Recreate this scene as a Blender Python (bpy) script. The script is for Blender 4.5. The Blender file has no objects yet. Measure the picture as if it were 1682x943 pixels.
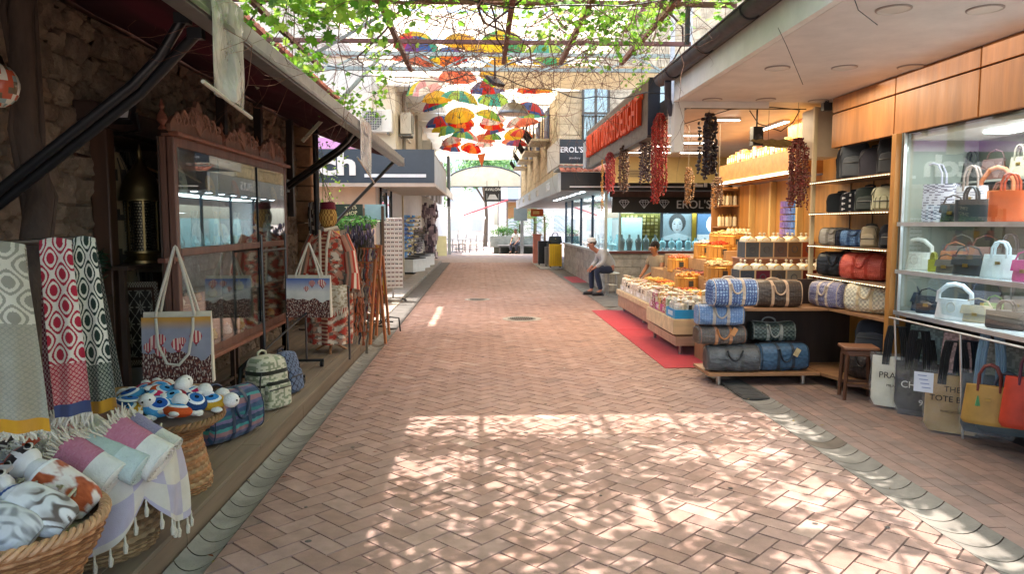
import bpy, math, random
import numpy as np
from mathutils import Vector as V, Matrix as MX, kdtree, noise as mnoise
R=math.radians; PI=math.pi; sin=math.sin; cos=math.cos
rnd=random.Random(7)
sc=bpy.context.scene; COL=sc.collection
# ---------------------------------------------------------------- camera
YAW=R(2.43); PIT=R(4.95); FPX=1200.0
cam=bpy.data.cameras.new('camera'); camo=bpy.data.objects.new('camera',cam); COL.objects.link(camo)
camo.location=(0,0,1.6); camo.rotation_euler=(PI/2-PIT,0,-YAW)
cam.sensor_width=36; cam.lens=36*FPX/1682; cam.clip_end=2000; cam.clip_start=.05
sc.camera=camo
CR=camo.rotation_euler.to_matrix()
def ray(px,py): return CR@V(((px-841)/FPX,-(py-471.5)/FPX,-1))
def gp(px,py,z=0):
    d=ray(px,py); t=(z-1.6)/d.z; return V((d.x*t,d.y*t,z))
def yp(px,py,Y):
    d=ray(px,py); t=Y/d.y; return V((d.x*t,Y,1.6+d.z*t))
def xp(px,py,X):
    d=ray(px,py); t=X/d.x; return V((X,d.y*t,1.6+d.z*t))
# ---------------------------------------------------------------- colour
def hx(s):
    s=s.lstrip('#'); o=[]
    for i in (0,2,4):
        c=int(s[i:i+2],16)/255; o.append(c/12.92 if c<.04045 else ((c+.055)/1.055)**2.4)
    return tuple(o)
def mixc(a,b,t): return tuple(a[i]*(1-t)+b[i]*t for i in range(3))
def jit(c,a=.12):
    k=1+rnd.uniform(-a,a); return tuple(min(.9,x*k) for x in c)
# ---------------------------------------------------------------- materials
MATS={}
def nt(name):
    m=bpy.data.materials.new(name); m.use_nodes=True; t=m.node_tree; t.nodes.clear()
    o=t.nodes.new('ShaderNodeOutputMaterial'); return m,t,o
def nd(t,ty,**k):
    n=t.nodes.new(ty)
    for a,b in k.items():
        if a.startswith('_'): setattr(n,a[1:],b)
        else: n.inputs[a.replace('__',' ')].default_value=b
    return n
def surf_mat(name,rough=.7,metal=0,nscale=12,namt=.3,bump=.2,bscale=80,bdist=.003,stretch=(1,1,1),sheen=0,coat=0,trans=0,rvar=.15,spec=.5,weave=0):
    m,t,o=nt(name); L=t.links.new
    at=nd(t,'ShaderNodeAttribute',_attribute_name='Col')
    tc=nd(t,'ShaderNodeTexCoord'); mp=nd(t,'ShaderNodeMapping'); mp.inputs['Scale'].default_value=stretch
    L(tc.outputs['Object'],mp.inputs[0])
    n=nd(t,'ShaderNodeTexNoise',Scale=nscale,Detail=5.0,Roughness=.62); L(mp.outputs[0],n.inputs['Vector'])
    mr=nd(t,'ShaderNodeMapRange'); mr.inputs[1].default_value=.25; mr.inputs[2].default_value=.75
    mr.inputs[3].default_value=1-namt; mr.inputs[4].default_value=1+namt*.6; L(n.outputs[0],mr.inputs[0])
    vm=nd(t,'ShaderNodeVectorMath',_operation='SCALE'); L(at.outputs['Color'],vm.inputs[0]); L(mr.outputs[0],vm.inputs['Scale'])
    b=nd(t,'ShaderNodeBsdfPrincipled',Roughness=rough,Metallic=metal)
    b.inputs['Specular IOR Level'].default_value=spec
    if sheen: b.inputs['Sheen Weight'].default_value=sheen
    if coat: b.inputs['Coat Weight'].default_value=coat; b.inputs['Coat Roughness'].default_value=.15
    L(vm.outputs[0],b.inputs['Base Color'])
    r2=nd(t,'ShaderNodeMapRange'); r2.inputs[3].default_value=max(.03,rough-rvar); r2.inputs[4].default_value=min(1,rough+rvar)
    n3=nd(t,'ShaderNodeTexNoise',Scale=nscale*1.7,Detail=3.0); L(mp.outputs[0],n3.inputs['Vector'])
    L(n3.outputs[0],r2.inputs[0]); L(r2.outputs[0],b.inputs['Roughness'])
    if bump:
        n2=nd(t,'ShaderNodeTexNoise',Scale=bscale,Detail=4.0); L(mp.outputs[0],n2.inputs['Vector'])
        bp=nd(t,'ShaderNodeBump',Strength=bump,Distance=bdist); L(n2.outputs[0],bp.inputs['Height']); L(bp.outputs[0],b.inputs['Normal'])
    if trans:
        tr=nd(t,'ShaderNodeBsdfTranslucent'); L(vm.outputs[0],tr.inputs[0])
        mx=nd(t,'ShaderNodeMixShader',Fac=trans); L(b.outputs[0],mx.inputs[1]); L(tr.outputs[0],mx.inputs[2]); L(mx.outputs[0],o.inputs[0])
    else: L(b.outputs[0],o.inputs[0])
    MATS[name]=m; return m
surf_mat('cloth',.92,nscale=9,namt=.16,bump=.5,bscale=220,bdist=.0025,sheen=.2,spec=.2)
surf_mat('knit',.95,nscale=14,namt=.15,bump=.9,bscale=130,bdist=.006,spec=.15)
surf_mat('leather',.5,nscale=9,namt=.25,bump=.35,bscale=160,bdist=.0015)
surf_mat('plastic',.38,nscale=6,namt=.1,bump=.06,bscale=40)
surf_mat('gloss',.15,nscale=6,namt=.08,bump=0)
surf_mat('paint',.5,nscale=3.5,namt=.16,bump=.15,bscale=60)
surf_mat('wood',.45,nscale=9,namt=.4,bump=.25,bscale=60,stretch=(1,1,.12))
surf_mat('plank',.7,nscale=9,namt=.4,bump=.4,bscale=50,stretch=(1,.07,1))
surf_mat('woodx',.5,nscale=9,namt=.35,bump=.25,bscale=50,stretch=(.12,1,1))
surf_mat('metal',.36,metal=.9,nscale=8,namt=.15,bump=.05)
surf_mat('steel',.55,metal=.25,nscale=8,namt=.35,bump=.2,bscale=70)
surf_mat('stone',.9,nscale=7,namt=.45,bump=.8,bscale=55,bdist=.012)
surf_mat('concrete',.88,nscale=4,namt=.4,bump=.5,bscale=90,bdist=.004)
surf_mat('brick',.78,nscale=7,namt=.32,bump=.5,bscale=120,bdist=.003)
surf_mat('wicker',.6,nscale=20,namt=.4,bump=.4,bscale=110,bdist=.003)
surf_mat('bark',.95,nscale=10,namt=.5,bump=.8,bscale=50,bdist=.01,stretch=(1,1,.3))
surf_mat('dried',.45,nscale=30,namt=.5,bump=.7,bscale=90,bdist=.005)
surf_mat('skin',.55,nscale=15,namt=.1,bump=.1)
surf_mat('leaf',.5,nscale=25,namt=.3,bump=.2,bscale=40,trans=.5)
surf_mat('canvas',.9,nscale=2,namt=.08,bump=.2,bscale=30,trans=.6)
surf_mat('brolly',.6,nscale=2,namt=.08,bump=0,trans=.6)
def glass(name,tint=(.93,.97,.96),extra=.03,rough=.01):
    m,t,o=nt(name); L=t.links.new
    g=nd(t,'ShaderNodeBsdfGlossy',Roughness=rough); g.inputs[0].default_value=(1,1,1,1)
    tr=nd(t,'ShaderNodeBsdfTransparent'); tr.inputs[0].default_value=(*tint,1)
    ge=nd(t,'ShaderNodeNewGeometry'); dp=nd(t,'ShaderNodeVectorMath',_operation='DOT_PRODUCT'); L(ge.outputs['Normal'],dp.inputs[0]); L(ge.outputs['Incoming'],dp.inputs[1])
    ab=nd(t,'ShaderNodeMath',_operation='ABSOLUTE'); L(dp.outputs['Value'],ab.inputs[0]); on=nd(t,'ShaderNodeMath',_operation='SUBTRACT'); on.inputs[0].default_value=1; L(ab.outputs[0],on.inputs[1])
    pw=nd(t,'ShaderNodeMath',_operation='POWER'); L(on.outputs[0],pw.inputs[0]); pw.inputs[1].default_value=5
    ad=nd(t,'ShaderNodeMath',_operation='ADD'); ad.inputs[1].default_value=extra+.035; L(pw.outputs[0],ad.inputs[0])
    mx=nd(t,'ShaderNodeMixShader'); L(ad.outputs[0],mx.inputs[0]); L(tr.outputs[0],mx.inputs[1]); L(g.outputs[0],mx.inputs[2]); L(mx.outputs[0],o.inputs[0]); MATS[name]=m
glass('glass'); glass('glass_strong',(.82,.9,.9),.13); 
def film(name,op,base,bs=14):
    m,t,o=nt(name); L=t.links.new
    tr=nd(t,'ShaderNodeBsdfTransparent'); b=nd(t,'ShaderNodeBsdfPrincipled',Roughness=.18); b.inputs['Base Color'].default_value=(*base,1)
    tc=nd(t,'ShaderNodeTexCoord'); n=nd(t,'ShaderNodeTexNoise',Scale=bs,Detail=4.0); L(tc.outputs['Object'],n.inputs['Vector'])
    bp=nd(t,'ShaderNodeBump',Strength=1.0,Distance=.03); L(n.outputs[0],bp.inputs['Height']); L(bp.outputs[0],b.inputs['Normal'])
    mr=nd(t,'ShaderNodeMapRange'); mr.inputs[1].default_value=.35; mr.inputs[2].default_value=.7; mr.inputs[3].default_value=op*.6; mr.inputs[4].default_value=min(1,op*1.5); L(n.outputs[0],mr.inputs[0])
    mx=nd(t,'ShaderNodeMixShader'); L(mr.outputs[0],mx.inputs[0]); L(tr.outputs[0],mx.inputs[1]); L(b.outputs[0],mx.inputs[2]); L(mx.outputs[0],o.inputs[0]); MATS[name]=m
film('clearfilm',.08,(.8,.8,.8),18); film('flap',.72,(.55,.53,.48),6)
def emit(name,c,s):
    m,t,o=nt(name); e=nd(t,'ShaderNodeEmission',Strength=s); e.inputs[0].default_value=(*c,1); t.links.new(e.outputs[0],o.inputs[0]); MATS[name]=m
emit('lampwhite',(1,.95,.85),5); emit('lampwarm',(1,.80,.5),1.5); emit('lampcool',(.8,.92,1),3)
# ---------------------------------------------------------------- mesh builder
class MB:
    def __init__(s,col=(.5,.5,.5)): s.v=[];s.f=[];s.c=[];s.col=col;s.M=MX.Identity(4)
    def at(s,loc=(0,0,0),rz=0,rx=0,ry=0,sc=1):
        s.M=MX.Translation(loc)@MX.Rotation(rz,4,'Z')@MX.Rotation(ry,4,'Y')@MX.Rotation(rx,4,'X')@MX.Scale(sc,4); return s
    def add(s,vs,fs,col=None,cols=None):
        b=len(s.v); M=s.M; s.v+=[tuple(M@V(p)) for p in vs]
        c=col or s.col
        for i,f in enumerate(fs):
            s.f.append(tuple(b+k for k in f)); s.c.append(cols[i] if cols else c)
        return s
    def box(s,c,d,rz=0,col=None,rx=0,ry=0):
        x,y,z=d[0]/2,d[1]/2,d[2]/2
        T=MX.Translation(c)@MX.Rotation(rz,4,'Z')@MX.Rotation(ry,4,'Y')@MX.Rotation(rx,4,'X')
        vs=[T@V((a*x,b*y,g*z)) for a in(-1,1) for b in(-1,1) for g in(-1,1)]
        return s.add(vs,[(0,1,3,2),(4,6,7,5),(0,4,5,1),(2,3,7,6),(0,2,6,4),(1,5,7,3)],col)
    def bx(s,x0,x1,y0,y1,z0,z1,col=None): return s.box(((x0+x1)/2,(y0+y1)/2,(z0+z1)/2),(abs(x1-x0),abs(y1-y0),abs(z1-z0)),col=col)
    def surf(s,fn,nu,nv,cf=None,cu=False,col=None):
        vs=[];U=nu if cu else nu+1
        for j in range(nv+1):
            for i in range(U): vs.append(fn(i/nu,j/nv))
        fs=[];cs=[]
        for j in range(nv):
            for i in range(nu):
                a=j*U+i; b=j*U+(i+1)%U
                fs.append((a,b,b+U,a+U))
                if cf: cs.append(cf((i+.5)/nu,(j+.5)/nv))
        return s.add(vs,fs,col,cs if cf else None)
    def sheet(s,fn,nu,nv,cf=None,th=.006,nrm=(0,-1,0),col=None):
        n=V(nrm)*th
        s.surf(fn,nu,nv,cf,col=col); s.surf(lambda u,v:V(fn(u,v))-n,nu,nv,cf,col=col)
        e=[(lambda t:(t,0)),(lambda t:(t,1)),(lambda t:(0,t)),(lambda t:(1,t))]
        for g,k in zip(e,(nu,nu,nv,nv)):
            s.surf(lambda u,v:V(fn(*g(u)))-n*v,k,1,(lambda u,v:cf(*[min(.999,max(.001,q)) for q in g(u)])) if cf else None,col=col)
        return s
    def tube(s,pts,r,n=8,col=None,caps=True,closed=False):
        pts=[V(p) for p in pts]; m=len(pts); rr=r if isinstance(r,(list,tuple)) else [r]*m
        vs=[];prev=None
        for i,p in enumerate(pts):
            if closed: d=pts[(i+1)%m]-pts[i-1]
            else: d=pts[min(i+1,m-1)]-pts[max(i-1,0)]
            if d.length<1e-9: d=V((0,0,1))
            d.normalize()
            if prev is None:
                a=V((0,0,1)) if abs(d.z)<.9 else V((1,0,0)); x=d.cross(a).normalized()
            else:
                x=prev-d*prev.dot(d); x=x.normalized() if x.length>1e-6 else d.orthogonal().normalized()
            prev=x; y=d.cross(x)
            for k in range(n):
                a=2*PI*k/n; vs.append(p+(x*cos(a)+y*sin(a))*rr[i])
        fs=[]
        for i in range(m if closed else m-1):
            A=i*n;B=((i+1)%m)*n
            for k in range(n): fs.append((A+k,A+(k+1)%n,B+(k+1)%n,B+k))
        if caps and not closed: fs.append(tuple(range(n))[::-1]); fs.append(tuple((m-1)*n+k for k in range(n)))
        return s.add(vs,fs,col)
    def lathe(s,prof,n=20,c=(0,0,0),sx=1,sy=1,col=None,cf=None,caps=True):
        c=V(c); vs=[c+V((r*cos(2*PI*k/n)*sx,r*sin(2*PI*k/n)*sy,z)) for r,z in prof for k in range(n)]
        fs=[];cs=[];m=len(prof)
        for i in range(m-1):
            for k in range(n):
                fs.append((i*n+k,i*n+(k+1)%n,(i+1)*n+(k+1)%n,(i+1)*n+k)); cs.append(cf(k/n,i/(m-1)) if cf else (col or s.col))
        if caps:
            fs.append(tuple(range(n))[::-1]); fs.append(tuple((m-1)*n+k for k in range(n))); cs+=[col or s.col]*2
        return s.add(vs,fs,cols=cs)
    def ell(s,c,r,n=12,col=None,cf=None,rot=None):
        if not isinstance(r,(list,tuple)): r=(r,r,r)
        c=V(c)
        def fn(u,v):
            a=2*PI*u;b=PI*(v-.5); b=max(-PI/2+.02,min(PI/2-.02,b)); p=V((cos(a)*cos(b)*r[0],sin(a)*cos(b)*r[1],sin(b)*r[2]))
            if rot is not None: p=rot@p
            return c+p
        return s.surf(fn,n,max(4,n//2),cf,cu=True,col=col)
    def prism(s,out,th,plane='xz',col=None,off=0):
        n=len(out)
        def P(a,b,t): return (a,off+t,b) if plane=='xz' else ((off+t,a,b) if plane=='yz' else (a,b,off+t))
        vs=[P(a,b,0) for a,b in out]+[P(a,b,th) for a,b in out]
        fs=[tuple(range(n)),tuple(range(n,2*n))[::-1]]+[(i,(i+1)%n,n+(i+1)%n,n+i) for i in range(n)]
        return s.add(vs,fs,col)
    def build(s,name,mat,parent=None,smooth=True,bevel=0,angle=40,sub=0):
        me=bpy.data.meshes.new(name); me.from_pydata(s.v,[],s.f)
        ca=me.color_attributes.new('Col','FLOAT_COLOR','CORNER')
        tot=np.array([len(f) for f in s.f]); arr=np.repeat(np.array([(c[0],c[1],c[2],1) for c in s.c],dtype=np.float32),tot,axis=0)
        ca.data.foreach_set('color',arr.ravel())
        me.materials.append(MATS[mat] if isinstance(mat,str) else mat)
        if smooth:
            me.polygons.foreach_set('use_smooth',[True]*len(s.f)); me.set_sharp_from_angle(angle=R(angle))
        me.update()
        o=bpy.data.objects.new(name,me); COL.objects.link(o)
        if parent: o.parent=parent
        if bevel:
            b=o.modifiers.new('b','BEVEL'); b.width=bevel; b.segments=2; b.limit_method='ANGLE'; b.angle_limit=R(40)
        if sub:
            b=o.modifiers.new('s','SUBSURF'); b.levels=b.render_levels=sub
        return o
def tag(o,label=None,cat=None,group=None,kind=None):
    if label:o['label']=label
    if cat:o['category']=cat
    if group:o['group']=group
    if kind:o['kind']=kind
    return o
def thing(name,label,cat,loc=(0,0,0),rz=0,group=None):
    o=bpy.data.objects.new(name,None); COL.objects.link(o); o.location=loc; o.rotation_euler=(0,0,rz); o.empty_display_size=.05
    return tag(o,label,cat,group)
def struct(mb,name,mat,**k): return tag(mb.build(name,mat,**k),kind='structure')
KIDS={}
def copy_tree(o,loc=None,rz=None,label=None,group=None,parent=None,scale=None):
    c=o.copy(); COL.objects.link(c)
    if parent is not None: c.parent=parent
    if loc is not None: c.location=loc
    if rz is not None: c.rotation_euler=(0,0,rz)
    if scale is not None: c.scale=scale
    if label: c['label']=label
    if group: c['group']=group
    for ch in list(o.children): copy_tree(ch,parent=c)
    return c
def text(s,size,col,mat,parent,loc,rot,name='lettering',ext=.003,align='CENTER',sx=1,shear=0,font_off=0):
    cu=bpy.data.curves.new('t','FONT'); cu.body=s; cu.size=size; cu.align_x=align; cu.align_y='CENTER'; cu.extrude=ext; cu.offset=font_off; cu.resolution_u=3; cu.shear=shear
    to=bpy.data.objects.new('t',cu); COL.objects.link(to); bpy.context.view_layer.update()
    me=bpy.data.meshes.new_from_object(to); bpy.data.objects.remove(to); bpy.data.curves.remove(cu)
    me.name=name; ca=me.color_attributes.new('Col','FLOAT_COLOR','CORNER')
    ca.data.foreach_set('color',np.tile(np.array([*col,1],dtype=np.float32),len(me.loops)))
    me.materials.clear(); me.materials.append(MATS[mat])
    o=bpy.data.objects.new(name,me); COL.objects.link(o); o.parent=parent; o.location=loc; o.rotation_euler=rot; o.scale=(sx,1,1)
    return o
FRONT=(PI/2,0,0)              # text facing -Y
STREETR=(PI/2,0,-PI/2)        # text on the right side, facing -X
# ================================================================ GROUND
cA=[hx('9b7d70'),hx('977769'),hx('a08376'),hx('947567'),hx('9a7e73')]
XL,XR=-1.27,2.36
def clip(poly,ax,val,keep_gt):
    out=[]
    for i in range(len(poly)):
        a=poly[i];b=poly[(i+1)%len(poly)]
        ia=(a[ax]>val)==keep_gt; ib=(b[ax]>val)==keep_gt
        if ia: out.append(a)
        if ia!=ib:
            t=(val-a[ax])/(b[ax]-a[ax]); out.append(tuple(a[k]+(b[k]-a[k])*t for k in range(2)))
    return out
mb=MB(); w=.118; j=.0022; s2=math.sqrt(.5)
n=int(60/w*1.0)
for x in range(-30,420):
    for y in range(-220,300):
        c=(x-y)%4
        if c==0: r=(x*w,y*w,(x+2)*w,(y+1)*w)
        elif c==3: r=(x*w,y*w,(x+1)*w,(y+2)*w)
        else: continue
        mx_,my_=(r[0]+r[2])/2,(r[1]+r[3])/2
        X=(mx_-my_)*s2; Y=(mx_+my_)*s2
        if not(XL-.2<X<XR+.2 and .8<Y<30): continue
        p=[(r[0]+j,r[1]+j),(r[2]-j,r[1]+j),(r[2]-j,r[3]-j),(r[0]+j,r[3]-j)]
        p=[((a-b)*s2,(a+b)*s2) for a,b in p]
        p=clip(p,0,XL,True); p=clip(p,0,XR,False) if len(p)>2 else p
        if len(p)<3: continue
        cx=sum(q[0] for q in p)/len(p); cy=sum(q[1] for q in p)/len(p)
        h=.010+rnd.uniform(-.0015,.0015)
        tl=(rnd.uniform(-.006,.006),rnd.uniform(-.006,.006))
        def sh(q,d):
            dx,dy=q[0]-cx,q[1]-cy; L=math.hypot(dx,dy); k=max(0,(L-d)/L) if L>0 else 0
            return (cx+dx*k,cy+dy*k)
        bot=[(q[0],q[1],0) for q in p]; top=[]
        for q in p:
            t=sh(q,.0045); top.append((t[0],t[1],h+tl[0]*(t[0]-cx)+tl[1]*(t[1]-cy)))
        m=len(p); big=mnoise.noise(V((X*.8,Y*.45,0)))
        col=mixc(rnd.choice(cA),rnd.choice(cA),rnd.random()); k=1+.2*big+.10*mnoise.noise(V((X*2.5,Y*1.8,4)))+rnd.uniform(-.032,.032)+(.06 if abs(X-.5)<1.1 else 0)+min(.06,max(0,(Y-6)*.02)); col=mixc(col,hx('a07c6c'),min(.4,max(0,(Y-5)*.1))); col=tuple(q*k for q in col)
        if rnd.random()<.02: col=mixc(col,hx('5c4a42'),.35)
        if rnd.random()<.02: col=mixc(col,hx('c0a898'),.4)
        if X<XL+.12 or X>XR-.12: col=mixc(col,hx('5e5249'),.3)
        if rnd.random()<.012: h-=.005
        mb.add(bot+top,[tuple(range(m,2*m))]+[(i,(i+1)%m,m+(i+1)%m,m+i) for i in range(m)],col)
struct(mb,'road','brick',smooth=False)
mb=MB(hx('4a3d35')); mb.bx(XL,XR,-3,30,-.06,.0015); struct(mb,'road_bed','concrete',smooth=False)
mb=MB(hx('a08e84')); mb.bx(-9,14,30,140,-.06,.006); struct(mb,'plaza','concrete',smooth=False)
mb=MB(hx('8d7c6e')); mb.add([(-400,-400,-.07),(400,-400,-.07),(400,900,-.07),(-400,900,-.07)],[(0,1,2,3)]); struct(mb,'ground','concrete',smooth=False)
# gutters: shallow concave channels of curved pieces
def gutter(x0,x1,y0,y1,col,step=.33,bow=.05):
    mb=MB(col); y=y0
    while y<y1:
        c=jit(mixc(col,hx('5a4a3c'),.75) if rnd.random()<.05 else col,.09); a=y+.003; b=y+step-.006
        def fn(u,v): 
            yy=a+(b-a)*v+bow*4*u*(1-u); return (x0+(x1-x0)*u,yy,.012-.024*4*u*(1-u))
        mb.surf(fn,10,3,lambda u,v:c)
        mb.surf(lambda u,v:(x0+(x1-x0)*u,b+bow*4*u*(1-u)+.004*v,.012-.024*4*u*(1-u)-.006*v),10,1,lambda u,v:hx('615b52'))
        y+=step
    return mb
struct(gutter(XL-.185,XL,.6,11.2,hx('85837a'),.155,-.055),'gutter','concrete')
struct(gutter(XR,XR+.29,.6,13.9,hx('7c756c'),.16,-.06),'gutter','concrete')
mb=MB(hx('3f3932')); mb.bx(XL-.22,XL,-1,30,-.06,-.03); mb.bx(XR,XR+.3,-1,30,-.06,-.03); struct(mb,'gutter_bed','concrete',smooth=False)
# worn patches of dark dirt lying in the channel
# left deck
DX=-1.47; DZ=.13
mb=MB(); c0=hx('7d6f5c')
x=DX; k=0
edges=[-1.47,-1.60,-1.74,-1.88,-2.02,-2.16,-2.30,-2.44,-2.58,-2.72,-2.86]
for a,b in zip(edges,edges[1:]):
    y=-.8+rnd.uniform(0,1.5)
    yb=[-1.2]
    while y<11: yb.append(y); y+=rnd.uniform(2.2,3.2)
    yb.append(11.05)
    for p,q in zip(yb,yb[1:]): mb.bx(b+.003,a-.003,p+.002,q-.002,DZ-.025,DZ,jit(c0,.12))
o=mb.build('deck','plank',bevel=.002)
mb=MB(hx('75634f'))
y=-1.2
while y<11.0:
    e=min(y+2.4,11.05); mb.bx(DX-.03,DX-.004,y+.003,e-.003,-.03,DZ-.028,jit(hx('7c6a56'),.1)); y=e
mb.bx(-2.8,DX-.03,11.02,11.05,-.03,DZ-.028)
d=mb.build('fascia','plank',bevel=.002)
o2=thing('timber_deck','long grey brown timber deck running along the left shopfronts','deck')
o.parent=o2; d.parent=o2; o.name='boards'
# left pavement beyond the deck
mb=MB(hx('8f8578')); 
for i in range(12):
    y0=11.07+i*1.6
    for x0,x1 in ((-3.2,-2.3),(-2.295,-1.62)): mb.bx(x0,x1,y0,y0+1.595,-.05,.035,jit(hx('8f8476'),.07))
mb.bx(-1.615,XL-.005,11.07,30,-.05,.02,hx('5f5a54'))
struct(mb,'pavement','concrete',smooth=False)
mb=MB(hx('8e8880')); mb.bx(-2.0,-1.62,14.6,30,.0355,.10); struct(mb,'kerb','concrete',bevel=.01)
# right pavement: long tiles laid along the street
mb=MB(); x=XR+.292; r=0
while x<8.2:
    y=.5+rnd.uniform(0,.3)
    while y<13.9:
        col=jit(mixc(hx('886c60'),hx('78655d'),rnd.random()),.1)
        if y>6.5 and x>3: col=mixc(col,hx('a07e68'),.4)
        mb.bx(x,x+.096,y,min(13.9,y+.296),-.05,.012+rnd.uniform(-.001,.001),col); y+=.3
    x+=.1; r+=1
struct(mb,'pavement','brick',smooth=False)
mb=MB(hx('b5a596')); mb.bx(XR+.293,8.2,.5,13.9,-.06,.0095); struct(mb,'pavement_bed','concrete',smooth=False)
mb=MB(); 
for i in range(10):
    for jx in range(4): mb.bx(XR+.003+jx*.6,XR+.6+jx*.6-.003,13.91+i*1.6,13.91+i*1.6+1.59,-.05,.014,jit(hx('75706a'),.08))
struct(mb,'pavement','concrete',smooth=False)
# manholes + drain patch
def manhole(p,r,label):
    mb=MB(hx('8c8478')); 
    mb.lathe([(r*1.35,.010),(r*1.35,.0145),(r,.0155)],40,(p[0],p[1],0),col=hx('a39a8c'),caps=False)
    mb.lathe([(r,.0155),(r*.97,.012),(r*.95,.014),(0.001,.015)],40,(p[0],p[1],0),col=hx('6f685e'),caps=False)
    for i in range(-6,7):
        for k in range(-6,7):
            a,b=i*r/7,k*r/7
            if a*a+b*b<(r*.85)**2: mb.box((p[0]+a,p[1]+b,.017),(r/9,r/14,.006),rz=PI/4 if (i+k)%2 else -PI/4,col=hx('6a635a'))
    tag(mb.build('manhole_cover','steel'),label,'manhole cover')
manhole(gp(857,525),.24,'round patterned manhole cover set in the middle of the brick street')
manhole(gp(784,493),.2,'smaller farther manhole cover in the brick street')
mb=MB(hx('4c4844')); g=gp(1205,645); mb.bx(XR+.02,XR+.27,6.45,7.25,.0,.016)
for i in range(12): mb.bx(XR+.04,XR+.25,6.5+i*.06,6.53+i*.06,.016,.021,hx('5f5a55'))
tag(mb.build('drain_grate','steel',smooth=False),'dark metal drain grate in the right gutter by the bag shelves','drain grate')
mb=MB(hx('b0101c'))
def cf(u,v): return hx('b3121f')
mb.sheet(lambda u,v:(2.02+u*1.3+.0*v,7.85+5.4*v+.02*sin(u*9),.016+.004*abs(mnoise.noise(V((u*6,v*18,0))))+(.008 if abs(v-.55)<.01 else 0)),20,70,None,.003,(0,0,1),hx('a80f1d'))
tag(mb.build('red_carpet','cloth'),'bright red carpet laid in front of the sweets stall','carpet')
mb=MB(hx('b02034')); mb.sheet(lambda u,v:(2.45+u*.9,19.5+2.2*v,.022),4,4,None,.003,(0,0,1)); tag(mb.build('door_mat','cloth'),'small red mat outside the jewellery shop, far along the street','mat')
# scattered dry leaves / litter
mb=MB()
for i in range(60):
    x=rnd.choice([rnd.uniform(-1.45,-1.2),rnd.uniform(2.3,2.7),rnd.uniform(-1.2,2.4)]); y=rnd.uniform(2.8,10); a=rnd.uniform(0,6); l=rnd.uniform(.01,.028)
    mb.at((x,y,.017),a); mb.add([(-l,0,0),(0,-l*.4,.003),(l,0,0),(0,l*.4,.004)],[(0,1,2,3)],rnd.choice([hx('7a3b1e'),hx('8c7a3a'),hx('5a4a30'),hx('b09a70')]))
tag(mb.build('leaf_litter','leaf',smooth=False),'dry leaves and crumbs scattered on the brick street','leaf litter',kind='stuff')

mb=MB()
for i in range(70):
    x=rnd.uniform(-1.2,2.3); y=rnd.uniform(2.9,16); r=rnd.uniform(.008,.018); mb.lathe([(r,.0125),(r*.8,.0145),(.001,.015)],8,(x,y,0),sx=rnd.uniform(.8,1.3),col=rnd.choice([hx('4a4440'),hx('b8aca2'),hx('5a514a')]),caps=False)
tag(mb.build('paving_spots','concrete'),'flattened gum and dirt spots trodden into the bricks','dirt spots',kind='stuff')
# ================================================================ LEFT SIDE
def stone_surface(mb,X,y0,y1,z0,z1,seed=3,res=.022,cw=.24,ch=.15,amp=.045,pal=None):
    rr=random.Random(seed); pts=[]
    z=z0-.1;k=0
    while z<z1+.2:
        y=y0-.3+rr.uniform(0,cw)
        while y<y1+.3:
            pts.append((y+rr.uniform(-.04,.04),z+rr.uniform(-.05,.05),jit(mixc(*rr.sample(pal,2),rr.random()),.1))); y+=cw*rr.uniform(.55,1.45)
        z+=ch*rr.uniform(.8,1.25)
    kd=kdtree.KDTree(len(pts))
    for i,p in enumerate(pts): kd.insert((p[0]*.8,p[1]*1.15,0),i)
    kd.balance()
    def ev(y,z):
        q=(y*.8+.03*mnoise.noise(V((y*5,z*5,1))),z*1.15+.03*mnoise.noise(V((y*5,z*5,5))),0)
        a=kd.find_n(q,2); return a[1][2]-a[0][2],pts[a[0][1]][2]
    nu=int((y1-y0)/res);nv=int((z1-z0)/res)
    def fn(u,v):
        y=y0+(y1-y0)*u;z=z0+(z1-z0)*v; d,_=ev(y,z)
        return (X+min(1,d/.03)**.7*amp+.022*mnoise.noise(V((y*11,z*11,0)))+.02*mnoise.noise(V((y*24,z*24,7)))+.03*mnoise.noise(V((y*3.1,z*3.3,9))),y,z)
    mort=hx('6b5b4a')
    def cf(u,v):
        y=y0+(y1-y0)*u;z=z0+(z1-z0)*v; d,c=ev(y,z); k=.5+.5*mnoise.noise(V((y*3,z*3,2)))
        c=mixc(c,hx('584a3c'),.35*k); return mixc(mort,c,min(1,d/.035))
    mb.surf(fn,nu,nv,cf)
pal=[hx('857462'),hx('786c5e'),hx('8f8270'),hx('675a4c'),hx('92806a'),hx('746658')]
W=-2.7
hs=thing('stone_house','old rough stone house with a dark doorway along the left side of the street','house',(0,0,0))
mb=MB(); stone_surface(mb,W,-1.5,5.25,-.05,3.3,3,pal=pal); stone_surface(mb,W,6.75,11.2,-.05,3.3,5,pal=pal); stone_surface(mb,W,5.25,6.75,2.25,3.3,8,pal=pal)
mb.build('wall','stone',hs)
mb=MB(hx('6a5646')); 
mb.bx(W-.5,W-.01,-1.5,5.25,-.05,3.3); mb.bx(W-.5,W-.01,6.75,11.2,-.05,3.3); mb.bx(W-.5,W-.01,5.25,6.75,2.25,3.3)
mb.bx(-6,-3.2,11.0,11.2,0,3.3); mb.bx(-6,-3.2,-1.5,-1.3,0,3.3); mb.bx(-3.12,-3.06,5.25,6.75,.0,2.3,hx('8d8983')); mb.bx(-3.9,-3.7,4.5,7.5,0,3.3,hx('3a3029')); mb.bx(-3.7,-3.2,4.6,5.25,0,3.3,hx('3a3029'));mb.bx(-3.7,-3.2,6.75,7.4,0,3.3,hx('3a3029')); mb.bx(-3.7,-3.2,4.6,7.4,2.8,3.3,hx('3a3029'))
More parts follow.
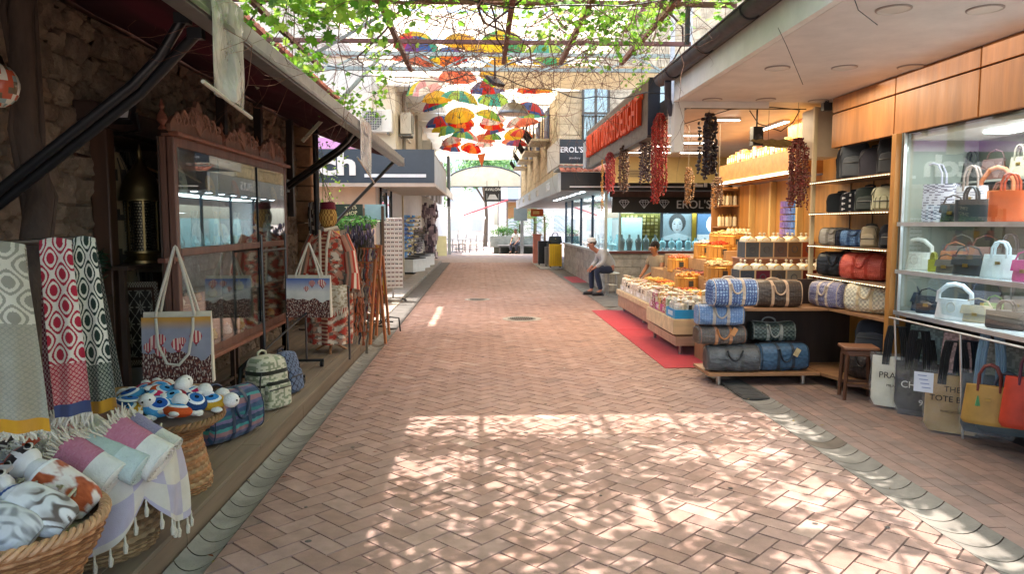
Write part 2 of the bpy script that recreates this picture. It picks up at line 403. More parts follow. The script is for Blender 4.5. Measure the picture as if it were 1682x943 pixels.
mb.build('core_wall','stone',hs,smooth=False)
# end corner column of dressed stones, timber posts and lintels
mb=MB(); z=-.02
while z<3.2:
    h=rnd.uniform(.22,.34); mb.box((W+.10,11.0,z+h/2),(.34+rnd.uniform(-.03,.03),.5+rnd.uniform(-.05,.05),h-.012),col=jit(hx('9a7c5e'),.15)); z+=h
mb.build('corner_quoin','stone',hs,bevel=.02)
for y,xx,wd in ((5.2,W+.1,.11),(6.72,W+.1,.1)):
    mb=MB(hx('4d3526')); mb.box((xx,y,1.15),(.12,wd,2.2)); mb.build('door_post','wood',hs,bevel=.01)
mb=MB(hx('40302a')); mb.box((W+.1,5.98,2.33),(.14,2.0,.16)); mb.build('lintel','woodx',hs,bevel=.01)
for y in (7.5,8.7,10.1):
    mb=MB(hx('2b211c')); mb.box((W+.13,y,2.5),(.08,.09,1.6)); mb.build('timber_post','wood',hs)
# eave with tiles
mb=MB(hx('6e4335')); mb.bx(-6,-2.2,-1.5,11.4,3.3,3.36); 
for i in range(34): mb.bx(-2.7,-2.12,-1.4+i*.38,-1.32+i*.38,3.2,3.3,jit(hx('6b4a3c'),.2))
mb.bx(-2.19,-2.15,-1.5,11.4,3.28,3.42,hx('8a4b38')); mb.build('roof','wood',hs,smooth=False)
mb=MB()
for i in range(85):
    y=-1.45+i*.152; c=jit(hx('a8624a'),.2)
    mb.surf(lambda u,v:(-2.05-1.6*v,y+.075*math.cos(PI*u),3.40+.75*v+.055*sin(PI*u)),6,4,col=c)
    mb.surf(lambda u,v:(-2.05,y+.075*math.cos(PI*u),3.40+.055*sin(PI*u)*v),6,1,col=c)
mb.build('roof_tiles','stone',hs)
# vine trunk climbing the wall
mb=MB(hx('4a3d33')); tp=[(-2.32,3.55,.1),(-2.36,3.75,.8),(-2.40,4.02,1.4),(-2.44,4.18,1.75),(-2.45,4.1,2.1),(-2.43,4.08,2.7),(-2.35,4.1,3.4)]
tp=[V(p)+V((0,0,0)) for p in tp]
mb.tube(tp,[.085,.08,.075,.07,.065,.06,.05],12)
for k in range(3): mb.tube([p+V((.06*cos(i+k*2),.06*sin(i*1.3+k*2),0)) for i,p in enumerate(tp)],[.03,.028,.025,.022,.02,.018,.015],8)
tag(mb.build('vine_trunk','bark'),'thick dark vine trunk climbing the stone wall at the far left','vine trunk')
# awning
aw=thing('awning','long retractable awning with maroon fabric and grey front bar over the left shopfront','awning',(0,0,0))
AX=-1.27; AY0,AY1=.3,11.45
mb=MB(hx('50262f'))
def af(u,v):
    y=AY0+(AY1-AY0)*u; return (-2.62+(AX+.02+2.62)*v,y,3.02-.42*v-.04*sin(PI*v)+.006*sin(y*7))
mb.sheet(af,60,8,None,.004,(0,0,1),hx('4a222b')); mb.build('canopy','canvas',aw)
mb=MB(hx('8d8d8b')); mb.bx(AX,AX+.09,AY0,AY1,2.49,2.61); mb.bx(AX+.092,AX+.1,AY0,AY1,2.5,2.53,hx('6e6e6e')); mb.bx(AX-.004,AX+.094,AY1+.002,AY1+.02,2.485,2.615,hx('b0b0ae'))
mb.build('front_bar','metal',aw,bevel=.012,smooth=False)
mb=MB(hx('6a4a48')); mb.tube([(-2.6,AY0,3.03),(-2.6,AY1,3.03)],.05,12); mb.build('roller','metal',aw)
def arm(A,B,C,D,r=.026):
    A,B,C,D=V(A),V(B),V(C),V(D)
    mb=MB(hx('15181c')); off=V((0,.075,.0))
    k=A.lerp(B,.72)
    m1=A.lerp(B,.8)
    mb.tube([A,k-V((0,0,.0)),m1.lerp(C,.25),C],r,10); mb.tube([A+V((0,.06,-.035)),k+V((0,.06,-.035)),m1.lerp(D,.25)+V((0,.03,-.02)),D],r,10)
    mb.box(C,(.07,.05,.05)); mb.box(D,(.07,.05,.05)); mb.box(A,(.05,.14,.16)); mb.tube([A-V((0,.05,0)),A+V((0,.1,0))],.035,10)
    mb.build('folding_arm','plastic',aw)
arm((-2.5,3.72,1.66),xp(325,55,-1.36),xp(300,30,-1.42),xp(322,55,-1.36))
arm(xp(470,305,-2.5),xp(596,216,-1.3),xp(586,208,-1.33),xp(600,214,-1.32),.03)
mb=MB(hx('15181c')); mb.tube([xp(545,372,-2.45),xp(648,264,-1.3)],.026,8); mb.build('support_strut','plastic',aw)
mb=MB(hx('121416')); mb.tube([(-2.03,9.2,.13),(-2.03,9.2,3.25)],.035,10); mb.box((-2.03,9.2,.14),(.14,.14,.02)); tag(mb.build('post','plastic'),'slim black post standing on the deck under the left awning','post')
# clear plastic flaps hanging from the bar
def flap(y0,y1,z1,dz,label):
    t=thing('plastic_flap',label,'plastic flap',(AX+.10,y0,2.62),0,'plastic flaps hanging from the awning bar')
    mb=MB(hx('b9b4a6')); L=y1-y0;H=2.62-z1
    def fn(u,v): 
        return (.012*sin(u*8+v*3)*v+.004*sin(v*7+u*2),L*u+.01*v*sin(v*3),-H*v-dz*u*v+.03)
    mb.sheet(fn,14,26,None,.002,(1,0,0)); mb.build('sheet','flap',t)
    mb=MB(hx('c9c3b4')); mb.tube([(0,-.16*L-.05,-H+.06),(0,L*1.2,-H-dz+.0)],.009,6); mb.build('bottom_rod','paint',t)
flap(3.32,3.76,2.14,.0,'longer milky plastic flap hanging at the near end of the awning bar')
flap(7.25,8.0,2.17,.12,'milky plastic flap hanging near the far end of the awning bar')
# flood light and glass globe
fl=thing('flood_light','black flood light bracketed to the stone wall beneath the awning arm','flood light',xp(195,185,-2.5))
mb=MB(hx('16181a')); mb.at((0,0,0),0,R(-25)); mb.box((0,0,0),(.2,.07,.15)); mb.build('housing','plastic',fl,bevel=.008)
mb=MB(hx('d9dcdc')); mb.at((0,0,0),0,R(-25)); mb.box((0,-.037,0),(.17,.006,.12)); mb.build('lens','gloss',fl)
mb=MB(hx('111')*1 if False else hx('111111')); mb.tube([(.12,0,0),(.14,.0,-.12),(0,.02,-.14),(-.14,0,-.12),(-.12,0,0)],.01,6); mb.tube([(0,.02,-.14),(-.16,.05,-.14)],.015,6); mb.build('bracket','plastic',fl)
gl=thing('glass_lamp','round mosaic glass lamp hanging at the left edge of the view','lamp',xp(-2,140,-2.2))
mb=MB(); 
def mos(u,v): return rnd.choice([hx('b8573b'),hx('c9c2ae'),hx('8fa09a'),hx('d8d2c0'),hx('6a5a44')])
mb.ell((0,0,0),(.085,.085,.1),22,cf=mos); mb.build('shade','gloss',gl)
mb=MB(hx('3a2f22')); mb.tube([(0,0,.1),(0,0,1.2)],.004,5); mb.lathe([(.03,.095),(.02,.13),(.006,.15)],12); mb.build('chain','metal',gl)
# ---- showcase
cs=thing('wooden_showcase','carved reddish brown wooden showcase with glass front standing on the deck','showcase',(0,0,0))
CX=-2.1;CB=-2.2;Y0,Y1=5.16,8.05;ZB,ZT=.58,2.2
wc=hx('6f4d3f')
mb=MB(wc)
for y in (Y0+.03,Y1-.03):
    for x in (CX-.03,CB+.03): mb.box((x,y,(ZB+ZT)/2),(.06,.06,ZT-ZB))
for z,h in ((ZB+.03,.07),(ZT-.03,.07)):
    mb.box((CX-.032,(Y0+Y1)/2,z),(.05,Y1-Y0-.121,h)); mb.box((CB+.03,(Y0+Y1)/2,z),(.05,Y1-Y0-.121,h))
    for y in (Y0+.03,Y1-.03): mb.box(((CX+CB)/2,y,z),(CX-CB-.121,.05,h))
mb.box((CX-.02,(Y0+Y1)/2,1.40),(.05,Y1-Y0-.125,.055)); 
mb.box((CX+.012,(Y0+Y1)/2,ZB-.01),(.06,Y1-Y0+.06,.03),col=hx('8a5640')); mb.box((CX+.012,(Y0+Y1)/2,ZT+.015),(.07,Y1-Y0+.06,.03),col=hx('8a5640'))
mb.box(((CX+CB)/2,(Y0+Y1)/2,ZB-.012),(CX-CB-.03,Y1-Y0,.02)); mb.box(((CX+CB)/2,(Y0+Y1)/2,ZT+.012),(CX-CB-.03,Y1-Y0,.02))
mb.box((CX-.034,Y0+.1,1.80),(.03,.05,.74),col=hx('6a3f2e')); mb.box((CX-.034,Y1-.1,1.80),(.03,.05,.74),col=hx('6a3f2e'))
mb.build('frame','wood',cs,bevel=.006,smooth=False)
mb=MB(hx('55402f')); mb.bx(CB-.012,CB,Y0,Y1,ZB,ZT,hx('4a3a30')); mb.build('back_panel','wood',cs,smooth=False)
for z in (1.0,1.395,1.8):
    mb=MB(hx('8a7868')); mb.bx(CB+.02,CX-.03,Y0+.07,Y1-.07,z-.008,z+.004); mb.build('shelf','wood' if z<1.2 else 'glass',cs,smooth=False)
mb=MB(); 
for a,b in ((Y0+.065,6.02),(6.03,7.02),(7.03,Y1-.065)):
    mb.bx(CX-.012,CX-.006,a,b,ZB+.07,1.37); mb.bx(CX-.012,CX-.006,a,b,1.43,ZT-.07)
mb.bx(CB+.03,CX-.03,Y0+.02,Y0+.026,ZB+.07,ZT-.07)
mb.build('glass_pane','glass_strong',cs,smooth=False)
mb=MB(hx('1b1d1f')); mb.box((CX-.005,7.025,1.4),(.016,.014,1.46)); mb.build('sliding_rail','metal',cs,smooth=False)
for (yy,xx) in ((Y0+.06,CX-.05),(6.35,CX-.05),(6.45,CB+.05),(Y1-.06,CX-.05),(Y1-.06,CB+.05),(Y0+.06,CB+.05),(7.2,CX-.05)):
    mb=MB(hx('3c2a20')); mb.box((xx,yy,(DZ+ZB-.03)/2),(.035,.035,ZB-.03-DZ)); mb.build('leg','wood',cs)
mb=MB(hx('3c2a20')); mb.box((CB+.05,6.5,.27),(.025,2.9,.025)); mb.build('stretcher','wood',cs)
# carved crests
def crest(y0,y1,h,ext):
    n=64; out=[]
    mb=MB(hx('82604f'))
    def H(t):
        a=abs(2*t-1); base=(1-a)**.75
        return .05+h*(.62*base+.2*abs(sin(t*PI*6.5))*(.4+.6*base)+.18*(max(0,1-a*5)))
    top=[(y0+(y1-y0)*i/n,ZT+.03+H(i/n)) for i in range(n+1)]
    out=top+[(y1,ZT+.031),(y0,ZT+.031)]
    mb.prism(out[::-1],.03,'yz',off=CX-.03)
    # raised scrollwork
    cc=hx('9a7564'); yc=(y0+y1)/2; L=(y1-y0)
    for s in (-1,1):
        for q,(f,r0) in enumerate(((.12,.075),(.26,.07),(.38,.05))):
            pts=[]
            for i in range(22):
                a=i*.42; r=r0*(1-i/26); pts.append((CX+.004+.004*sin(i),yc+s*(f*L+r*cos(a)),ZT+.09+h*.34*(1-f*1.5)+r*sin(a)))
            mb.tube(pts,[.011*(1-i/30) for i in range(22)],6,col=cc)
    for i in range(7):
        a=-1.1+i*.366; mb.tube([(CX+.006,yc,ZT+.06),(CX+.01,yc+sin(a)*.07,ZT+.06+cos(a)*h*.45),(CX+.004,yc+sin(a)*.13,ZT+.06+cos(a)*h*.75)],[.014,.012,.004],6,col=cc)
    mb.build('carved_crest','wood',cs)
crest(5.12,6.12,.24,0);crest(6.2,7.1,.22,0);crest(7.15,7.98,.24,0)
for y in (6.16,7.12,5.04,8.03):
    mb=MB(hx('7a4a3a')); mb.lathe([(.03,0),(.012,.03),(.035,.06),(.03,.09),(.008,.13),(.018,.15),(.003,.2)],10,(CX-.02,y,ZT+.03)); mb.build('finial','wood',cs)
# goods in the showcase
def thing_mesh(mb,name,mat,label,cat,group=None,**k): return tag(mb.build(name,mat,**k),label,cat,group)
pc=[hx('d8cfc0'),hx('b9c8d0'),hx('caa66a'),hx('e0d8c8'),hx('a8493c'),hx('8fa0a8')]
gn=['white and blue painted','gilded','pale glazed','brown rimmed']
for i in range(9):
    y=5.35+i*.3; c=pc[i%6]; r=rnd.uniform(.09,.13); z=1.40+r*.98 if i%2 else 1.806+r*.8
    if z+r>ZT-.08: r=.11; z=1.92
    mb=MB(c); mb.at((CB+.03,y,z),0,0,R(80)); mb.lathe([(.001,.0),(r*.5,.004),(r*.62,.012),(r,.022),(r,.026),(r*.6,.018),(.001,.008)],24,cf=lambda u,v:(c if int(v*5)%2 else mixc(c,hx('405a80'),.5*(int(u*12)%2))))
    thing_mesh(mb,'plate','gloss','painted ceramic plate leaning at the back of the wooden showcase','plate','plates in the wooden showcase')
for i in range(16):
    y=5.3+rnd.uniform(0,2.5); z=ZB+.075 if i<8 else 1.005; c=rnd.choice([hx('d6b24c'),hx('e6dfd0'),hx('b98a50'),hx('cfd6d8')])
    mb=MB(c); h=rnd.uniform(.05,.1); r=rnd.uniform(.03,.045)
    mb.lathe([(r*.5,0),(r*.9,h*.15),(r,h*.5),(r*.6,h*.9),(r*.7,h),(r*.2,h*1.02),(r*.15,h*1.2),(.001,h*1.22)],14,(CX-.07-rnd.uniform(0,.02),5.35+ (i%8)*.32,z))
    thing_mesh(mb,'jar','gloss','small lidded ornament standing on a showcase shelf','ornament','ornaments on the showcase shelves')
for i in range(5):
    y=5.7+i*.48; mb=MB(hx('9aa6a4')); z=1.40; c=jit(pc[(i+1)%6],.1)
    mb.lathe([(.03,0),(.035,.01),(.052,.1),(.035,.2),(.025,.26),(.035,.3),(.02,.3)],18,(CX-.09,y,z),cf=lambda u,v:c if int(u*10+v*6)%3 else mixc(c,hx('39526a'),.6))
    thing_mesh(mb,'vase','gloss','painted vase on the middle shelf of the showcase','vase','vases in the wooden showcase')
# ---- recess items: lantern on a shelf, hangers, clothes, inlaid screen, pot plant
sh=MB(hx('4a3a30')); sh.bx(-3.15,-2.42,5.1,6.0,1.28,1.31); sh.bx(-3.1,-3.05,5.2,5.25,DZ,1.28); sh.bx(-2.5,-2.46,5.14,5.18,DZ,1.28);sh.bx(-2.5,-2.46,5.9,5.94,DZ,1.28)
thing_mesh(sh,'shelf_table','wood','dark wooden side table carrying the brass lantern in the doorway','table',smooth=False)
lp=xp(236,428,-2.5); lp.z=1.312
ln=thing('lantern','tall pierced brass lantern with onion dome on the shelf beside the showcase','lantern',lp)
br=hx('7d6c48')
mb=MB(br); mb.lathe([(.13,0),(.13,.02),(.10,.05),(.125,.075),(.125,.09)],28); mb.build('base','metal',ln)
mb=MB(hx('6a6250'))
for k in range(36):
    for z in range(17):
        a=2*PI*(k+.5*(z%2))/36; zz=.09+z*.0215; mb.box((.108*cos(a),.108*sin(a),zz+.008),(.004,.011,.012),rz=a)
for k in range(6):
    a=2*PI*k/6; mb.box((.112*cos(a),.112*sin(a),.27),(.012,.014,.38),rz=a,col=br)
mb.build('pierced_body','metal',ln,smooth=False)
mb=MB(br)
pf=[(.15,.455),(.15,.47),(.14,.49),(.135,.54),(.11,.62),(.06,.69),(.025,.74),(.016,.79),(.02,.81),(.006,.86),(.001,.87)]
mb.lathe([(r*(1),z) for r,z in pf],36); mb.build('dome','metal',ln)
mb=MB(hx('2a2520')); mb.lathe([(.06,.09),(.06,.44)],16); mb.build('inner_tube','metal',ln)
def hanger(loc,rz,label):
    t=thing('hanger',label,'coat hanger',loc,rz,'wooden hangers with garments')
    mb=MB(hx('b08a5c')); mb.tube([(-.2,0,-.1),(-.1,0,-.04),(0,0,0),(.1,0,-.04),(.2,0,-.1)],[.008,.011,.012,.011,.008],8); mb.build('arm','wood',t)
    mb=MB(hx('9a9a9a')); mb.tube([(0,0,0),(0,0,.03),(.02,0,.05),(0,0,.075),(-.02,0,.06)],.003,6); mb.build('hook','metal',t)
def garment(loc,rz,H,Wd,c1,c2,label,mat='cloth',pat=None):
    mb=MB(c1)
    def fn(u,v):
        a=u*2*PI; ww=Wd*(.75+.35*v) if v>.1 else Wd*(.35+4*v); return (cos(a)*ww/2+.02*v*sin(a*5),sin(a)*(.05+.06*v)+.025*v*sin(a*7),-H*v)
    mb.surf(fn,48,30,pat or (lambda u,v:c2 if (int(v*30)+int(u*40))%7==0 else c1),cu=True)
    o=thing_mesh(mb,'garment',mat,label,'garment'); o.location=loc; o.rotation_euler=(0,0,rz); return o
p=xp(232,272,-2.75); hanger((p.x,p.y,p.z),R(20),'wooden coat hanger with a pale garment behind the lantern')
garment((p.x,p.y,p.z-.06),R(20),.8,.4,hx('9c9688'),hx('7f7a70'),'pale grey garment hanging behind the brass lantern')
def ikatcf(c1,c2,fu=6,fv=12):
    def f(u,v):
        g=cos(2*PI*u*fu)+cos(2*PI*v*fv)+.5*mnoise.noise(V((u*30,v*50,0))); return c1 if g>.3 else c2
    return f
p=xp(182,250,-2.72); garment((p.x,p.y,p.z),R(35),1.25,.30,hx('4a4436'),hx('8c7d5e'),'dark embroidered coat hanging left of the lantern',pat=ikatcf(hx('3c382f'),hx('8c7d5e'),17,34))
p=xp(208,250,-2.9); garment((p.x,p.y,p.z),R(30),1.2,.28,hx('34332f'),hx('6d6a60'),'grey striped garment hanging in the dark doorway',pat=lambda u,v:hx('34332f') if int(u*36)%2 else hx('5d5a50'))
mb=MB(hx('5a3b2a')); mb.tube([(-2.62,4.9,2.05),(-2.9,6.7,2.05)],.012,8); thing_mesh(mb,'clothes_rail','metal','thin rail across the doorway from which garments hang','rail')
# inlaid panel
pn=thing('inlaid_panel','square mother of pearl inlaid panel leaning below the lantern table','inlaid panel',(-2.52,5.32,.62),R(12))
mb=MB(); c1,c2=hx('7d7a6c'),hx('2f2b26')
def icf(u,v):
    if min(u,v,1-u,1-v)<.06: return c1 if (int(u*50)+int(v*50))%2 else hx('4a3b2e')
    if min(u,v,1-u,1-v)<.1: return hx('3a2a20')
    a=(u*5)%1-.5;b=(v*5)%1-.5; r=math.hypot(a,b); t=math.atan2(b,a)
    return c1 if r<.28+.14*cos(8*t) and r>.1 or abs(abs(a)-abs(b))<.03 else c2
mb.sheet(lambda u,v:(-.2+u*.4,.05-.12*v,-.05+.62*v),100,110,icf,.03,(0,-1,0)); mb.build('face','gloss',pn,smooth=False)
mb=MB(hx('6b675a')); mb.box((0,.06,-.27),(.34,.12,.42)); mb.box((0,.02,-.47),(.4,.3,.04)); mb.build('chest_body','wood',pn)
# low dark plant on top
def leafy(mb,c,n,rad,ls,cols,up=.3):
    for i in range(n):
        d=V((rnd.gauss(0,1),rnd.gauss(0,1),rnd.gauss(0,1)+up)).normalized(); p=V(c)+V((d.x*rad[0],d.y*rad[1],d.z*rad[2]))*rnd.uniform(.5,1)
        x=V((rnd.gauss(0,1),rnd.gauss(0,1),rnd.gauss(0,.6))).normalized()*ls*rnd.uniform(.6,1.3); y=x.cross(V((rnd.gauss(0,1),rnd.gauss(0,1),rnd.gauss(0,1)))).normalized()*ls*.3
        mb.add([p-x,p+y,p+x,p-y],[(0,1,2,3)],jit(rnd.choice(cols),.25))
pt=thing('potted_plant','small dark green potted plant beside the inlaid panel','potted plant',(-2.62,4.95,1.12))
mb=MB(hx('4a3428')); mb.lathe([(.06,0),(.08,.14),(.07,.14),(.06,.12),(.001,.12)],16); mb.build('pot','stone',pt)
mb=MB(); leafy(mb,(0,0,.2),160,(.16,.16,.12),.05,[hx('2c4a38'),hx('1f3a2c'),hx('3f5c44')]); mb.build('leaves','leaf',pt,smooth=False)
mb=MB(hx('3a2c22')); mb.bx(-2.72,-2.5,4.84,5.06,DZ,1.118); thing_mesh(mb,'plant_stand','wood','dark wooden block stand beneath the small potted plant','plant stand',bevel=.01)
# cardboard box behind baskets
mb=MB(hx('a8824e')); mb.box((-2.05,4.62,.34),(.5,.34,.42),rz=R(10)); mb.box((-2.05,4.44,.575),(.5,.16,.006),rz=R(10),rx=R(20))
thing_mesh(mb,'cardboard_box','paint','open cardboard box standing behind the basket of soft toys','box',smooth=False)
# ---- towels on a rail
rl=thing('towel_rack','dark rail rack that carries the patterned towels at the left','rack',(0,0,0))
mb=MB(hx('2a221c')); mb.tube([(-1.78,1.6,1.515),(-1.86,2.9,1.52),(-1.9,3.6,1.53)],.014,8); mb.build('rail','wood',rl)
for y,x in ((2.1,-1.81),(3.58,-1.9)):
    mb=MB(hx('2a221c')); mb.box((x,y,.82),(.03,.03,1.39)); mb.build('leg','wood',rl)
def ogee(c1,c2,fu,fv,z1,c3,z2,c4,z3=None,c5=None):
    def f(u,v):
        if v>z2: 
            if z3 and v>z3: return c5
            return c4
        if v>z1:
            a=(u*7+v*34)%1; b=(u*7-v*34)%1
            return c1 if min(a,b,1-a,1-b)<.12 else (mixc(c3,c1,.35) if int(v*170)%2 else c3)
        g=cos(2*PI*u*fu)+cos(2*PI*v*fv); s=abs(g)
        return c1 if s>1.42 or .30<s<.82 else c2
    return f
def fringe(mb,P,n,l,c,th=.005):
    for i in range(n):
        p=V(P(i/(n-1)))+V((rnd.uniform(-.004,.004),0,0)); a=rnd.uniform(-.015,.015)
        mb.tube([p,p+V((a,rnd.uniform(-.012,.01),-l*.5)),p+V((a*1.8,rnd.uniform(-.01,.01),-l*rnd.uniform(.8,1.1)))],[th,th*1.1,th*.7],5,col=jit(c,.08))
def towel(label,TL,TR,BR,BL,cf,nu,nv,wave=.012,back=None,fr=None,nrm=(.35,-.93,0)):
    TL,TR,BR,BL=map(V,(TL,TR,BR,BL))
    t=thing('towel',label,'towel',(0,0,0),0,None)
    N=V(nrm)
    def fn(u,v):
        p=TL.lerp(TR,u).lerp(BL.lerp(BR,u),v); return p+N*(wave*sin(u*9+v*4)*(.3+v)+.012*(1-min(1,v/.03))*-1)+V((0,0,.012*sin(PI*u)*(1-v)))
    mb=MB(); mb.sheet(fn,nu,nv,cf,.007,N*-1); mb.build('front','cloth',t)
    # the back half hanging behind the rail
    if back:
        mb=MB(); 
        def fb(u,v):
            p=TL.lerp(TR,u).lerp(BL.lerp(BR,u),v*back[0]); return p-N*(.035+.10*v)+V((back[1]*v,0,0))
        mb.sheet(fb,nu//2,nv//2,(lambda u,v:back[2] if (int(u*20)+int(v*60))%2 else mixc(back[2],hx('d8d0c0'),.25)),.006,N*-1); mb.build('back','cloth',t)
        mb=MB(); mb.surf(lambda u,v:TL.lerp(TR,u)+N*(-.035*v)+V((0,0,.012*sin(PI*u)+.018*sin(PI*v))),nu//2,6,lambda u,v:cf(u,.01)); mb.build('fold','cloth',t)
    if fr:
        mb=MB(); fringe(mb,lambda s:fn(s,1),fr[0],fr[1],fr[2]); mb.build('fringe','knit',t)
    return t
A=lambda px,py,Y:yp(px,py,Y)
bg1,bg2=hx('8f8c7e'),hx('c9c4b2')
towel('beige and cream ogee patterned towel with a mustard end, leftmost on the rail',A(-70,408,2.55),A(40,410,2.75),A(84,708,2.68),A(-6,712,2.5),
      ogee(bg1,bg2,1.5,5.2,.42,hx('a09c8a'),.93,hx('c58f28')),90,170,back=(.8,-.05,hx('8a8474')),fr=(34,.03,hx('d0c9b4')),wave=.014)
towel('red and white ogee patterned towel with blue hem and white fringe',A(64,402,3.1),A(117,402,3.12),A(151,676,3.05),A(90,688,3.0),
      ogee(hx('b02c3e'),hx('e6dccb'),1.6,5.4,.70,hx('d9a59c'),.93,hx('4a5478')),80,200,back=(1.0,-.07,hx('5a2028')),fr=(24,.05,hx('ddd6c4')))
towel('dark green and white ogee patterned towel with a mustard hem',A(116,400,3.25),A(156,398,3.3),A(193,672,3.22),A(147,682,3.2),
      ogee(hx('28382f'),hx('dcd8c8'),1.6,5.4,.72,hx('9a9c8c'),.93,hx('c08c2c')),76,200,back=(.9,.02,hx('2a332c')))
# ---- wicker baskets
def basket(name,label,c,prof,sx,cols,nth=40,rows=26,wv=.007,inner=.03):
    t=thing(name,label,'basket',c)
    pf=prof
    def rad(v):
        f=v*(len(pf)-1); i=min(int(f),len(pf)-2); a=f-i; return pf[i][0]*(1-a)+pf[i+1][0]*a, pf[i][1]*(1-a)+pf[i+1][1]*a
    def fn(u,v):
        r,z=rad(v); ro=v*rows; k=int(min(ro,rows-1e-6)); fr=ro-k; ph=PI*(k%2)
        b=sin(nth*PI*u*2/2+ph); rr=r+wv*b+wv*.8*sin(PI*fr); a=2*PI*u+.01*mnoise.noise(V((u*30,k,0)))
        return (rr*cos(a)*sx,rr*sin(a),z)
    pal=[jit(cols[k%len(cols)],.22) for k in range(rows+1)]
    mb=MB(); mb.surf(fn,nth*4,rows*4,lambda u,v:mixc(pal[int(v*rows)],cols[0],.4*(.5+.5*mnoise.noise(V((u*60,v*rows,3))))),cu=True)
    mb.surf(lambda u,v:(lambda q:(max(.01,(q[0]-inner))*cos(2*PI*u)*sx,max(.01,(q[0]-inner))*sin(2*PI*u),q[1]))(rad(1-.9*v)),40,12,lambda u,v:hx('6b4c30'),cu=True)
    r0,z0=rad(0); mb.lathe([(.001,z0+.01),(r0,z0+.01)],40,sx=sx,col=cols[0],caps=False)
    mb.build('body','wicker',t)
    mb=MB(); r,z=rad(1)
    for k in range(3):
        pts=[((r-.012+.013*cos(a*22/1+k*2.09))*cos(a)*sx,(r-.012+.013*cos(a*22+k*2.09))*sin(a),z+.004+.013*sin(a*22+k*2.09)) for a in [2*PI*i/176 for i in range(176)]]
        mb.tube(pts,.0105,6,col=jit(cols[-1],.1),closed=True)
    mb.build('rim','wicker',t); return t
wk=[hx('a06f45'),hx('b98555'),hx('8f6038'),hx('c2946a')]; wg=[hx('8d7350'),hx('a58a62'),hx('7a6242'),hx('b39a72')]
b1=basket('wicker_basket','honey brown wicker basket full of cat cushions at the bottom left',(-1.74,2.60,.13),[(.20,0),(.22,.06),(.27,.2),(.33,.31),(.36,.40)],1,wk,60,30,.0045)
b2=basket('wicker_basket','round wicker basket with a lilac cloth over its rim, full of rolled towels',(-1.78,3.30,.13),[(.27,0),(.285,.06),(.28,.2),(.27,.3),(.33,.36),(.35,.41)],1,wg,56,32,.0045)
b3=basket('wicker_basket','tall wicker basket full of blue and white soft toys, nearest the deck edge',(-1.79,4.04,.13),[(.265,0),(.27,.04),(.235,.2),(.215,.3),(.30,.36),(.345,.40)],1,[hx('b07a4c'),hx('a58a62'),hx('8f6a42')],54,34,.0045)
# cat cushions
def noisec(u,v,s,o=0): return .5+.5*mnoise.noise(V((u*s,v*s,o)))
def catcf(kind):
    def f(u,v): # u across 0..1, v along 0 bottom..1 head
        if kind=='calico':
            n=mnoise.noise(V((u*3.2,v*4.5,2)))
            if v>.80:
                if abs(u-.5)<.07+.25*(max(0,.9-v)): return hx('efe9e0')
                if .83<v<.93: return hx('2b211d')
                return hx('a3492a') if v>.9 else hx('eee8de')
            if .58<v: return hx('ece8df')
            q=max(0,min(1,(n+.03+.12*mnoise.noise(V((u*18,v*22,5))))*6)); return mixc(mixc(hx('ece4d8'),hx('d8b498'),noisec(u,v,8)*.5),mixc(hx('c8683c'),hx('8e3c1c'),noisec(u,v,14)),q)
        if kind=='white':
            n=mnoise.noise(V((u*4,v*6,9)))
            if abs(v-.72+.08*u)<.015: return hx('2c4a82')
            q=max(0,min(1,(sin(v*34+u*7+n*5)-.1)*1.6))*max(0,min(1,(.5-v)*5+n))*(1 if u>.2 else u*5)
            return mixc(mixc(hx('e2e0da'),hx('b0a89e'),max(0,min(1,n*1.6+.2))),hx('6a5e54'),q)
        n=sin(u*22+5*mnoise.noise(V((u*3,v*5,4))))*sin(v*18+4*mnoise.noise(V((u*4,v*3,7))))
        return mixc(hx('dcdad6'),hx('9a9896'),max(0,min(1,n*1.2+.2)))
    return f
def orient(axis,front):
    z=V(axis).normalized(); y=-(V(front)-z*V(front).dot(z)).normalized(); x=y.cross(z); m=MX((x,y,z)).transposed(); return m.to_euler()
def cat_cushion(label,c,rot,L,Wd,T,kind,g='cat shaped cushions in the first basket'):
    t=thing('cat_cushion',label,'cushion',c,0,g); t.rotation_euler=orient(*rot)
    cf=catcf(kind)
    def prof(v):
        if v<.62: return .5*math.sqrt(max(0,1-((v-.36)/.40)**4))
        if v<.72: return .5*(.80-.2*(v-.62)/.1)*.9
        return .40*math.sqrt(max(0,1-((v-.85)/.16)**2)) if v<1.01 else 0
    def fn(sgn):
        def f(u,v):
            w=Wd*max(.02,prof(v)); x=(2*u-1)*w; e=math.sqrt(max(0,1-(2*u-1)**2)); e2=math.sqrt(max(.001,1-abs(2*v-1)**6))
            return (x,sgn*T/2*e*e2*(.35+.65*min(1,w/(Wd*.4))),L*(v-.5))
        return f
    mb=MB(); mb.surf(fn(-1),46,90,cf); mb.surf(fn(1),24,40,lambda u,v:hx('d8d4cc')); 
    mb.build('body','cloth',t,angle=80)
    for s in (-1,1):
        mb=MB(hx('a3492a') if kind=='calico' else hx('b8aea4')); mb.prism([(s*.055-.045,L*.42),(s*.075,L*.53),(s*.055+.045,L*.41)][::s],.02,'xz',off=-.01); mb.build('ear','cloth',t,angle=20)
    mb=MB()
    for s in (-1,1):
        mb.ell((s*.045,-T*.36,L*.37),(.02,.008,.015),12,hx('c9c4b4')); mb.ell((s*.045,-T*.36-.008,L*.37),(.011,.003,.013),10,hx('15120f'))
    mb.ell((0,-T*.40,L*.33),(.011,.006,.008),8,hx('c4706a')); mb.tube([(-.02,-T*.37,L*.305),(0,-T*.39,L*.312),(.02,-T*.37,L*.305)],.002,5,col=hx('5a3a34'))
    mb.build('face','plastic',t)
    return t
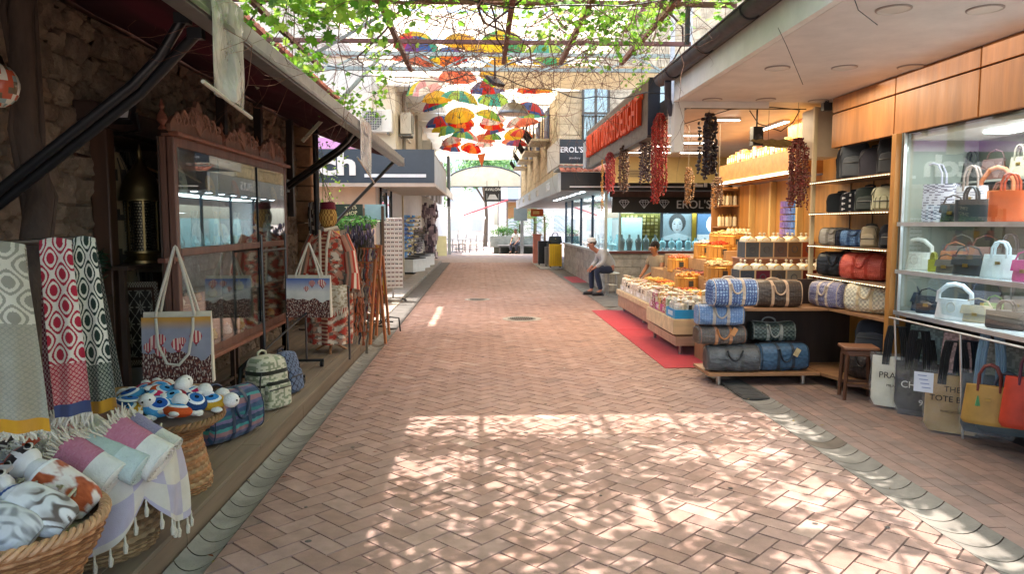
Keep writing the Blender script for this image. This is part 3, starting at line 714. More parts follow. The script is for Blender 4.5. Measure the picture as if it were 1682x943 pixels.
cat_cushion('cat shaped cushion with calico orange patches and dark masked face',yp(84,790,2.80),((-.82,.2,.46),(.3,-.75,.6)),.40,.16,.12,'calico')
cat_cushion('cat shaped cushion, white with tabby legs and a blue collar line',yp(42,828,2.60),((-.86,.2,.30),(.2,-.65,.75)),.37,.16,.11,'white')
cat_cushion('cat shaped cushion, grey and white, lowest at the left',yp(-12,862,2.50),((-.86,.2,.25),(.1,-.65,.75)),.32,.17,.11,'grey')
mb=MB(hx('c9bfa8'))
for i in range(140):
    a=rnd.uniform(0,2*PI);r=rnd.uniform(0,.26); p=V((-1.78+r*cos(a),2.72+r*sin(a)*.8,.56+rnd.uniform(-.02,.05)))
    mb.tube([p,p+V((rnd.uniform(-.05,.05),rnd.uniform(-.04,.04),.03)),p+V((rnd.uniform(-.07,.07),rnd.uniform(-.05,.05),0))],.006,5,col=jit(hx('cbbf9f'),.15))
mb.lathe([(.001,.0),(.31,.0)],30,(-1.74,2.60,.48),col=hx('9a8a70'),caps=False)
thing_mesh(mb,'yarn_fringe','knit','cream fringe padding beneath the cat cushions','fringe',kind=None) if False else tag(mb.build('yarn_fringe','knit'),'cream knotted fringe heap under the cat cushions','fringe')
# rolled towels
def roll(c,rot,L,r,c1,c2,label):
    t=thing('rolled_towel',label,'rolled towel',c,0,'rolled towels in the second basket'); t.rotation_euler=orient(*rot)
    def fn(u,v):
        a=2*PI*u; q=1+.06*cos(a*2)+.03*sin(v*9); rr=r*(1-.06*abs(sin(v*6)))*q
        return (rr*cos(a)*1.15,rr*sin(a)*.85,L*(v-.5))
    mb=MB(); mb.surf(fn,30,40,lambda u,v:c2 if v<.42 else mixc(c1,hx('ffffff'),.10*noisec(u,v,40)),cu=True)
    for k in range(5):
        q=r*(1-k*.19); 
        mb.tube([(q*1.12*cos(a),q*.83*sin(a),-L/2+.002) for a in [i*.42 for i in range(15)]],.0045,5,col=c2,closed=False)
    mb.lathe([(.001,-L/2+.004),(r*.95,-L/2+.004)],24,col=mixc(c2,(0,0,0),.12),caps=False,sx=1.12,sy=.83)
    mb.build('roll','knit',t)
    mb=MB()
    for i in range(130):
        a=rnd.uniform(0,2*PI); q=r*rnd.uniform(.2,1.1); p=V((q*cos(a)*1.1,q*sin(a)*.85,L/2-.01)); d=V((cos(a)*rnd.uniform(0,.05),sin(a)*rnd.uniform(0,.04)-.02,rnd.uniform(.02,.06)))
        mb.tube([p,p+d*.6+V((rnd.uniform(-.01,.01),0,.006)),p+d],[.0048,.004,.003],4,col=jit(hx('dcd3bc'),.14))
    mb.build('fringe','knit',t); return t
pk,lil,sal,sg,wh=hx('b5687c'),hx('8c84a0'),hx('cf8a72'),hx('a9b8aa'),hx('e2ddd0')
ax=lambda a,b,c:((-.86,.14,.48 if c>.26 else .36),(.2,-.8,.6))
RL=[(yp(224,737,3.13),ax(-.66,.62,.34),.26,.074,pk,wh,'rolled towel in pink with cream band, largest at the front of the basket'),
(yp(146,764,3.0),ax(-.75,.55,.28),.25,.066,pk,wh,'rolled towel in deep pink with cream band, beside the cat cushion'),
(yp(186,752,3.06),ax(-.7,.6,.25),.27,.058,sg,hx('c4cfc6'),'rolled towel in pale sage with a button, between the two pink rolls'),
(yp(246,722,3.34),ax(-.5,.8,.35),.24,.062,lil,hx('d8d6c8'),'rolled towel in lilac grey with cream band, rightmost in the basket'),
(yp(145,706,3.42),ax(-.8,.5,.2),.22,.058,sal,wh,'rolled towel in salmon pink near the back of the basket'),
(yp(118,728,3.2),ax(-.8,.5,.2),.22,.056,hx('c98c80'),wh,'rolled towel in dusty peach at the left of the basket'),
(yp(98,742,3.1),ax(-.8,.5,.2),.22,.05,sg,wh,'rolled towel in sage green at the far left of the basket'),
(yp(200,692,3.55),ax(-.6,.7,.2),.24,.055,hx('8c6a60'),wh,'rolled towel in brown at the back right of the basket'),
(yp(172,712,3.36),ax(-.6,.7,.3),.2,.045,hx('d8d2c2'),wh,'rolled towel in plain cream in the middle of the basket'),
(yp(120,752,3.02),ax(-.8,.5,.2),.2,.045,hx('c4a09a'),wh,'small rolled towel in faded rose by the cat cushion')]
for a in RL: roll(*a)
mb=MB(); 
for i in range(900):
    a=rnd.uniform(0,2*PI);r=.3*math.sqrt(rnd.random()); x=-1.80+r*cos(a)*1.0; y=3.34+r*sin(a)
    if x>-1.66 and y<3.3: continue
    p=V((x,y,.60+.05*(1-r/.3)+rnd.uniform(-.02,.03)))
    mb.tube([p,p+V((rnd.uniform(-.03,.03),rnd.uniform(-.03,.03),.015)),p+V((rnd.uniform(-.05,.05),rnd.uniform(-.05,.05),-.005))],[.0058,.0052,.003],4,col=jit(hx('d8cfb8'),.16))
mb.lathe([(.001,.0),(.30,-.02)],30,(-1.78,3.30,.555),col=hx('a89a80'),caps=False)
tag(mb.build('towel_fringes','knit'),'heap of knotted cream fringes of the rolled towels at the back of the second basket','fringe')
# lilac cloth draped over basket rim
mb=MB(); lc,cc=hx('b0abbb'),hx('cbc7ba')
def drape(u,v):
    # u around the front of the rim, v from inside over rim and down
    a=R(-175+205*u); n=.5+.5*sin(u*23)
    if v<.25: r=.25+.125*(v/.25); z=.555+.035*sin(v/.25*PI/2)
    else:
        d=(v-.25)/.75; pt=.16+.20*abs(sin(u*PI*2.6+.5))**.8; r=.375+.03*sin(d*2)+.018*sin(u*40+d*2)*d; z=.59-pt*d
    return (-1.78+r*cos(a),3.30+r*sin(a),z)
mb.sheet(drape,150,50,lambda u,v:lc if (int(u*9)+int(v*3.2))%2 else cc,.004,(0,0,-1))
dr=thing('draped_cloth','lilac and cream checked cloth draped over the rim of the second basket','cloth',(0,0,0))
mb.build('cloth','cloth',dr)
mb=MB(hx('cfc8b4'))
for i in range(26):
    u=(i+.5)/26; p=V(drape(u,1)); mb=MB(hx('cfc8b4')); mb.tube([p,p+V((0,0,-.03)),p+V((.003,-.003,-.045)),p+V((.0,0,-.075))],[.004,.005,.010,.008],6); mb.build('tassel','knit',dr)
mb=MB(hx('e8e6e0')); mb.box((-1.42,3.12,.53),(.006,.05,.06),rz=R(-35)); mb.build('price_tag','paint',dr)
text('2',.035,hx('333333'),'paint',dr,(-1.411,3.113,.53),(PI/2,0,R(55)),name='tag_lettering')
# soft toys
def toy(c,rz,tilt,c1,c2,label):
    t=thing('soft_toy',label,'soft toy',c,0,'soft turtle toys heaped in the third basket'); t.rotation_euler=(tilt[0],tilt[1],rz); t.scale=(1.18,1.18,1.18)
    mb=MB(c1); mb.ell((0,0,0),(.07,.06,.028),18,cf=lambda u,v:(c1 if v<.74 else hx('e4e8ec'))); mb.build('shell','knit',t)
    mb=MB(); mb.lathe([(.048,.020),(.036,.028),(.024,.031),(.012,.032),(.001,.033)],18,cf=lambda u,v:(hx('e8ecee') if v<.24 else (c2 if v<.6 else hx('10182c'))),sy=.85,caps=False); mb.build('eye_pattern','knit',t)
    mb=MB(hx('e9e6df')); mb.ell((.094,0,.016),(.038,.036,.036),12); hd_=mb.build('head','knit',t)
    for a,b in ((.045,.055),(.045,-.055),(-.045,.05),(-.045,-.05)): mb=MB(hx('e4e1da')); mb.ell((a,b,-.006),(.028,.02,.012),8); mb.build('flipper','knit',t)
    for s in (-1,1): mb=MB(hx('17181c')); mb.ell((.128,s*.016,.026),.005,6); mb.build('eye','gloss',hd_)
tcs=[(hx('c9572a'),hx('4a9ad6'),'orange'),(hx('24406e'),hx('2f6cb0'),'navy'),(hx('c72c5e'),hx('5aa4dc'),'pink'),(hx('c79a34'),hx('3a86c8'),'mustard'),(hx('4f9ed2'),hx('2a5aa8'),'light blue'),(hx('8c2436'),hx('6ab0de'),'maroon')]
rt=random.Random(21)
for i in range(22):
    r=.29*math.sqrt((i+.5)/22); a=i*2.4; c=tcs[i%6]; x=-1.79+r*cos(a); y=4.04+r*sin(a)
    front='front' if y<4.0 else 'back'; side='left' if x<-1.79 else 'right'
    toy((x,y,.60+.07*(1-(r/.3)**2)),rt.uniform(0,6.28),(rt.uniform(-.15,.75),rt.uniform(-.4,.5)),c[0],c[1],f'turtle toy with {c[2]} rim and blue eye shell, {front} {side} of the third basket')
mb=MB(hx('9a8468')); mb.lathe([(.001,.02),(.29,-.02)],30,(-1.79,4.04,.545),caps=False); tag(mb.build('basket_padding','cloth'),'cloth padding beneath the soft toys in the third basket','padding')
# ---- tote bags with balloon print
def balloon_cf(seed,rows):
    rr=random.Random(seed); bal=[(rr.uniform(.08,.92),rr.uniform(.1,.5),rr.uniform(.05,.11)) for _ in range(rows)]
    def f(u,v):
        for bx_,by,br_ in bal:
            dx=(u-bx_);dy=(v-by)*1.0; d=math.hypot(dx,dy)
            if d<br_: return hx('b5404a') if int((dx/br_+2)*3.2)%2 else hx('e2c9b8')
            if abs(dx)<br_*(.62-.9*(dy/br_-.8)) and br_*.75<dy<br_*1.3: return hx('a03a44')
            if abs(dx)<br_*.14 and br_*1.3<=dy<br_*1.6: return hx('3a2a22')
        h=.52+.10*mnoise.noise(V((u*5,seed,0)))+.12*max(0,1-abs(u-.85)*5)
        if v>h:
            n=mnoise.noise(V((u*26,v*24,seed))); 
            n2=mnoise.noise(V((u*60,v*20,seed+3)))
            if n2>.22: return hx('cbb8a8')
            if n>.25: return hx('8c5a4c')
            return mixc(hx('6a3a32'),hx('3a2c30'),.5+.5*n)
        return mixc(hx('c79448'),hx('9a9aa6'),min(1,max(0,v*7-.3))) if rows>4 else mixc(hx('4a6ab0'),hx('dcd8d0'),min(1,v*3))
    return f
def print_tote(label,loc,rz,Wd,H,cf,handle_h,g=None):
    t=thing('tote_bag',label,'tote bag',loc,rz,g)
    mb=MB(hx('d8cfba'))
    D=.09
    def bd(u,v):
        a=2*PI*u; x=Wd/2*max(-1,min(1,1.25*cos(a))); y=D/2*sin(a)*(.4+.6*(1-v)+.25*sin(v*PI)); return (x*(1-.03*v),y,-H*(1-v))
    mb.surf(bd,60,16,cu=True); mb.add([(-Wd/2,-D/2,-H),(Wd/2,-D/2,-H),(Wd/2,D/2,-H),(-Wd/2,D/2,-H)],[(0,1,2,3)])
    mb.build('body','cloth',t)
    mb=MB(); mb.sheet(lambda u,v:(Wd*(u-.5)*.985,-D/2*(.75+.35*sin(v*PI*.9))-.014+.006*sin(u*7+v*5),-.03-(H-.03)*v),110,110,cf,.003,(0,1,0) if 0 else (0,-1,0)); mb.build('print','cloth',t)
    for y in (-D/2-.02,D/2):
        mb=MB(hx('d2ccbc')); 
        for s in (-1,1):
            pass
        pts=[(-Wd*.27,y,-.02)]+[(-Wd*.27*math.cos(a),y*(1-sin(a))+.0,handle_h*sin(a)) for a in [PI*i/16 for i in range(17)]]+[(Wd*.27,y,-.02)]
        pts=[(p[0]*(1-.75*min(1,max(0,p[2])/handle_h)),p[1],p[2]) for p in pts]
        mb.tube(pts,.009,8); mb.build('rope_handle','knit',t)
    return t
t=print_tote('nearest tote bag, printed with balloons over a town, hung on the showcase post',yp(292,512,4.75),R(8),.42,.46,balloon_cf(3,7),.42,'balloon print tote bags')
mb=MB(hx('d2ccbc')); mb.tube([(-.11,-.085,-.03),(-.10,-.095,-.2),(-.05,-.10,-.32),(.02,-.10,-.33),(.08,-.10,-.26),(.11,-.095,-.1),(.11,-.085,-.03)],.009,8); mb.build('loose_rope','knit',t)
mb=MB(hx('6a3f2e')); mb.box((-2.08,5.0,1.36),(.05,.3,.03)) ; mb.box((-2.0,4.84,1.38),(.02,.02,.08)); thing_mesh(mb,'hanging_peg','wood','wooden peg on the showcase post holding the near tote bag','peg')
print_tote('tote bag with blue sky and red town print at the far showcase end',yp(508,452,7.35),R(-4),.44,.42,balloon_cf(9,4),.32,'balloon print tote bags')
# garment rack on castors
rk=thing('garment_rack','grey metal garment rack on castors at the edge of the deck','rack',(0,0,0))
mb=MB(hx('55585a'))
mb.tube([(-1.98,6.7,.2),(-1.98,6.7,1.5)],.013,8); mb.tube([(-1.98,7.5,.2),(-1.98,7.5,1.5)],.013,8); mb.tube([(-1.98,6.7,1.35),(-1.98,7.5,1.35)],.012,8)
mb.build('frame','metal',rk)
for y in (6.7,7.5):
    mb=MB(hx('4a4c4e')); mb.tube([(-2.3,y,.2),(-1.62,y,.2)],.014,8); mb.build('foot','metal',rk)
    for x in (-2.28,-1.64):
        mb=MB(hx('161616')); mb.tube([(x-.015,y,.165),(x+.015,y,.165)],.032,14); mb.build('castor','plastic',rk)
mb=MB(hx('4a4c4e')); mb.tube([(-1.98,6.7,.2),(-1.98,7.5,.2)],.012,8); mb.tube([(-1.98,6.72,.45),(-1.66,7.5,.8)],.01,8); mb.build('brace','metal',rk)
# ---- bags
def duffel(label,loc,rz,L,H,D,pat,strap,g,mat='leather',dome=.35,plastic=False,dx=90,dv=30,trim=None,lugtag=None,name='duffel_bag',sag=0,hh=.12):
    t=thing(name,label,'duffel bag',loc,rz,g)
    def sec(u):
        a=2*PI*u-PI/2; c,s=cos(a),sin(a); n=3.6 if s<0 else 2.0+1.6*(1-dome)
        k=(abs(c)**n+abs(s)**n)**(-1/n); return c*k,s*k
    def fn(u,v):
        y,z=sec(u); q=abs(2*v-1); e=(1-.10*q**3)*(1 if q<.96 else math.sqrt(max(0,1-((q-.96)/.04)**2))*.25+.75)
        x=L*(v-.5); zz=z*H/2*e; 
        if z>0: zz-=(sag+.05)*H*.5*(1-q**2)*max(0,z)
        wr=.005*mnoise.noise(V((x*9+len(label)%50,y*4,z*4)))+.007*mnoise.noise(V((x*22+len(label)%31,y*3,z*9)))*(1-q*.5)
        return (x,y*D/2*e*(1-.10*max(0,z))+wr,H/2+zz+wr)
    mb=MB()
    def cf(u,v):
        y,z=sec(u); x=L*(v-.5)
        arc=z*H/2 if abs(z)<.85 else (H/2*(1 if z>0 else -1)+(1-abs(y))*D/2)
        return pat(x,arc)
    mb.surf(fn,96,int(L*180),cf,cu=True)
    for v in (0,1):
        mb.surf(lambda a,b:(L*(v-.5)*(1+.02*(1-b)),V(fn(a,v)).y*b,H/2+(V(fn(a,v)).z-H/2)*b),96,14,lambda a,b:pat(V(fn(a,v)).y*b+.3,(V(fn(a,v)).z-H/2)*b),cu=True)
    mb.build('body',mat,t,angle=50)
    sc_=strap
    for s in (-1,1):
        mb=MB(sc_); vx=.5+s*.15
        mb.surf(lambda u,v:(lambda p:(p.x+ (v-.5)*.03,p.y*1.012,H/2+(p.z-H/2)*1.012))(V(fn(.06+.88*u,vx))),60,2); 
        mb.surf(lambda u,v:(lambda p:(p.x+ (v-.5)*.03,p.y*1.03,H/2+(p.z-H/2)*1.03))(V(fn(.06+.88*u,vx))),60,2); mb.build('strap','leather',t)
    for s in (-1,1):
        mb=MB(sc_); y0=s*D*.36; zt=H*.93
        pts=[(-L*.15,y0*1.1,zt-.05)]+[(-L*.15*cos(a),y0+s*.035*sin(a)*(1 if hh<.09 else .2),zt+hh*(.25+.0*s)*sin(a)+ (.0)) for a in [PI*i/12 for i in range(13)]]+[(L*.15,y0*1.1,zt-.05)]
        if s<0: pts=[(-L*.15,-D*.47,H*.80),(-L*.14,-D*.52,H*.84)]+[(-L*.13*cos(a),-D*.53,H*.84-hh*.8*sin(a)) for a in [PI*i/12 for i in range(1,12)]]+[(L*.14,-D*.52,H*.84),(L*.15,-D*.47,H*.80)]
        mb.tube(pts,.009,8); hnd=mb.build('handle','leather',t)
    mb=MB(trim or mixc(sc_,(0,0,0),.25)); 
    for v in (.035,.965): mb.tube([V(fn(i/48,v))+V((0,0,0)) for i in range(48)],.005,6,closed=True)
    mb.tube([(-L*.44,0,H*1.0*(1-.01)),(0,0,H*(1.003-sag*.5)),(L*.44,0,H*.99)],.005,6)
    mb.build('piping','leather',t)
    if lugtag:
        mb=MB(lugtag); mb.box((L*.2,-D*.56,H*.72),(.05,.006,.08),ry=R(30)); mb.build('luggage_tag','leather',hnd)
    if plastic:
        mb=MB(hx('cccccc')); mb.surf(lambda u,v:(lambda p:((p.x)*1.05+.006*sin(u*31+v*17),p.y*1.07+.004*sin(v*40+u*9),H/2+(p.z-H/2)*1.03))(V(fn(u,v))),60,40,cu=True)
        mb.build('plastic_wrap','clearfilm',t)
    return t
def mono(bg,fg,s=.042):
    def f(x,z):
        i=math.floor(x/s); k=math.floor(z/s); a=x/s-i-.5; b=z/s-k-.5
        if (i+k)%2==0:
            r=math.hypot(a,b); t=math.atan2(b,a); return fg if r<.16+.24*abs(cos(2*t)) and r>.07 else bg
        return fg if (abs(a)<.09 and abs(b)<.3) or (abs(b)<.09 and abs(a)<.22) else bg
    return f
def chev(bg,fg,s=.03):
    def f(x,z):
        a=(x/s)%1-.5; b=(z/s+abs(a)*1.3)%1; return fg if b<.38 else bg
    return f
def check(a,b,s=.03):
    return lambda x,z:a if (math.floor(x/s)+math.floor(z/s))%2 else b
def plain(c): return lambda x,z:c
def stripes(cols,s=.03): return lambda x,z:cols[math.floor(z/s)%len(cols)]
def backpack(label,loc,rz,Wd,H,D,c1,c2,g,tilt=0,pocket=True,handle_c=None,cat='backpack',name='backpack',mat='cloth',pat=None,lab=True):
    t=thing(name,label,cat,loc,rz,g); t.rotation_euler=(tilt,0,rz)
    def body(W_,H_,D_,y0,z0,c,mb,n=3.4,pat=None):
        def fn(u,v):
            a=2*PI*u; cc,ss=cos(a),sin(a); k=(abs(cc)**n+abs(ss)**n)**(-1/n)
            q=v; e=1-.22*max(0,(q-.6)/.4)**2.2; edge=min(1,math.sqrt(max(0,1-max(0,(q-.9)/.1)**2))*.45+.55)*min(1,.85+.15*min(1,q/.05))
            return (cc*k*W_/2*e*edge,y0+ss*k*D_/2*edge*e,z0+H_*v)
        mb.surf(fn,48,40,(lambda u,v:pat((cos(2*PI*u))*W_/2,H_*v)) if pat else None,cu=True,col=c)
        for v in (0,1): mb.surf(lambda a,b:tuple(V((fn(a,v)[0]*b,y0+(fn(a,v)[1]-y0)*b,fn(a,v)[2]+(.01*(1-b) if v else 0)))),48,4,cu=True,col=c)
        return fn
    mb=MB(c1); body(Wd,H,D,0,0,c1,mb,pat=pat); mb.build('body',mat,t)
    if pocket:
        mb=MB(c1); body(Wd*.78,H*.52,D*.35,-D*.5,.02,mixc(c1,(1,1,1),.03),mb,pat=pat); mb.build('front_pocket',mat,t)
        mb=MB(c2); mb.tube([(-Wd*.36,-D*.62,H*.40),(0,-D*.71,H*.42),(Wd*.36,-D*.62,H*.40)],.006,6); mb.build('zip','plastic',t)
    mb=MB(c2); mb.tube([(-Wd*.43,-D*.3,.04),(-Wd*.47,-D*.36,H*.6),(-Wd*.34,-D*.36,H*.88),(0,-D*.3,H*.96),(Wd*.34,-D*.36,H*.88),(Wd*.47,-D*.36,H*.6),(Wd*.43,-D*.3,.04)],.006,6); mb.build('piping','plastic',t)
    mb=MB(handle_c or c2); mb.tube([(-.045,D*.2,H*.95),(-.04,D*.2,H*1.06),(0,D*.2,H*1.09),(.04,D*.2,H*1.06),(.045,D*.2,H*.95)],.009,8); mb.build('handle','leather',t)
    for s in (-1,1):
        mb=MB(c2); mb.tube([(s*Wd*.2,D*.45,H*.93),(s*Wd*.3,D*.75,H*.75),(s*Wd*.33,D*.78,H*.4),(s*Wd*.38,D*.5,.05)],[.013,.022,.018,.01],8); mb.build('shoulder_strap','leather',t)
    return t
dk=hx('22262e')
t=duffel('striped teal and purple woven holdall standing on the deck beside the toy basket',(-1.76,5.02,DZ),R(68),.52,.34,.27,stripes([hx('2f6f74'),hx('34506e'),hx('5a5a7c'),hx('8c6a70'),hx('3e8a8a'),hx('28445e'),hx('6a6488')],.026),hx('2c4058'),None,'cloth',.8,name='striped_holdall',hh=.17)
backpack('cream and olive patterned backpack with dark webbing, standing on the deck',(-1.72,5.85,DZ),R(60),.32,.42,.24,hx('b9b79c'),hx('23261f'),None,pat=lambda x,z:(hx('26281f') if abs(z-.2)<.014 or abs(z-.3)<.014 else (hx('8d9478') if mnoise.noise(V((x*34,z*34,0)))>.05 else hx('c9c6ae'))),handle_c=hx('c4c0a4'))
backpack('small blue and grey patterned backpack leaning behind the cream backpack',(-1.68,6.35,DZ),R(75),.28,.36,.16,hx('4a5872'),hx('1c2230'),None,tilt=R(-6),pat=lambda x,z:hx('2c3448') if min((x*14+z*14)%1,(x*14-z*14)%1)<.2 else hx('5e6e88'))
# ================================================================ RIGHT: bag display
gb='duffel bags in the corner display'
lv=mono
EX=3.33
sd=thing('display_shelf','L shaped wooden display shelving of the bag shop, dark inside with gold panelling','shelving',(0,0,0))
sw=hx('9a6f4c')
mb=MB(sw); mb.bx(2.22,EX,6.95,7.48,.11,.14); mb.build('lower_shelf','woodx',sd,smooth=False,bevel=.003)
mb=MB(sw); mb.add([(3.34,7.48,.11),(3.9,7.48,.11),(3.9,6.0,.11),(3.55,6.0,.11),(3.34,6.94,.11),(3.34,7.48,.14),(3.9,7.48,.14),(3.9,6.0,.14),(3.55,6.0,.14),(3.34,6.94,.14)],[(0,1,2,3,4),(9,8,7,6,5)]+[(i,5+i,5+(i+1)%5,(i+1)%5) for i in range(5)]); mb.build('lower_corner_shelf','woodx',sd,smooth=False)
for x,y in ((2.35,7.05),(3.2,7.05),(2.35,7.4),(3.6,6.2),(3.5,6.9)):
    mb=MB(hx('c0bcb4')); mb.lathe([(.025,0.012),(.025,.11)],12,(x,y,0)); mb.build('foot','metal',sd)
mb=MB(sw); mb.bx(2.5,3.46,7.1,7.5,.735,.76); mb.build('middle_shelf','woodx',sd,smooth=False)
mb=MB(sw); mb.add([(3.463,7.5,.735),(3.9,7.5,.735),(3.9,6.15,.735),(3.56,6.15,.735),(3.463,7.1,.735),(3.463,7.5,.76),(3.9,7.5,.76),(3.9,6.15,.76),(3.56,6.15,.76),(3.463,7.1,.76)],[(0,1,2,3,4),(9,8,7,6,5)]+[(i,5+i,5+(i+1)%5,(i+1)%5) for i in range(5)]); mb.build('middle_corner_shelf','woodx',sd,smooth=False)
mb=MB(hx('3b2c25')); mb.bx(2.5,3.9,7.52,7.55,.0,1.02); mb.bx(2.47,2.5,7.1,7.55,.1,.735,hx('4a3426')) ; mb.build('dark_back_panel','wood',sd,smooth=False)
for z in (1.05,1.37,1.71,2.04):
    mb=MB(hx('8a7058')); mb.bx(3.56,3.9,6.17,7.85,z-.012,z+.006); mb.build('wall_shelf','woodx',sd,smooth=False)
    mb=MB(hx('ffffff'))
    for i in range(36): mb.box((3.556,6.2+i*.046,z-.009),(.006,.008,.0045))
    mb.build('light_strip','lampwarm',sd,smooth=False)
mb=MB(hx('b8893f')); mb.bx(3.903,3.95,6.15,7.9,-.04,2.35); 
for y in (6.55,7.15,7.6): mb.bx(3.895,3.9025,y,y+.012,.15,2.3,hx('4a3420'))
mb.build('gold_panel','wood',sd,smooth=False)
mb=MB(hx('b07a3c')); mb.bx(3.50,3.60,6.10,6.165,.0,2.36); mb.bx(3.60,3.95,6.12,6.16,0,2.36); mb.build('divider_post','wood',sd,bevel=.004,smooth=False)
mb=MB(hx('d8c49a')); mb.bx(3.60,3.64,7.86,7.90,.77,2.86); mb.build('far_post','wood',sd,smooth=False)
# header panels above shelves and case
hd=thing('wooden_header','orange brown wooden header panels above the shelves and glass case','wall panelling',(0,0,0))
for i,(a,b) in enumerate(((1.2,2.6),(2.61,4.0),(4.01,5.15),(5.16,6.22),(6.23,7.35))):
    for z0,z1 in ((2.362,2.70),(2.71,2.86)):
        mb=MB(jit(hx('a66b35'),.07)); mb.bx(3.545,3.58,a,b-.008,z0,z1-.004); mb.build('panel','wood',hd,bevel=.003,smooth=False)
mb=MB(hx('3a2a1e')); mb.bx(3.582,3.62,1.2,7.35,2.36,2.86); mb.build('backing','wood',hd,smooth=False)
# shop shell on the right (roof, soffit, fascia, walls)
rs=thing('right_shop_building','low white roofed shop building on the right with an open front','shop building',(0,0,0))
mb=MB(hx('d8d2cd')); mb.bx(2.06,4.6,-2,7.6,2.862,2.90); mb.bx(2.38,9,7.61,16.2,2.93,2.97,hx('cdb9a4')); mb.bx(2.38,9,7.605,7.61,2.862,2.93); mb.build('soffit','paint',rs,smooth=False)
mb=MB(hx('e4e2dc')); mb.bx(2.0,2.055,-2,7.62,2.86,3.08); mb.bx(2.056,3.0,7.612,7.64,2.80,2.928,hx('d8d2c8')); mb.build('fascia_board','paint',rs,smooth=False,bevel=.003)
mb=MB(hx('8a8580')); mb.bx(1.96,9,-2,7.7,3.09,3.2); mb.bx(2.38,9,7.7,16.4,2.98,3.2); mb.build('roof','concrete',rs,smooth=False)
mb=MB(hx('4b4b52')); 
mb.surf(lambda u,v:(1.93+.075*cos(PI+PI*u),-2+9.9*v,3.14+.075*sin(PI+PI*u)),12,30); mb.surf(lambda u,v:(1.93+.066*cos(PI+PI*u),-2+9.9*v,3.14+.066*sin(PI+PI*u)),12,30)
mb.tube([(1.852,-2,3.15),(1.852,7.9,3.15)],.010,6); mb.tube([(1.93,7.6,3.07),(1.97,7.75,2.9),(2.03,7.8,2.75)],.035,10)
for i in range(9): mb.tube([(1.93+.08*cos(a),-1+i*1.05,3.14+.08*sin(a)) for a in [PI+PI*k/10 for k in range(11)]],.007,6,col=hx('33343a'))
mb.build('gutter_pipe','steel',rs)
mb=MB(hx('cfc8bc')); mb.bx(2.02,2.12,7.65,7.8,2.35,2.86); mb.build('post_stub','paint',rs,smooth=False)
mb=MB(hx('b9a892')); mb.bx(4.5,4.6,-2,7.9,-.05,3.0,hx('a88a5c')); mb.bx(3.95,9,7.9,7.95,-.05,3.0,hx('a87a3c')); mb.bx(8.9,9,7.95,16,-.05,3.0); mb.bx(3.62,4.5,1.3,1.35,0,2.9); mb.build('wall','paint',rs,smooth=False)
mb=MB(hx('c8b59c')); mb.box((3.80,8.15,2.60),(.24,.4,.54)); mb.build('beige_column','paint',rs,smooth=False)
for (px,py) in ((1468,14),(1618,14),(1387,110),(1277,111),(1496,109),(1258,163),(1170,163),(1344,165)):
    p=gp(px,py,2.861); mb=MB(hx('b9aea6')); mb.lathe([(.10,0),(.10,-.006),(.09,-.009),(.085,-.004),(.001,-.004)],28,(p.x,p.y,2.861),cf=lambda u,v:hx('9a8f88') if v<.4 else hx('d2cac0'),caps=False)
    mb.build('recessed_light','paint',rs)
# loose wires
mb=MB(hx('2a2624')); 
mb.tube([(2.1,7.62,2.84),(2.6,7.7,2.80),(3.1,7.8,2.84),(3.45,7.9,2.83)],.006,5); mb.tube([(2.9,7.9,2.82),(3.0,7.9,2.68),(3.25,7.9,2.6),(3.4,7.95,2.7),(3.45,7.9,2.82)],.006,5)
mb.tube([gp(1278,45,2.86),gp(1278,45,2.86)+V((.08,.05,-.1)),gp(1278,45,2.86)+V((.22,.1,-.34))],.0025,4); mb.tube([(1.85,3.9,3.1),(1.95,3.8,2.4+.3),(2.0,3.7,2.6)],.003,4)
tag(mb.build('loose_cable','plastic'),'thin loose black cables slung below the white shop ceiling','cable')
mb=MB(hx('2c2a2a')); p=gp(1358,175,2.80); mb.box((p.x,p.y,2.80),(.09,.06,.08)); mb.tube([(p.x,p.y,2.84),(p.x,p.y,2.86)],.02,8); tag(mb.build('security_camera','plastic'),'small dark security camera under the ceiling by the wooden header','camera')
# ---- duffels
def P7(px,py): return yp(px,py,7.0)
br_t=hx('b99a78')
def dfl(label,cx,cy,z,L,H,D,pat,strap,rz=0,**k): return duffel(label,(cx,cy,z),rz,L,H,D,pat,strap,gb,**k)
dfl('black glossy leather duffel bag wrapped in plastic at the bottom left of the corner display',2.49,7.10,.142,.52,.26,.27,plain(hx('23272d')),hx('15171a'),R(-3),plastic=True,dome=.9)
dfl('slate blue checked duffel bag on the bottom shelf of the corner display',3.0,7.13,.142,.50,.27,.27,check(hx('33506a'),hx('3a5a76'),.03),hx('25303c'),R(2),lugtag=hx('c9b48a'),hh=.16)
dfl('dark green checkerboard duffel bag on top of the slate blue one',2.96,7.28,.415,.44,.20,.24,check(hx('24302f'),hx('55625c'),.022),hx('8a8c86'),R(-4),sag=.2,hh=.15)
dfl('dark brown monogram duffel bag with tan straps and tag, second in the left stack',2.38,7.15,.405,.48,.19,.25,lv(hx('38291f'),hx('584230'),.026),hx('b3713e'),R(3),lugtag=hx('c98a56'),plastic=True,trim=hx('8a5a3a'))
dfl('light blue denim monogram duffel bag, third in the left stack',2.36,7.12,.60,.46,.21,.24,lv(hx('5078ac'),hx('7f9fc8'),.024),hx('b0a59a'),R(-5),plastic=True,dome=.4)
dfl('bright blue monogram duffel bag with beige straps, topmost of the left stack',2.45,7.02,.80,.46,.27,.25,lv(hx('1d4684'),hx('8fb0d6'),.03),hx('bfa994'),R(6),plastic=True,trim=hx('c8b6a4'))
dfl('dark brown monogram duffel bag with beige straps on the middle shelf',2.99,7.27,.762,.48,.27,.26,lv(hx('3c2f27'),hx('55463a'),.026),hx('c09e80'),R(-2),trim=hx('c0a080'))
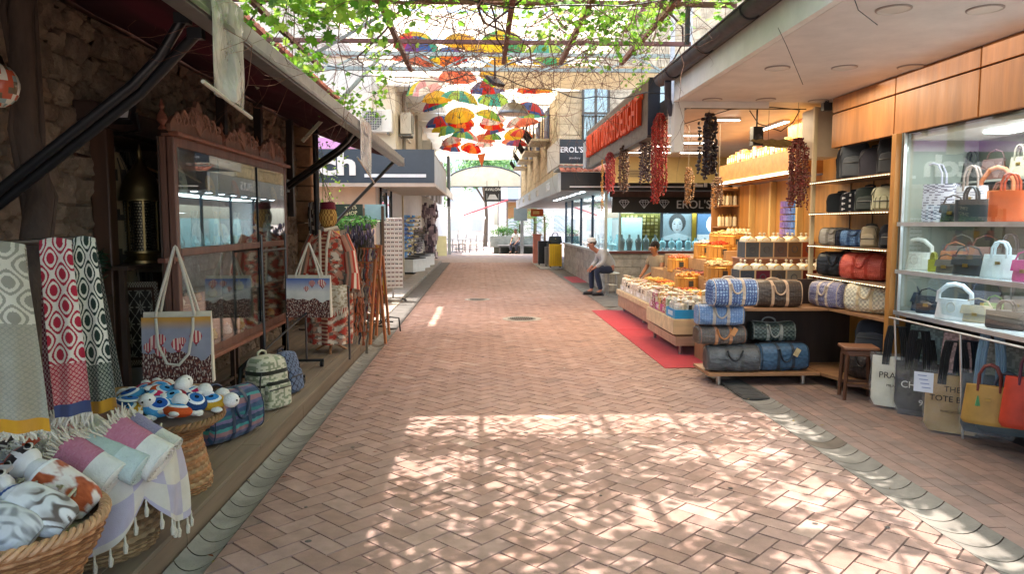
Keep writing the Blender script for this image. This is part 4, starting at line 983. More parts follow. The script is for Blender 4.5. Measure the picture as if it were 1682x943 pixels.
dfl('lilac and grey patterned duffel bag in the corner of the middle shelf',3.52,7.2,.762,.40,.26,.22,chev(hx('5a5a80'),hx('a9a6b8'),.022),hx('c9b7a4'),R(-72))
dfl('cream and grey checkerboard duffel bag on the middle shelf by the post',3.70,6.72,.762,.46,.28,.27,check(hx('e0d8bd'),hx('b5ad98'),.022),hx('c9b48f'),R(-62))
dfl('black leather duffel bag with rope handle on the shelf above the lilac bag',3.72,7.42,1.058,.42,.25,.24,plain(hx('262b2e')),hx('1a1d20'),R(-65))
dfl('coral red chevron patterned duffel bag on the lit wall shelf',3.72,6.88,1.058,.46,.26,.26,chev(hx('b33c2c'),hx('dc7660'),.022),hx('a83624'),R(-62),dome=.9)
dfl('large brown black duffel bag lying on the floor shelf behind the stool',3.66,6.62,.142,.50,.26,.26,lv(hx('2e2825'),hx('443a34'),.035),hx('1e1b1a'),R(-70))
backpack('black nylon bag with buckled straps resting on the brown bag by the stool',(3.68,6.62,.40),R(-55),.36,.30,.17,hx('1c2028'),hx('121418'),'backpacks and satchels of the bag shop',tilt=R(-8))
gw='bags on the lit wall shelves'
backpack('tall charcoal backpack with top handle, leftmost on the top wall shelf',(3.68,7.12,2.047),R(-30),.27,.36,.15,hx('3a3e44'),hx('17191c'),gw)
backpack('second charcoal backpack behind the tall one on the top wall shelf',(3.78,7.36,2.047),R(-45),.30,.34,.16,hx('33363c'),hx('17191c'),gw,pocket=False)
backpack('flat dark laptop bag in the middle of the top wall shelf',(3.74,6.84,2.047),R(-40),.30,.27,.08,hx('33323a'),hx('1a1a1e'),gw,pocket=False)
backpack('slim black sling bag leaning on the top wall shelf near the post',(3.72,6.58,2.047),R(-40),.20,.34,.09,hx('202329'),hx('101114'),gw,tilt=R(0))
dfl('small black pouch bag at the end of the top wall shelf',3.74,6.34,2.047,.22,.09,.12,plain(hx('1d1e22')),hx('111214'),R(-65),hh=.05)
backpack('flat black document bag, leftmost on the second wall shelf',(3.74,7.48,1.718),R(-45),.30,.20,.07,hx('24292c'),hx('101214'),gw,pocket=False)
backpack('black bag with white flower print on the second wall shelf',(3.72,7.18,1.718),R(-45),.26,.20,.10,hx('1c1e22'),hx('0f1012'),gw,pocket=False,pat=lambda x,z:hx('c8c6c8') if math.hypot((x*18)%1-.5,(z*18+math.floor(x*18)*.5)%1-.5)<.22 else hx('1c1e24'))
backpack('dark grey green messenger bag in the middle of the second wall shelf',(3.70,6.86,1.718),R(-42),.26,.23,.10,hx('2b332f'),hx('15181a'),gw)
backpack('olive and cream woven patterned bag on the second wall shelf',(3.70,6.58,1.718),R(-42),.24,.22,.10,hx('9a9878'),hx('2a2a24'),gw,pat=lambda x,z:hx('6a6a50') if int(x*120)%2 else hx('b9b698'))
backpack('black flat tote leaning at the end of the second wall shelf',(3.74,6.36,1.718),R(-50),.18,.25,.06,hx('17181b'),hx('0e0f10'),gw,pocket=False)
dfl('light grey vanity case at the left of the third wall shelf',3.70,7.50,1.378,.30,.18,.16,plain(hx('b5aea0')),hx('8c8678'),R(-60),hh=.04)
dfl('small navy pouch beside the grey vanity case',3.66,7.26,1.378,.12,.16,.10,plain(hx('1c2233')),hx('10141f'),R(-55),hh=.04)
dfl('blue chevron patterned wash bag on the third wall shelf',3.68,7.04,1.378,.28,.16,.14,chev(hx('2f5480'),hx('7fa0c4'),.018),hx('274468'),R(-55),hh=.03)
backpack('small beige camera bag with round badge on the third wall shelf',(3.68,6.78,1.378),R(-45),.16,.20,.12,hx('a39478'),hx('4a4234'),gw)
backpack('small grey patterned crossbody bag next to the beige camera bag',(3.80,6.98,1.378),R(-45),.14,.20,.08,hx('6f6c62'),hx('3a3832'),gw,pat=check(hx('6f6c62'),hx('8f8c80'),.018))
backpack('black crossbody bag with silver tag, rightmost on the third wall shelf',(3.70,6.42,1.378),R(-45),.24,.22,.10,hx('1c1f26'),hx('101216'),gw,tilt=R(-8))
# stool
st=thing('stool','small brown wooden stool standing before the corner display','stool',(3.42,6.42,0),R(-14))
mb=MB(hx('80553c')); mb.box((0,0,.485),(.30,.26,.028)); mb.box((0,0,.44),(.25,.21,.05),col=hx('6a4430')); mb.build('seat','woodx',st,bevel=.008)
for x in (-.11,.11):
    for y in (-.09,.09):
        mb=MB(hx('5f3d2b')); mb.tube([(x*1.15,y*1.15,.012),(x,y,.44)],[.016,.02],4); mb.build('leg','wood',st,smooth=False)
for y in (-.09,.09):
    mb=MB(hx('5f3d2b')); mb.box((0,y*1.1,.15),(.22,.018,.025)); mb.build('stretcher','wood',st)
# ---- glass case
gc=thing('glass_case','tall glass showcase full of handbags with white shelf edges on the right','showcase',(0,0,0))
GX=3.55
for y in (6.07,4.4,2.7): mb=MB(hx('d8dde0')); mb.box((GX+.012,y,1.55),(.024,.024,1.62)); mb.build('metal_upright','metal',gc,smooth=False)
for z in (.86,1.21,1.61):
    mb=MB(hx('cfd8da')); mb.bx(GX-.02,4.2,1.4,6.06,z-.018,z); mb.build('shelf','gloss',gc,smooth=False)
    mb=MB(hx('dfe6ea')); mb.bx(GX-.034,GX-.0205,1.4,6.06,z-.03,z+.004); mb.build('shelf_edge','metal',gc,smooth=False)
mb=MB(); mb.bx(GX+.026,GX+.031,1.4,6.05,.90,2.35); mb.build('front_glass','glass',gc,smooth=False)
mb=MB(hx('a8a08c')); mb.bx(4.21,4.24,1.4,6.1,0,2.36,hx('5a5c4c')); mb.bx(GX,4.2,6.07,6.10,.86,2.36,hx('7c8278')); mb.bx(GX,4.2,1.36,1.4,0,2.36); mb.bx(GX+.06,4.2,1.4,6.06,2.30,2.34,hx('c9c2b4')); mb.build('back_wall','paint',gc,smooth=False)
mb=MB(hx('2c2a2a')); mb.bx(3.86,3.9,1.4,6.05,.0,.8); mb.bx(3.64,4.2,6.055,6.075,0,.83); mb.build('lower_back','paint',gc,smooth=False)
mb=MB(hx('ffffff')); 
for y in (2.2,3.2,4.2,5.2): mb.box((3.9,y,2.288),(.2,.5,.012))
for z in (1.586,1.186): mb.box((3.62,3.8,z),(.02,4.3,.008))
mb.build('lamp_strip','lampcool',gc,smooth=False)
# handbags
def handbag(label,loc,rz,Wd,H,D,c,kind='top',c2=None,pat=None,g='handbags in the glass case',mat='leather',name='handbag',sc_=1):
    t=thing(name,label,'handbag',loc,rz,g); c2=c2 or mixc(c,(0,0,0),.25); n=3.2
    def fn(u,v):
        a=2*PI*u; cc,ss=cos(a),sin(a); k=(abs(cc)**n+abs(ss)**n)**(-1/n); tw=1-(.16 if kind!='box' else .02)*v; td=1-.55*v if kind!='box' else 1-.08*v
        e=1-.1*max(0,1-v/.08); return (cc*k*Wd/2*tw*e,ss*k*D/2*td*e,H*v)
    mb=MB(c); mb.surf(fn,56,30,(lambda u,v:pat(cos(2*PI*u)*Wd/2,H*v)) if pat else None,cu=True); 
    for v in (0,1): mb.surf(lambda a,b:(fn(a,v)[0]*b,fn(a,v)[1]*b,fn(a,v)[2]),56,3,cu=True)
    mb.build('body',mat,t)
    if kind in('top','box'):
        for s in (-1,1):
            mb=MB(c2); y=s*D*.22; h=H*.55; mb.tube([(-Wd*.2,y,H*.86),(-Wd*.19,y,H+h*.5),(-Wd*.11,y,H+h*.9),(0,y,H+h),(Wd*.11,y,H+h*.9),(Wd*.19,y,H+h*.5),(Wd*.2,y,H*.86)],.009,8); mb.build('handle','leather',t)
        mb=MB(hx('b59a5a')); mb.box((0,-D*.36,H*.66),(.03,.012,.02)); mb.build('clasp','metal',t)
    elif kind=='flap':
        mb=MB(c2); mb.surf(lambda u,v:(Wd*.47*(2*u-1),-D*.5*(.45+.62*v)-.004,H*(1.0-.52*v)+.006-.03*abs(2*u-1)**3*v*0),20,8); mb.surf(lambda u,v:(Wd*.47*(2*u-1),D*.25-D*.48*v,H+.006),10,2); mb.build('flap','leather',t)
        mb=MB(hx('c2a35c')); mb.box((0,-D*.56,H*.52),(.035,.01,.025)); mb.build('clasp','metal',t)
        mb=MB(c2); mb.tube([(-Wd*.46,0,H*.9),(-Wd*.3,0,H*1.35),(0,0,H*1.5),(Wd*.3,0,H*1.35),(Wd*.46,0,H*.9)],.006,6); mb.build('strap','leather',t)
    elif kind=='hobo':
        mb=MB(c2); mb.tube([(-Wd*.44,0,H*.8),(-Wd*.42,0,H*1.3),(-Wd*.2,0,H*1.65),(0,0,H*1.72),(Wd*.2,0,H*1.65),(Wd*.42,0,H*1.3),(Wd*.44,0,H*.8)],.018,8); mb.build('strap','leather',t)
        mb=MB(hx('c8c4bc')); mb.tube([(.03*cos(a),-D*.5-.006,H*.62+.04*sin(a)) for a in [2*PI*i/14 for i in range(14)]],.005,6,closed=True); mb.build('buckle','metal',t)
    return t
def xg(px,z): # position on the case shelf for a pixel column
    d=ray(px,400); return d
def on_case(px,dx,z):
    d=ray(px,400); X=GX+dx; return (X,d.y*X/d.x,z+.001)
rz0=R(-58)
ch_=lambda a,b,s=.016: (lambda x,z:a if ((x*1.0+z*.6)/s)%1<.5 and (z/(s*1.4))%1<.7 else b)
HB=[('large grey and white woven jacquard book tote on the top case shelf',1530,.28,1.61,.40,.32,.17,hx('8a8894'),'box',hx('a8a6b4'),ch_(hx('5c5a6c'),hx('bdbac4'))),
('white and grey woven tote with twisted handles on the top case shelf',1592,.24,1.61,.26,.28,.13,hx('b4b0b8'),'top',hx('8c7a70'),ch_(hx('8f8c9c'),hx('d4d0d4'),.012)),
('small black bag standing left on the top case shelf before the woven tote',1562,.10,1.61,.17,.14,.09,hx('23262c'),'flap',None,None),
('dark slate trapeze handbag at the front of the top case shelf',1592,.10,1.61,.22,.17,.10,hx('30383e'),'box',None,None),
('orange leather handbag with front flap on the top case shelf',1655,.16,1.61,.26,.22,.13,hx('c2521e'),'box',hx('a8431a'),None),
('tan orange round handbag behind the orange one on the top case shelf',1632,.34,1.61,.26,.24,.12,hx('b86a3c'),'hobo',None,None),
('white hobo bag with wide rolled handle, leftmost on the second case shelf',1508,.14,1.21,.27,.15,.10,hx('d8d8d0'),'hobo',hx('d0d0c8'),None),
('small chartreuse box bag on the second case shelf',1535,.12,1.21,.08,.10,.06,hx('a8a83a'),'box',None,None),
('small grey brown flap bag on the second case shelf',1556,.12,1.21,.15,.10,.08,hx('5a5650'),'flap',None,None),
('black flap bag with gold clasp in the middle of the second case shelf',1592,.12,1.21,.22,.15,.09,hx('20303a'),'flap',None,None),
('brown tan clutch behind the black flap bag',1570,.34,1.21,.22,.16,.08,hx('a5663e'),'flap',None,None),
('white leather handbag with tall looped handles on the second case shelf',1645,.14,1.21,.25,.17,.12,hx('cdd8dd'),'top',hx('bccad0'),None),
('bright pink small handbag at the right edge on the second case shelf',1688,.10,1.21,.16,.14,.09,hx('cf3f8c'),'flap',None,None),
('deep blue flap bag, leftmost on the lowest case shelf',1497,.14,.86,.22,.15,.09,hx('2c4258'),'flap',None,None),
('navy bag with striped strap on the lowest case shelf',1530,.14,.86,.20,.14,.09,hx('1c2836'),'flap',hx('141c28'),None),
('white hobo bag with big buckle on the lowest case shelf',1573,.10,.86,.28,.16,.10,hx('c8ccd0'),'hobo',hx('bfc4c8'),None),
('beige chain bag with price cards on the lowest case shelf',1612,.18,.86,.22,.12,.09,hx('b5a48a'),'flap',None,None),
('brown black leather box bag on the lowest case shelf near the right edge',1660,.14,.86,.26,.13,.10,hx('3a302c'),'box',None,None),
('small green quilted purse on the lowest case shelf, at the back',1640,.36,.86,.14,.13,.07,hx('5a7a34'),'flap',None,None),
]
for l,px,dx,z,w_,h_,d_,c,k,c2,pt_ in HB: handbag(l,on_case(px,dx,z),rz0,w_,h_,d_,c,k,c2,pt_)
for i,(px,z,c) in enumerate(((1540,1.21,hx('6a6450')),(1580,1.21,hx('8a8478')),(1660,1.21,hx('4a4440')),(1508,.86,hx('5c5444')),(1640,1.61,hx('7a4430')),(1560,1.61,hx('8f8a80')),(1520,.86,hx('8a5a50')),(1625,.86,hx('3c3a44')),(1500,1.61,hx('5a5a4a')),(1620,1.21,hx('7a4a3a')),(1515,1.21,hx('4a4a42')),(1680,1.61,hx('6a5a50')),(1550,.86,hx('884a5c')),(1600,1.61,hx('3c4a3a')),(1680,.86,hx('55504a')))):
    handbag('dim handbag standing in the back row of the glass case',on_case(px,.46,z),rz0,.24,.2,.1,c,'flap' if i%2 else 'top',g='back row handbags in the glass case')
for i in range(10):
    y=6.0-.28*i; 
    handbag('small bag standing high at the back of the glass case',(4.1,y,1.95),R(-80),.2,.16,.08,[hx('2a2c28'),hx('5a3a30'),hx('8c8470'),hx('3a4a3c'),hx('6a6a62')][i%5],'flap' if i%2 else 'top',g='bags on the high back ledge of the glass case')
mb=MB(hx('8c8a80')); mb.bx(4.0,4.2,1.5,6.06,1.93,1.948); mb.build('high_ledge','gloss',gc,smooth=False)
# ---- hanging totes
rail=thing('tote_rail','thin white rail stand carrying the hanging tote bags below the case','rack',(0,0,0))
mb=MB(hx('c8c8c6')); mb.tube([(3.50,4.2,.80),(3.50,6.08,.80)],.009,8); mb.build('rail','metal',rail)
for y in (4.3,5.15,6.0):
    mb=MB(hx('c8c8c6')); mb.tube([(3.56,y,.012),(3.50,y,.80)],.009,8); mb.build('leg','metal',rail)
def tote(label,loc,rz,Wd,H,c,strap,lines,tc=hx('2a2420'),D=.07,sh=.26,g='plastic wrapped canvas tote bags hanging under the case',wrap=True):
    t=thing('tote_bag',label,'tote bag',loc,rz,g)
    def fn(u,v):
        a=2*PI*u; cc,ss=cos(a),sin(a); k=(abs(cc)**5+abs(ss)**5)**(-1/5); e=1-.16*max(0,(.12-v)/.12)
        return (cc*k*Wd/2*e*(1-.02*v),ss*k*D/2*(1-.5*v)+.004*mnoise.noise(V((cc*3,v*6,Wd))),H*v)
    mb=MB(c); mb.surf(fn,60,24,cu=True); mb.surf(lambda a,b:(fn(a,0)[0]*b,fn(a,0)[1]*b,0),60,3,cu=True); mb.build('body','cloth',t)
    for s in (-1,1):
        mb=MB(strap); y=s*D*.3
        P=[(-Wd*.2,y,H*.84),(-Wd*.17,y,H+sh*.5),(-.04,0.02*s,H+sh),(.04,0.02*s,H+sh),(Wd*.17,y,H+sh*.5),(Wd*.2,y,H*.84)]
        for k,dx in enumerate((-.022,-.008,.008,.022)): mb.tube([(p[0]+dx*(1 if 1 else 0),p[1],p[2]) for p in P],.0085,6)
        mb.build('shoulder_strap','cloth',t)
    for (s_,z,size) in lines: text(s_,size,tc,'paint',t,(0,-D/2-.007,z),FRONT,ext=.0015)
    if wrap:
        mb=MB(); mb.surf(lambda u,v:(fn(u,v)[0]*1.06+.008*sin(u*20+v*13),fn(u,v)[1]*1.35-.002,-.03+(H+.06)*v),50,20,cu=True); mb.build('plastic_wrap','clearfilm',t)
    return t
def tp(px,py,Y):
    return yp(px,py,Y)
p=tp(1468,668,6.02); tote('white canvas tote bag with small serif lettering, leftmost of the hanging totes',(p.x,p.y,p.z),R(-42),.37,.43,hx('d2cfc0'),hx('17181b'),[('PRADA',.27,.075),('MILANO',.185,.03)])
p=tp(1512,692,5.72); tote('dark grey canvas tote bag with pale letters behind a price card',(p.x+.04,p.y+.06,p.z-.02),R(-42),.36,.42,hx('4a4650'),hx('17181b'),[('CHANEL',.30,.08),('9',.16,.07)],tc=hx('d8d8d8'))
p=tp(1568,712,5.30); tote('kraft brown canvas tote bag with black capital lettering',(p.x-.05,p.y-.03,p.z+.02),R(-40),.37,.43,hx('a58a62'),hx('17181b'),[('THE',.33,.06),('TOTE BAG',.255,.062),('MARC JACOBS',.16,.022)])
mb=MB(hx('d0d4e0')); p=tp(1522,560,5.5); mb.box((0,0,0),(.13,.003,.15)); 
for i in range(4): mb.box((-.01+.01*i,-.003,.05-.03*i),(.06,.001,.006),col=hx('6a7aa8'))
o=tag(mb.build('price_card','paint',smooth=False),'white price card hung between the dark tote and the kraft tote','price card'); o.location=tp(1517,628,5.28); o.rotation_euler=(0,0,R(-42))
tote('dark blue black tote hanging behind the kraft tote',(3.66,5.28,.04),R(-45),.34,.42,hx('2c2e38'),hx('1c2430'),[])
handbag('ochre folding nylon handbag with brown leather flap and red handles',yp(1622,697,4.84),R(-42),.33,.27,.12,hx('a8803a'),'top',hx('6a2a24'),g='handbags hanging under the case')
mb=MB(hx('6b3a26')); t=thing('bag_charm','small green tassel charm on the ochre handbag','charm',yp(1606,655,4.74)); 
for i in range(9): mb.tube([(0,0,.02),(rnd.uniform(-.015,.015),rnd.uniform(-.015,.01),-.05)],.004,5,col=jit(hx('4a8a5a'),.3))
mb.build('tassel','cloth',t)
handbag('grey blue nylon handbag hanging behind the ochre one',yp(1650,712,4.9),R(-42),.36,.28,.12,hx('4c5e66'),'top',hx('4a4a58'),g='handbags hanging under the case')
handbag('orange red large handbag at the right edge under the case',yp(1692,705,4.6),R(-40),.36,.34,.14,hx('c03a20'),'top',hx('5a2c3c'),g='handbags hanging under the case')
handbag('magenta handbag at the very right edge under the case',yp(1730,730,4.3),R(-40),.30,.25,.12,hx('8c2448'),'top',None,g='handbags hanging under the case')
for i,(y,c,l) in enumerate(((5.9,hx('9ab0ae'),'pale green grey printed flat tote in the back row under the case'),(5.45,hx('b8a0a4'),'pale pink printed flat tote in the back row under the case'),(4.95,hx('8a8f88'),'grey printed flat tote in the back row under the case'),(4.45,hx('4a7a88'),'teal patterned flat tote in the back row under the case'))):
    handbag(l,(3.76,y,.34),R(-62),.42,.40,.06,c,'none',pat=(lambda c:lambda x,z:c if mnoise.noise(V((x*45,z*45,0)))>.0 else mixc(c,hx('3a3a3c'),.45))(c),g='printed totes in the back row under the case',name='tote_bag')

tote('black plastic wrapped tote half hidden between the white and dark grey totes',(3.60,5.80,.06),R(-45),.34,.40,hx('23252b'),hx('15161a'),[])
tote('slate grey tote with pale blue straps behind the ochre handbag',(3.62,4.98,.10),R(-45),.34,.42,hx('3c4650'),hx('6f8aa0'),[],sh=.30)
# ================================================================ DELIGHT SHOP
wd=hx('c59a5e'); wd2=hx('a8743f')
def hang_string(label,cat,px,y0,y1,Y,n,r,fruit,name,g,wdt):
    top=yp(px,y0,Y); bot=yp(px,y1,Y); L=top.z-bot.z
    t=thing(name,label,cat,(top.x,top.y,top.z),0,g)
    mb=MB(hx('8c8474')); mb.tube([(0,0,max(0.02,2.9-top.z)),(0,0,-.02)],.003,4); mb.build('hanging_cord','cloth',t)
    mb=MB()
    for i in range(n):
        a=2*PI*i/n+rnd.random()*.5; rr=wdt*rnd.uniform(.25,1) if n>1 else 0; x,y=rr*cos(a),rr*sin(a)*.8; l=L*rnd.uniform(.78,1)
        z=0
        mb.tube([(x*.3,y*.3,0),(x,y,-.1*L),(x,y,-l)],.0018,3,col=hx('8c7a60'))
        while z<l:
            fruit(mb,(x*min(1,.4+z/(.12*L+.01)*.6),y*min(1,.4+z/(.12*L+.01)*.6),-z)); z+=r*rnd.uniform(.8,1.25)
    mb.build('strings','dried',t,angle=60); return t
def pepper(c):
    def f(mb,p):
        a=rnd.uniform(0,6.28); d=V((cos(a)*.022,sin(a)*.022,rnd.uniform(-.03,-.015))); p=V(p)
        mb.tube([p,p+d*.6,p+d],[.005,.010,.003],6,col=jit(c,.3))
    return f
def disc(c,rr):
    def f(mb,p):
        q=V((rnd.gauss(0,1),rnd.gauss(0,1),rnd.gauss(0,1))).normalized().to_track_quat('Z','Y').to_matrix()
        p=V(p)+V((rnd.uniform(-.012,.012),rnd.uniform(-.012,.012),0))
        mb.ell(p,(rr,rr*rnd.uniform(.7,1),rr*.45),7,col=jit(c,.35),rot=q)
    return f
g='strings of dried vegetables hanging over the sweets stall'
hang_string('large bundle of bright red dried peppers hanging by the near sign end','dried peppers',1084,186,336,9.2,24,.022,pepper(hx('a82318')),'pepper_string',g,.115)
hang_string('thick bundle of black dried aubergine skins hanging in the open shop front','dried aubergines',1165,188,298,8.4,13,.042,disc(hx('2c2226'),.03),'aubergine_string',g,.12)
hang_string('bundle of dark brown red dried peppers hanging before the gold shelf wall','dried peppers',1310,228,346,7.72,22,.026,disc(hx('6b2620'),.017),'pepper_string',g,.14)
hang_string('greyish purple dried aubergine bundle hanging right beside the big red peppers','dried aubergines',1060,222,306,10.0,12,.036,disc(hx('4a3a40'),.024),'aubergine_string',g,.11)
hang_string('brown grey string of dried vegetables hanging left of the purple bundle','dried vegetables',1025,240,318,11.0,12,.034,disc(hx('5c4238'),.022),'vegetable_string',g,.11)
hang_string('smaller bundle of red dried peppers hanging under the far part of the sign','dried peppers',1002,250,318,11.8,16,.022,pepper(hx('9c2430')),'pepper_string',g,.12)
hang_string('thin ochre string hanging farthest left under the sign','dried vegetables',990,262,350,12.4,3,.03,pepper(hx('b88432')),'vegetable_string',g,.03)
hang_string('tan string of dried vegetables hanging in front of the black fascia','dried vegetables',1131,276,344,9.6,10,.026,disc(hx('8c6236'),.016),'vegetable_string',g,.08)
hang_string('short brown string of dried vegetables right of the tan one','dried vegetables',1181,292,344,9.4,12,.03,disc(hx('7c5234'),.017),'vegetable_string',g,.10)
# hanging rail for strings
mb=MB(hx('3a3836')); mb.tube([(2.1,8.3,2.9),(3.7,8.3,2.9)],.006,5); mb.tube([(2.3,7.9,2.88),(2.25,13,2.9)],.006,5); mb.tube([(2.9,8.0,2.9),(2.6,9.9,2.9)],.006,5); tag(mb.build('hanging_wire','metal'),'thin wires under the ceiling carrying the dried vegetable strings','wire')
# big sign
sg_=thing('shop_sign','long grey box sign with raised orange capital letters, high over the sweets stall','shop sign',(2.2,12.1,3.06))
mb=MB(hx('6d6a66')); mb.bx(-.06,.06,-2.75,2.75,-.33,.38); mb.bx(-.064,-.060,-2.77,2.77,.36,.385,hx('8a8884')); mb.bx(-.08,.07,-2.775,-2.752,-.335,.385,hx('232a38')); mb.bx(-.085,.07,2.752,3.1,-.32,.2,hx('aab4c0')); mb.bx(-.07,.05,-2.7,2.7,-.36,-.331,hx('55565a')); mb.build('sign_box','steel',sg_,smooth=False)
mb=MB(hx('2a2f3c')); mb.bx(-.066,-.061,2.35,2.74,-.3,.28); mb.build('end_panel','plastic',sg_,smooth=False)
text('SULTAN TURKISH DELIGHT',.56,hx('d8481c'),'paint',sg_,(-.095,0,.02),(PI/2,0,-PI/2),sx=.70,ext=.03,font_off=.006)
for y in (-2.3,0,2.3):
    mb=MB(hx('8c8c8a')); mb.tube([(.02,y,.38),(.3,y,.45),(.5,y,.3)],.02,6); mb.build('bracket','metal',sg_)
# interior cabinetry
cb=thing('shop_cabinet','tall warm wooden cabinet wall with shelves of the sweets shop','cabinet',(0,0,0))
mb=MB(hx('b07d42')); mb.bx(4.2,4.24,7.96,11.6,0,2.2,hx('b88546')); mb.bx(4.2,4.24,7.96,8.89,2.2,2.92,hx('b88546')); mb.bx(4.12,4.2,9.4,9.46,0,2.2,hx('d2b070')); mb.bx(4.12,4.2,10.3,10.36,0,2.2,hx('d2b070')); mb.bx(4.12,4.2,11.1,11.14,0,2.2,hx('d2b070')); mb.bx(4.14,4.2,11.2,11.6,0,2.2,hx('b07430')); mb.build('side_panel','wood',cb,smooth=False)
mb=MB(hx('a8713c')); mb.bx(3.85,5.2,8.9,11.75,2.22,2.52); mb.build('canopy_box','woodx',cb,smooth=False)
mb=MB(hx('9a6a3a')); mb.bx(3.80,4.2,11.95,11.98,.9,2.2); mb.bx(4.145,4.2,11.605,11.95,0,2.2); mb.build('back_panel','wood',cb,smooth=False)
for z in (1.28,1.56,1.90,2.16):
    mb=MB(hx('9a7048')); mb.bx(3.82,4.14,11.62,11.95,z-.025,z); mb.build('shelf','woodx',cb,smooth=False)
mb=MB(hx('ffffff')); mb.bx(3.83,3.845,8.9,11.7,2.225,2.26); mb.build('light_strip','lampwarm',cb,smooth=False)
# shelf of boxed sweets above
pcs=[hx('c9a24a'),hx('d8c080'),hx('b04a34'),hx('e0cfa0'),hx('c87838'),hx('8aa050'),hx('d2b46a')]
mb0=None
bp=thing('sweet_box','x','box',(3.98,8.96,2.522),0,'boxes of sweets on top of the cabinet')
m=MB(hx('ffffff')); 
for i in range(30):
    c=pcs[i%7]; t=bp if i==0 else thing('sweet_box','x','box',(3.98,8.98+i*.092,2.522),0,'boxes of sweets on top of the cabinet')
    t['label']='small colourful sweet box in the row on top of the wooden cabinet'
    h=rnd.uniform(.12,.2); mb=MB(c); mb.box((0,0,h/2),(.07,.07,h)); mb.build('carton','paint',t,bevel=.004); mb=MB(hx('f0e8d0')); mb.box((-.037,0,h*.5),(.003,.05,h*.4)); mb.build('label_patch','paint',t,smooth=False)
# colourful posters of the wall by the column
mb=MB(); mb.sheet(lambda u,v:(4.06+.02*v,8.75+.9*(1-u),2.95-.40*v),40,24,lambda u,v:mixc(rnd.choice([hx('d8641c'),hx('e0a030'),hx('b8341c'),hx('c9401c')]),hx('e8c860'),noisec(u,v,9)),.01,(-1,0,0)); tag(mb.build('poster','paint',smooth=False),'orange and red sweets poster high above the cabinet by the beige column','poster')
# ceiling lamps of the delight shop
def clamp_(loc,d,label,g='long lamps on the sweets shop ceiling',m='lampwhite'):
    t=thing('ceiling_lamp',label,'ceiling lamp',loc,0,g); mb=MB(hx('d0d0cc')); mb.box((0,0,.0),(d[0]+.02,d[1]+.02,.03)); mb.build('housing','paint',t,smooth=False); mb=MB(); mb.box((0,0,-.018),d+(.006,)); mb.build('tube','%s'%m,t,smooth=False)
for i,(x,y,dx,dy,l) in enumerate(((3.1,9.2,.30,.05,'short lamp nearest the shop opening'),(3.0,10.8,.5,.06,'short lamp in the second row'),(3.5,11.8,.5,.06,'short lamp in the third row'),(3.2,13.4,1.9,.07,'long bright lamp strip across the back of the sweets shop'),(3.9,9.9,.06,1.2,'long lamp running beside the cabinet'),(3.0,12.3,.4,.06,'short lamp before the back strip'))):
    clamp_((x,y,2.913),(dx,dy),'white '+l)
ac=thing('ceiling_unit','square air vent set in the yellow back ceiling of the sweets shop','vent',(3.1,14.6,2.60)); mb=MB(hx('b9a26c')); mb.box((0,0,0),(.5,.02,.16)); mb.build('frame','paint',ac,smooth=False)
mb=MB(hx('5a4a30')); 
for i in range(4): mb.box((0,-.012,-.045+i*.03),(.4,.006,.012))
mb.build('slat','paint',ac,smooth=False)
mb=MB(hx('d8c07c')); mb.bx(2.6,8,14.62,14.66,2.42,2.93); tag(mb.build('yellow_bulkhead','paint',smooth=False),'yellow bulkhead wall panel below the ceiling at the back of the sweets shop','wall panel')
sp=thing('speaker','black box loudspeaker under the ceiling of the sweets shop','speaker',(3.23,8.55,2.62)); mb=MB(hx('1c1c1e')); mb.box((0,0,0),(.12,.12,.22)); mb.tube([(0,0,.11),(0,0,.31)],.012,6); mb.build('cabinet','plastic',sp,bevel=.008); mb=MB(hx('3a3a3c')); mb.lathe([(.045,0),(.03,.01),(.001,.004)],16); o=mb.build('cone','plastic',sp); o.location=(0,-.062,-.02); o.rotation_euler=(PI/2,0,0)
ws=thing('wicker_tray','long shallow woven tray hung under the ceiling beside the speaker','tray',(3.65,8.6,2.50),R(15)); mb=MB(hx('8a7a50'))
mb.surf(lambda u,v:(.55*cos(2*PI*u)*(.2+.8*v),.16*sin(2*PI*u)*(.2+.8*v),.07*v*v+.01*sin(u*120)*sin(v*40)),120,16,cu=True); mb.build('body','wicker',ws)
mb=MB(hx('3a3836')); mb.tube([(-.3,0,.05),(-.3,0,.42)],.003,4); mb.tube([(.3,0,.05),(.3,0,.42)],.003,4); mb.build('cord','cloth',ws)
# jars on tower shelves
def jar(loc,h,r,c,c2,label,g):
    t=thing('storage_jar',label,'jar',loc,0,g)
    mb=MB(c); mb.lathe([(r*.9,0),(r,.01),(r,h*.8),(r*.8,h*.9)],14,cf=lambda u,v:c if int(v*9)%3 else c2); mb.build('body','gloss',t)
    mb=MB(hx('c9a050')); mb.lathe([(r*.85,h*.88),(r*.85,h*.96),(r*.3,h),(r*.15,h*1.06),(r*.22,h*1.12),(.001,h*1.15)],14); mb.build('lid','metal',t)
for z in (1.282,1.562,1.902):
    for i in range(5):
        jar((3.86+i*.062,11.72+.05*(i%2),z),.17,.033,jit(hx('c8a66c'),.2),hx('e6d8b4'),'gold lidded jar on the corner shelf tower of the sweets shop','gold lidded jars on the shelf tower')
